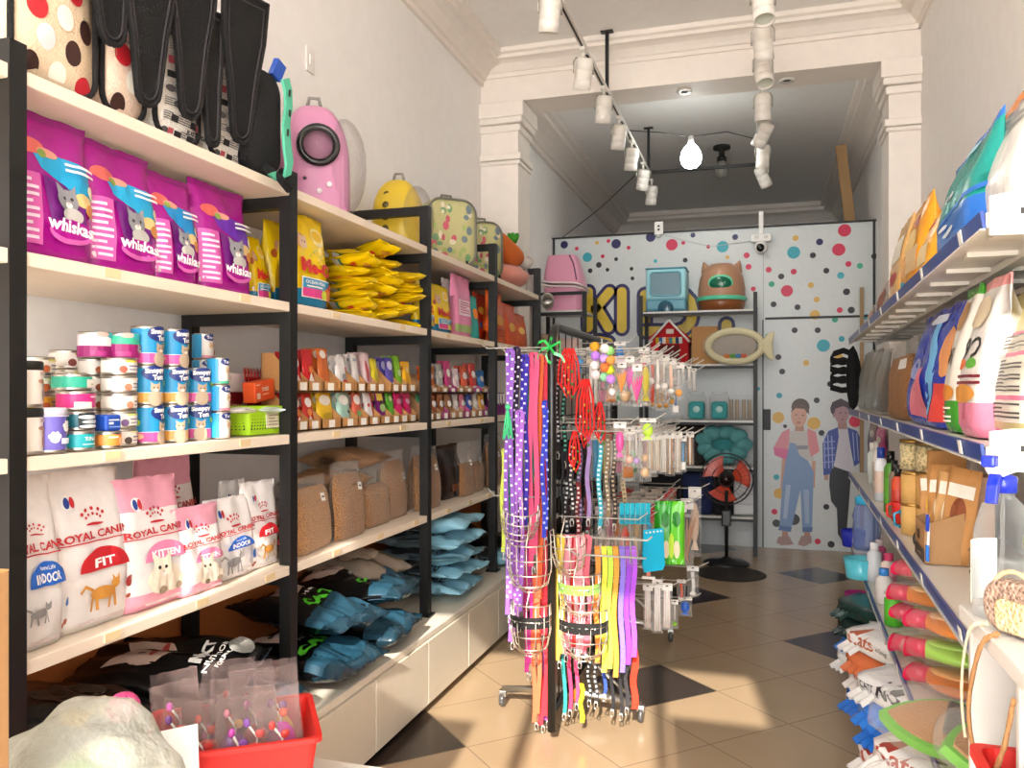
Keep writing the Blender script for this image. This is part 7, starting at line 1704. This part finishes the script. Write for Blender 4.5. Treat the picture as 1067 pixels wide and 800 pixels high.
# red barn house
x0, x1 = bx_(672), bx_(718); w = (x1 - x0) * .93; h = zat(331, dm) - zs[1]
t = thing('pet_house', 'red barn shaped pet house with white roof edges and a striped awning', 'pet house', ((x0 + x1) / 2 + .02, BY + .17, zs[1]))
rdm = M('#b5141c', 'fabric')
b = MB(); b.prism([(-w * .46, 0), (w * .46, 0), (w * .46, h * .52), (0, h * .93), (-w * .46, h * .52)], -.15, .15, rdm, 'y', bev=.01); b.obj('house_body', t)
for s_ in (-1, 1):
    b = MB(); b.box((s_ * w * .25, 0, h * .74), (w * .62, .34, .02), rdm, rot=(0, s_ * .70, 0)); ro = b.obj('roof_panel', t)
    b = MB(); b.tube([(s_ * w * .50, -.175, h * .48), (0, -.175, h * .965)], .011, M('#e8e2dc', 'fabric'), 6); b.obj('roof_piping', ro)
b = MB(); b.box((w * .02, -.156, h * .72), (w * .18, .008, h * .10), M('#d9c9c0', 'fabric')); b.obj('sign_patch', t)
b = MB(); cc = ['#d8b23a', '#2f5fa0', '#e8e2d8', '#d8722c', '#4a8a9a', '#e2c86a', '#27487a', '#dfe2da']
for k in range(8): b.box((-w * .28 + w * .08 * k, -.165, h * .52), (w * .079, .02, h * .13), M(cc[k], 'fabric'), rot=(.4, 0, 0))
b.obj('striped_awning', t)
b = MB(); b.box((0, -.153, h * .22), (w * .5, .006, h * .42), M('#5c0a10', 'fabric')); b.obj('doorway', t)
# carton and cream fish bed in clear wrap
t = thing('carton', 'tan carton on the second shelf of the back rack between house and fish bed', 'carton', (bx_(733), BY + .24, zs[1]))
b = MB(); b.box((0, 0, .18), (.24, .24, .36), M('#b98a55', 'card'), bev=.004); b.obj('carton_body', t)
t = thing('fish_bed', 'cream fish shaped ring toy bed in clear wrap leaning out of the back rack', 'pet bed', (bx_(766), BY - .05, zs[1] + .165))
cm = M('#e6dcb4', 'plush')
b = MB(); b.tube([(.24 * cos(a), -.03, .14 * sin(a) - .01) for a in [k * pi / 14 for k in range(28)]], .034, cm, 10, True); b.obj('ring', t)
b = MB(); b.prism([(.22, .01), (.29, .10), (.35, .12), (.33, .0), (.34, -.14), (.29, -.13), (.24, -.05)], -.06, -.01, cm, 'y', bev=.012); b.obj('fish_tail', t)
b = MB(); b.ell((-.01, -.02, -.01), (.21, .02, .115), M('#a39b90', 'matte'), 18)
for k, c in enumerate(('#e0803a', '#5fae4a', '#3f86c9', '#e0603a')): b.ell((-.07 + .05 * k, -.045, -.10), (.03, .02, .02), M(c, 'plush'), 8)
b.obj('toy_insert', t)
b = MB(); b.ell((0, -.03, -.005), (.30, .055, .166), M('#efe9da', 'clear'), 20, jit=.05); b.obj('clear_wrap', t)
# third shelf: jars and clear boxes
for px, lb in ((725, 'left clear jar of turquoise filling on the back rack'), (749, 'right clear jar of turquoise filling on the back rack')):
    t = thing('jar', lb, 'jar', (bx_(px), BY + .13, zs[2]))
    b = MB(); b.box((0, 0, .09), (.15, .14, .17), M('#2a9fa2', 'matte'), bev=.03); b.obj('contents', t)
    b = MB(); b.box((0, 0, .12), (.18, .17, .235), M('#dfe6e4', 'clear'), bev=.03); b.obj('jar_wall', t)
    b = MB(); b.lathe([(0, 0), (.075, 0), (.075, .03), (0, .03)], M('#cfd6d4', 'clear'), (0, 0, .238), 20); b.obj('lid', t)
    b = MB(); b.lathe([(0, .004), (.03, .003), (.032, 0)], M('#bfe6e2', 'print'), (0, -.071, .10), 14, (pi / 2, 0, 0)); b.obj('label', t)
for k, px in enumerate((764, 770, 777, 783)):
    t = thing('clear_box', '%s slim clear box of sticks beside the turquoise jars' % ['first', 'second', 'third', 'fourth'][k], 'box', (bx_(px) - .02, BY + .12, zs[2]), 0, 'slim clear boxes on the back rack')
    b = MB(); b.box((0, 0, .12), (.05, .10, .235), M('#e3ddd2', 'clear')); b.obj('box_wall', t)
    b = MB()
    for q in range(2): b.tube([(-.01 + .02 * q, 0, .01), (-.01 + .02 * q, 0, .19)], .007, M('#b79a78', 'matte'), 6)
    b.obj('sticks', t)
# turquoise dog bed
t = thing('pet_bed', 'round turquoise cushioned pet bed standing on the back rack behind the fan', 'pet bed', (bx_(752), BY + .14, .82 + .20), 0)
b = MB(); tqm = M('#63a9aa', 'plush')
for k in range(9):
    a = k * 2 * pi / 9; b.ell((.185 * cos(a), 0, .12 * sin(a)), (.095, .085, .075), tqm, 14, jit=.06, seed=k)
b.obj('bolster', t)
b = MB(); b.ell((0, .05, 0), (.14, .05, .12), M('#3f9496', 'plush'), 16, jit=.05); b.obj('cushion', t)
# pedestal fan with orange blades
fx = bx_(757, 7.45)[0] if isinstance(bx_(757, 7.45), tuple) else on_y(757, 7.45)[0]; fd = depth(fx, 7.45); fz = zat(499, fd)
t = thing('pedestal_fan', 'black standing fan with orange blades in front of the back rack', 'fan', (fx, 7.45, 0))
FB = M('#141312', 'gloss', .35); R_ = .225
b = MB(); b.lathe([(0, 0), (.19, 0), (.20, .012), (.17, .03), (.05, .05), (.025, .07), (0, .07)], FB, n=32); b.obj('base', t)
b = MB(); b.tube([(0, 0, .06), (0, .0, fz - .10)], .016, FB, 10); b.obj('pole', t)
b = MB(); b.lathe([(0, -.10), (.05, -.10), (.07, -.05), (.07, .02), (.03, .05), (0, .05)], FB, (0, .06, fz), 18, (-pi / 2, 0, 0)); b.obj('motor', t)
b = MB()
for q, yy in ((1.0, 0), (.86, -.045), (.86, .045), (.55, -.055), (.3, -.06)):
    b.tube([(R_ * q * cos(a), yy, fz + R_ * q * sin(a)) for a in [j * pi / 16 for j in range(32)]], .006 if q == 1 else .003, FB, 6, True)
for k in range(28):
    a = k * 2 * pi / 28
    b.tube([(.05 * cos(a), -.06, fz + .05 * sin(a)), (R_ * .6 * cos(a), -.056, fz + R_ * .6 * sin(a)), (R_ * cos(a), 0, fz + R_ * sin(a))], .0013, FB, 4)
b.obj('cage', t)
for k in range(3):
    b = MB(); a0 = k * 2 * pi / 3 + .3
    def bl_(a, v, a0=a0):
        r = .04 + .165 * v; th = a0 + (a - .5) * (.9 + .5 * v); return Vector((r * cos(th), .012 - .025 * (a - .5), fz + r * sin(th)))
    b.grid(bl_, 8, 6, M('#d8421c', 'gloss', .3)); b.obj('fan_blade', t)
b = MB(); b.lathe([(0, .035), (.035, .03), (.045, .0), (.045, -.03), (0, -.03)], M('#2a1512', 'gloss'), (0, -.02, fz), 18, (pi / 2, 0, 0)); b.obj('hub', t)
b = MB(); b.box((0, -.03, fz - .34), (.08, .04, .14), FB, bev=.01); b.obj('control_box', t)
# dark goods on the lower boards
for k, (px, z, w, h, c, lb) in enumerate(((684, .82, .40, .36, '#1b1a1d', 'black soft pet bed on the fourth shelf of the back rack'), (716, .82, .30, .38, '#2a211d', 'dark brown bundle on the fourth shelf of the back rack'), (690, .36, .46, .40, '#17171b', 'black bag on the lowest shelf of the back rack, left'), (726, .36, .34, .38, '#23305c', 'dark blue bag on the lowest shelf of the back rack'), (752, .36, .22, .40, '#1a1b1e', 'black bag on the lowest shelf behind the fan pole'), (700, .0, .5, .30, '#1d1a19', 'dark sack on the floor under the back rack'))):
    p = Pouch(w, h, .28, 'fold', 400 + k, crk=.02, n=3)
    t = bag('storage_sack', lb, 'bag', p, M(c, 'fabric'), nu=10, nv=8); place(t, (on_y(px, BY)[0], BY + .18, z + .004))
t = thing('storage_chest', 'small stack of white drawers on the floor at the right of the back rack', 'drawers', (on_y(776, BY + .1)[0], BY + .21, .365))
b = MB(); b.box((0, 0, .20), (.20, .26, .40), M('#cfcfd2', 'plain'), bev=.01); b.obj('drawer_frame', t)
for k in range(4): b = MB(); b.box((0, -.134, .055 + .096 * k), (.18, .012, .085), M('#dededf', 'plain'), bev=.006); b.obj('drawer', t)
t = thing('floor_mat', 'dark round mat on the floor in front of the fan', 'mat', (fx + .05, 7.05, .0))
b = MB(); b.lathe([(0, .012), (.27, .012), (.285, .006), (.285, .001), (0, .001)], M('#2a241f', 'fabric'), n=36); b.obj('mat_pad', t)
# smaller rack at the left with pink litter box
LY = 7.3; lx0, lx1 = on_y(557, LY)[0], on_y(609, LY)[0]; lxm = (lx0 + lx1) / 2; ld = depth(lxm, LY); lz = zat(323, ld)
lr = thing('angle_iron_rack', 'small black rack behind the leash rack, holding the pink litter box', 'rack', (lxm, LY, 0))
def LR(b, nm): o = b.obj(nm, lr); o.matrix_parent_inverse = Matrix.Translation((-lxm, -LY, 0)); return o
for x in (lx0, lx1):
    for y in (LY, LY + .5):
        b = MB(); top = lz + .16; b.box((x, y, top / 2), (.035, .035, top), IR2); LR(b, 'post')
lzs = (lz, lz - .45, 1.25, .7, .2)
for z in lzs:
    b = MB(); b.box((lxm, LY + .25, z - .012), (lx1 - lx0 - .04, .50, .018), BRD); LR(b, 'shelf_board')
    b = MB(); b.box((lxm, LY - .0, z - .034), (lx1 - lx0 - .036, .02, .03), IR2); LR(b, 'shelf_rail')
b = MB(); b.box((lxm, LY, lz + .15), (lx1 - lx0 - .036, .02, .03), IR2); LR(b, 'shelf_rail')
w = (lx1 - lx0) * .80; h = zat(262, ld) - lz
t = thing('litter_box', 'pink hooded litter box with white rim lines on the left back rack', 'litter box', (lxm, LY + .27, lz + .004))
pk = M('#e39ab4', 'gloss', .4)
b = MB(); b.grid(lambda a, v: Vector(((a - .5) * w * (1 - .12 * (1 - v)), 0, 0)) if False else Vector((w / 2 * (.82 + .18 * v) * math.copysign(abs(cos(2 * pi * a)) ** .35, cos(2 * pi * a)), .185 * (.85 + .15 * v) * math.copysign(abs(sin(2 * pi * a)) ** .35, sin(2 * pi * a)), .003 + h * .40 * v)), 32, 4, pk, wrap_u=True); b.box((0, 0, .012), (w * .78, .35, .02), pk); b.obj('tray', t)
for k in (0, 1):
    b = MB(); b.tube([(w * .52 * math.copysign(abs(cos(q)) ** .35, cos(q)), .195 * math.copysign(abs(sin(q)) ** .35, sin(q)), h * (.42 + .06 * k) + .03 * cos(q) * -1) for q in [j * pi / 20 for j in range(40)]], .010, M('#ead9d6', 'gloss'), 6, True); b.obj('rim_line', t)
b = MB()
def hood(a, v):
    k = 1 - .30 * v ** 1.5; sh = .10 * v * w
    return Vector((w * .5 * k * math.copysign(abs(cos(2 * pi * a)) ** .4, cos(2 * pi * a)) - sh * .6, .19 * k * math.copysign(abs(sin(2 * pi * a)) ** .4, sin(2 * pi * a)), h * (.46 + .52 * v) - .03 * cos(2 * pi * a) * (1 - v)))
b.grid(hood, 36, 8, pk, wrap_u=True); b.grid(lambda a, v: hood(a, 1) * (1 - v) + Vector((-.06 * w, 0, h)) * v, 36, 3, pk, wrap_u=True); b.obj('hood', t)
b = MB(); b.tube([(w * .38, -.185, h * .52), (w * .30, -.172, h * .80), (w * .18, -.15, h * .96)], .008, M('#8a5a70', 'gloss'), 6); b.obj('seam', t)
for k, (px, z, c, lb, hh) in enumerate(((585, lzs[1], '#d9b6ae', 'pale pink cushion on the left back rack under the litter box', .20), (575, lzs[1], '#c9a890', 'tan cushion beside the pale pink one on the left back rack', .24), (585, lzs[2], '#8f8078', 'grey brown bag on the third shelf of the left back rack', .34), (580, lzs[3], '#1f1d1f', 'black bag on a low shelf of the left back rack', .36), (580, lzs[4], '#2a2422', 'dark bag on the lowest shelf of the left back rack', .30))):
    p = Pouch(.20 if k < 2 else .34, hh, .26, 'fold', 420 + k, crk=.015, n=3)
    t = bag('storage_sack', lb, 'bag', p, M(c, 'fabric'), nu=10, nv=8); place(t, (lxm + ((px - 583) / 100 * 2.0 if k < 2 else 0), LY + .25, z + .004))
t = thing('chrome_lamp_head', 'loose silver lamp head lying at the front of the left back rack', 'lamp', (lxm - .10, LY + .03, lz + .05))
b = MB(); b.lathe([(0, 0), (.05, 0), (.06, .06), (.055, .14), (.05, .14), (.05, .01)], M('#c9c6c0', 'metal'), (0, -.06, .0), 20, (1.2, .6, 0)); b.obj('lamp_shell', t)

# ---- two printed people on the partition
def sticker(label, parts):
    t = None
    for i, (nm, col, pts) in enumerate(parts):
        b = MB(); P = [pp(*q) for q in pts]
        decal(b, flatmap((0, PY, 0)), [(M(col, 'print'), P)], step=9, base=.0022 + i * .0005)
        if t is None:
            t = thing('wall_sticker', label, 'sticker', (0, 0, 0))
        b.obj(nm, t)
    return t
def el(cx, cy, rx, ry, n=14): return [(cx + rx * cos(2 * pi * k / n), cy - ry * sin(2 * pi * k / n)) for k in range(n)]
sticker('life size sticker of a person in pink jacket and pale denim dungarees on the partition', [
    ('arm', '#c99a82', [(815, 478), (820, 478), (818, 510), (813, 510)]), ('arm', '#c99a82', [(846, 480), (850, 480), (849, 508), (845, 508)]),
    ('neck', '#b98a74', [(829, 440), (837, 440), (838, 450), (828, 450)]),
    ('shirt', '#c9c3c0', [(822, 449), (845, 449), (848, 480), (820, 480)]), ('shirt_print', '#8f8f96', [(829, 464), (842, 464), (842, 468), (829, 468)]),
    ('jacket', '#d98a96', [(823, 446), (815, 450), (806, 466), (807, 472), (819, 476), (822, 462)]), ('jacket', '#dd8c92', [(841, 446), (850, 450), (854, 470), (845, 476), (842, 462)]),
    ('jacket_hem', '#d96a9a', [(806, 466), (822, 468), (819, 479), (807, 474)]),
    ('dungarees', '#7f9bc4', [(823, 461), (829, 462), (833, 474), (842, 480), (848, 492), (847, 520), (846, 552), (836, 553), (834, 510), (826, 545), (824, 553), (812, 551), (815, 505), (818, 484)]),
    ('denim_fade', '#a9bcd6', [(819, 505), (824, 505), (820, 540), (816, 540)]), ('denim_fade', '#a3b6d2', [(837, 510), (843, 510), (843, 545), (839, 545)]), ('denim_cuff', '#5b77a8', [(812, 547), (825, 549), (824, 554), (811, 552)]), ('denim_cuff', '#5b77a8', [(836, 549), (847, 549), (846, 554), (836, 554)]),
    ('ankle', '#b98a78', [(815, 553), (821, 554), (821, 560), (815, 560)]), ('ankle', '#b98a78', [(838, 554), (844, 554), (844, 560), (838, 560)]),
    ('shoe', '#a88a84', [(811, 559), (822, 558), (827, 567), (814, 568), (809, 565)]), ('shoe', '#a88a84', [(835, 558), (845, 558), (846, 565), (838, 569), (831, 567)]),
    ('hair', '#4a3930', el(834, 424, 9.5, 9)), ('hair_bun', '#4f3d33', el(836, 419.5, 5.5, 3.5)), ('face', '#cfa08c', el(832.5, 433.5, 8.3, 11.5, 18)), ('hair_fringe', '#57443a', [(824, 430), (827, 421), (836, 420), (843, 426), (843, 432), (838, 426), (829, 425)]),
    ('eye', '#4a342c', el(829.5, 432, 1.1, .7, 8)), ('eye', '#4a342c', el(836.5, 432.6, 1.1, .7, 8)), ('nose', '#bd8a76', el(832.5, 436, .9, 1.3, 8)), ('mouth', '#a85a58', el(832, 440, 2.4, .8, 10))])
sticker('life size sticker of a person in blue check shirt and black trousers on the partition', [
    ('arm', '#b98d80', [(858, 470), (864, 470), (863, 500), (859, 500)]), ('trousers', '#16161c', [(865, 484), (887, 488), (885, 520), (882, 555), (879, 566), (873, 556), (872, 530), (866, 522), (864, 505)]),
    ('neck', '#a8807a', [(873, 438), (882, 438), (883, 450), (873, 450)]), ('tee_shirt', '#cfc9d2', [(872, 447), (885, 447), (887, 492), (869, 486)]),
    ('check_shirt', '#3a4f9c', [(873, 445), (863, 449), (857, 462), (858, 495), (865, 494), (870, 480), (874, 455)]), ('check_shirt', '#3a4f9c', [(883, 445), (893, 449), (899, 462), (898, 480), (890, 486), (886, 465)])]
    + [('check_line', '#a9b4e0', [(858 + 4 * k, 452 + k), (859 + 4 * k, 452 + k), (860.2 + 4 * k, 488), (859.2 + 4 * k, 488)]) for k in range(3)] + [('check_line', '#8f9cd6', [(858, 460 + 7 * k), (870, 459 + 7 * k), (870, 460.2 + 7 * k), (858, 461.2 + 7 * k)]) for k in range(4)] + [('check_line', '#a9b4e0', [(888 + 4 * k, 450 + k), (889 + 4 * k, 450 + k), (891 + 4 * k, 480), (890 + 4 * k, 480)]) for k in range(2)]
    + [('hair', '#3a2b38', el(875, 426, 10, 9.5)), ('face', '#b08a90', el(877, 431, 7.5, 10.5, 18)), ('hair_fringe', '#41303c', [(866, 428), (867, 419), (876, 415), (886, 420), (886, 426), (878, 423), (870, 426), (869, 436)]), ('eye', '#3a2630', el(875.5, 430, 1.1, .7, 8)), ('eye', '#3a2630', el(881, 430, 1, .7, 8)), ('nose', '#9c7680', el(878.5, 433, .9, 1.3, 8)), ('mouth', '#8f5a66', el(878, 437, 2, .7, 10)), ('ear', '#a8808a', el(869.5, 432, 1.5, 2.6, 8))])
# ================================================================ track lights, bulb, wires, camera
TZ = 3.70; WM = M('#efe9e0', 'gloss', .35); CH = M('#b9b4ab', 'metal')
def track(label, x, y0, y1):
    t = thing('light_track', label, 'light track', (x, (y0 + y1) / 2, TZ)); b = MB(); b.box((0, 0, 0), (.035, y1 - y0, .022), WM); b.obj('rail', t)
    b = MB(); b.box((0, 0, -.0125), (.012, y1 - y0 - .02, .003), M('#3a3836', 'metal')); b.obj('contact_slot', t)
    for yy in (y0, y1): b = MB(); b.box((0, yy - (y0 + y1) / 2, 0), (.037, .012, .025), M('#d9d3ca', 'plain')); b.obj('end_cap', t)
TXL = -1.088
track('left white track rail carrying spotlights, hung below the ceiling', TXL, 3.2, 8.25)
track('right white track rail carrying spotlights, hung below the ceiling', 0.0, 3.2, 8.25)
BK = M('#141312', 'paint', .4)
def bar(label, p0, p1, r=.012, nm='support_rod'):
    t = thing(nm, label, 'rod', p0); b = MB(); d = Vector(p1) - Vector(p0); b.box(tuple(d / 2), (max(abs(d.x), r * 2), max(abs(d.y), r * 2), max(abs(d.z), r * 2)), BK); b.obj('rod_bar', t)
    if abs(d.z) > .1: b = MB(); b.box((0, 0, d.z - .004), (.09, .05, .008), BK); b.obj('ceiling_plate', t)
bar('black square rod holding the left track from the front ceiling', (TXL + .006, 5.90, TZ + .011), (TXL + .006, 5.90, ZC))
bar('black square rod holding the left track behind the beam', (TXL + .006, 8.16, TZ + .011), (TXL + .006, 8.16, ZC))
bar('black square rod holding the right track behind the beam', (0, 8.20, TZ + .011), (0, 8.20, ZC))
bar('black square rod holding the right track near the shop front', (0, 3.5, TZ + .011), (0, 3.5, ZC))
bar('black square rod holding the left track near the shop front', (TXL, 3.3, TZ + .011), (TXL, 3.3, ZC))
bar('black crossbar joining the far ends of the two light tracks', (TXL + .03, 8.215, TZ), (-.03, 8.215, TZ), .014, 'crossbar')
def spot(label, x, px, py, az, tilt, ln=.19, r=.055):
    y, d = on_x(px, x) if abs(x) > .01 else (None, None)
    if y is None:
        # on the right track the height in the picture gives the distance
        d = (TZ - .17 - 1.5) * FOC / (HORIZON - py); y = (d + x * SN) / CS
    t = thing('track_spotlight', label, 'spotlight', (x, y, TZ - .012), 0, 'white spotlights on the %s track' % ('left' if x < -.5 else 'right'))
    b = MB(); b.box((0, 0, -.012), (.034, .09, .022), WM, bev=.004); b.tube([(0, 0, -.02), (0, 0, -.06)], .009, WM, 8); b.obj('track_adapter', t)
    b = MB(); R = Euler((0, 0, az)).to_matrix(); b.tube([R @ Vector(q) for q in ((-.064, 0, -.16), (-.064, 0, -.09), (-.05, 0, -.064), (.05, 0, -.064), (.064, 0, -.09), (.064, 0, -.16))], .006, CH, 6); b.obj('yoke', t)
    b = MB(); b.T = Matrix.Translation((0, 0, -.16)) @ Euler((tilt, 0, az)).to_matrix().to_4x4()
    b.lathe([(0, ln * .5), (r * .8, ln * .5), (r * .95, ln * .44), (r, ln * .3), (r, ln * .14), (r * .94, ln * .12), (r, ln * .10), (r, -ln * .16), (r * .95, -ln * .18), (r, -ln * .20), (r * 1.02, -ln * .5), (r * .9, -ln * .5), (r * .8, -ln * .40), (0, -ln * .36)], WM, n=26); ho = b.obj('lamp_head', t)
    b = MB(); b.T = Matrix.Translation((0, 0, -.16)) @ Euler((tilt, 0, az)).to_matrix().to_4x4()
    b.lathe([(0, -ln * .42), (r * .5, -ln * .43), (r * .78, -ln * .46)], M('#c9cdbf', 'gloss', .1), n=20); b.obj('reflector', ho)
ordn = ['nearest', 'second', 'third', 'fourth', 'fifth', 'sixth', 'last']
for k, (px, py) in enumerate(((569, 18), (604, 78), (625, 112), (641, 137), (654, 160), (666, 186), (675, 200))):
    spot('%s white spotlight on the left ceiling track' % ordn[k], TXL, px + 4, py, .5, .30 + .1 * (k % 2))
for k, py in enumerate((5, 45, 75, 112, 140, 163, 184)):
    spot('%s white spotlight on the right ceiling track' % ordn[k], 0.0, 795, py, [.3, -.2, .4, -.1, .8, .2, -.7][k], [-.3, .5, -.4, .1, .7, .3, .6][k])
# glowing bulb on a strung wire
wy = 7.2; bxx, bd = on_y(720, wy); bz = zat(166, bd)
t = thing('light_bulb', 'glowing round white bulb hanging on a wire between the tracks', 'light bulb', (bxx, wy, bz + .18))
b = MB(); b.lathe([(.0, .02), (.022, .02), (.026, -.02), (.03, -.05), (.0, -.05)], M('#e9e6e0', 'plain'), n=18); b.obj('socket', t)
em = bpy.data.materials.new('bulb_glow'); em.use_nodes = True; eb = em.node_tree.nodes['Principled BSDF']; eb.inputs['Base Color'].default_value = (1, 1, 1, 1); eb.inputs['Emission Color'].default_value = (.95, 1, .97, 1); eb.inputs['Emission Strength'].default_value = 22
b = MB(); b.lathe([(.03, -.05), (.055, -.075), (.082, -.12), (.09, -.165), (.082, -.21), (.055, -.245), (0, -.262)], em, n=24); b.obj('glass_globe', t)
def wire(label, pts, r=.004, c='#1a1918', nm='wire'):
    t = thing(nm, label, 'wire', pts[0]); b = MB(); b.tube([Vector(p) - Vector(pts[0]) for p in pts], r, M(c, 'plain'), 6); b.obj('wire_line', t)
wire('thin black wire strung between the tracks, holding the bulb', [(TXL + .02, wy - .35, TZ + .0), ((TXL + bxx) / 2, wy - .18, bz + .20), (bxx, wy, bz + .196), (bxx * .5, wy + .1, bz + .24), (-.018, wy + .25, TZ + .0)])
wx = on_y(582, PY - .02)[0]
wire('thin black wire running from the left track to the partition corner', [(TXL - .02, 8.0, TZ), ((TXL + wx) / 2, 8.2, 3.38), (wx + .02, PY + .02, 3.13)])
# dark fixture and unlit bulb on the back ceiling
x, d = on_y(752, 9.0)
t = thing('ceiling_pendant', 'unlit bulb under a small black fixture on the dark back ceiling', 'ceiling light', (x, 9.0, ZC))
b = MB(); b.lathe([(0, 0), (.09, 0), (.09, -.03), (.03, -.045), (.03, -.10), (.05, -.12), (.05, -.16), (0, -.16)], M('#1a1816', 'plain'), n=20); b.obj('fixture', t)
b = MB(); b.lathe([(.03, -.16), (.05, -.19), (.075, -.25), (.06, -.32), (0, -.35)], M('#8d8a84', 'gloss', .4), n=20); b.obj('bulb', t)
# socket on top of the partition and security camera
x, d = on_y(687, PY)
t = thing('power_socket', 'small white socket box on top edge of the partition', 'socket', (x, PY - .03, 3.12))
b = MB(); b.box((0, 0, .045), (.09, .05, .13), M('#ece8e2', 'gloss', .4), bev=.008); b.obj('socket_box', t)
b = MB(); b.box((0, -.026, .065), (.02, .004, .02), M('#2a2826')); b.box((0, -.026, .03), (.02, .004, .02), M('#2a2826')); b.obj('outlet', t)
b = MB(); b.tube([(.0, 0, -.02), (.0, .006, -.04)], .02, M('#ece8e2'), 8); b.obj('plug', t)
x, d = on_y(793, PY - .06); z = zat(252, d)
t = thing('security_camera', 'white security camera with a black round lens on the partition', 'camera', (x, PY, z))
b = MB(); b.box((0, -.012, .19), (.045, .022, .24), M('#ece9e4', 'gloss', .4), bev=.006); b.obj('wall_bracket', t)
b = MB(); b.box((0, -.055, .035), (.19, .10, .075), M('#f0ede8', 'gloss', .4), bev=.012); b.obj('camera_housing', t)
b = MB(); b.box((-.04, -.106, .04), (.04, .004, .03), M('#d8d4cc')); b.box((.045, -.106, .04), (.04, .004, .03), M('#d8d4cc')); b.obj('light_panel', t)
b = MB(); b.ell((0, -.06, -.05), (.062, .06, .066), M('#f0ede8', 'gloss', .4), 20); b.obj('camera_ball', t)
b = MB(); b.ell((-.005, -.10, -.06), (.040, .028, .042), M('#0d0d0f', 'gloss'), 18); b.obj('lens', t)
wire('thin pale cable running along the partition to the camera', [(on_y(687, PY)[0] + .05, PY - .006, 3.10), (on_y(740, PY)[0], PY - .006, 2.96), (x - .1, PY - .006, z + .02)], .003, '#c9c6c2', 'cable')
# planks and cardboard stored above the partition at the right
t = thing('wood_plank', 'bare wooden planks leaning above the partition at the right', 'plank', (.86, 8.9, 2.6))
b = MB(); b.box((0, 0, .45), (.10, .03, 1.9), M('#a8845a', 'card'), rot=(.06, -.12, 0)); b.obj('plank_board', t)
t = thing('door_post', 'thin wooden strip standing against the partition at its right edge', 'strip', (on_y(898, PY - .03)[0], PY - .03, 0))
b = MB(); b.box((0, 0, 1.25), (.035, .02, 2.5), M('#a98d6a', 'card')); b.obj('strip_board', t)
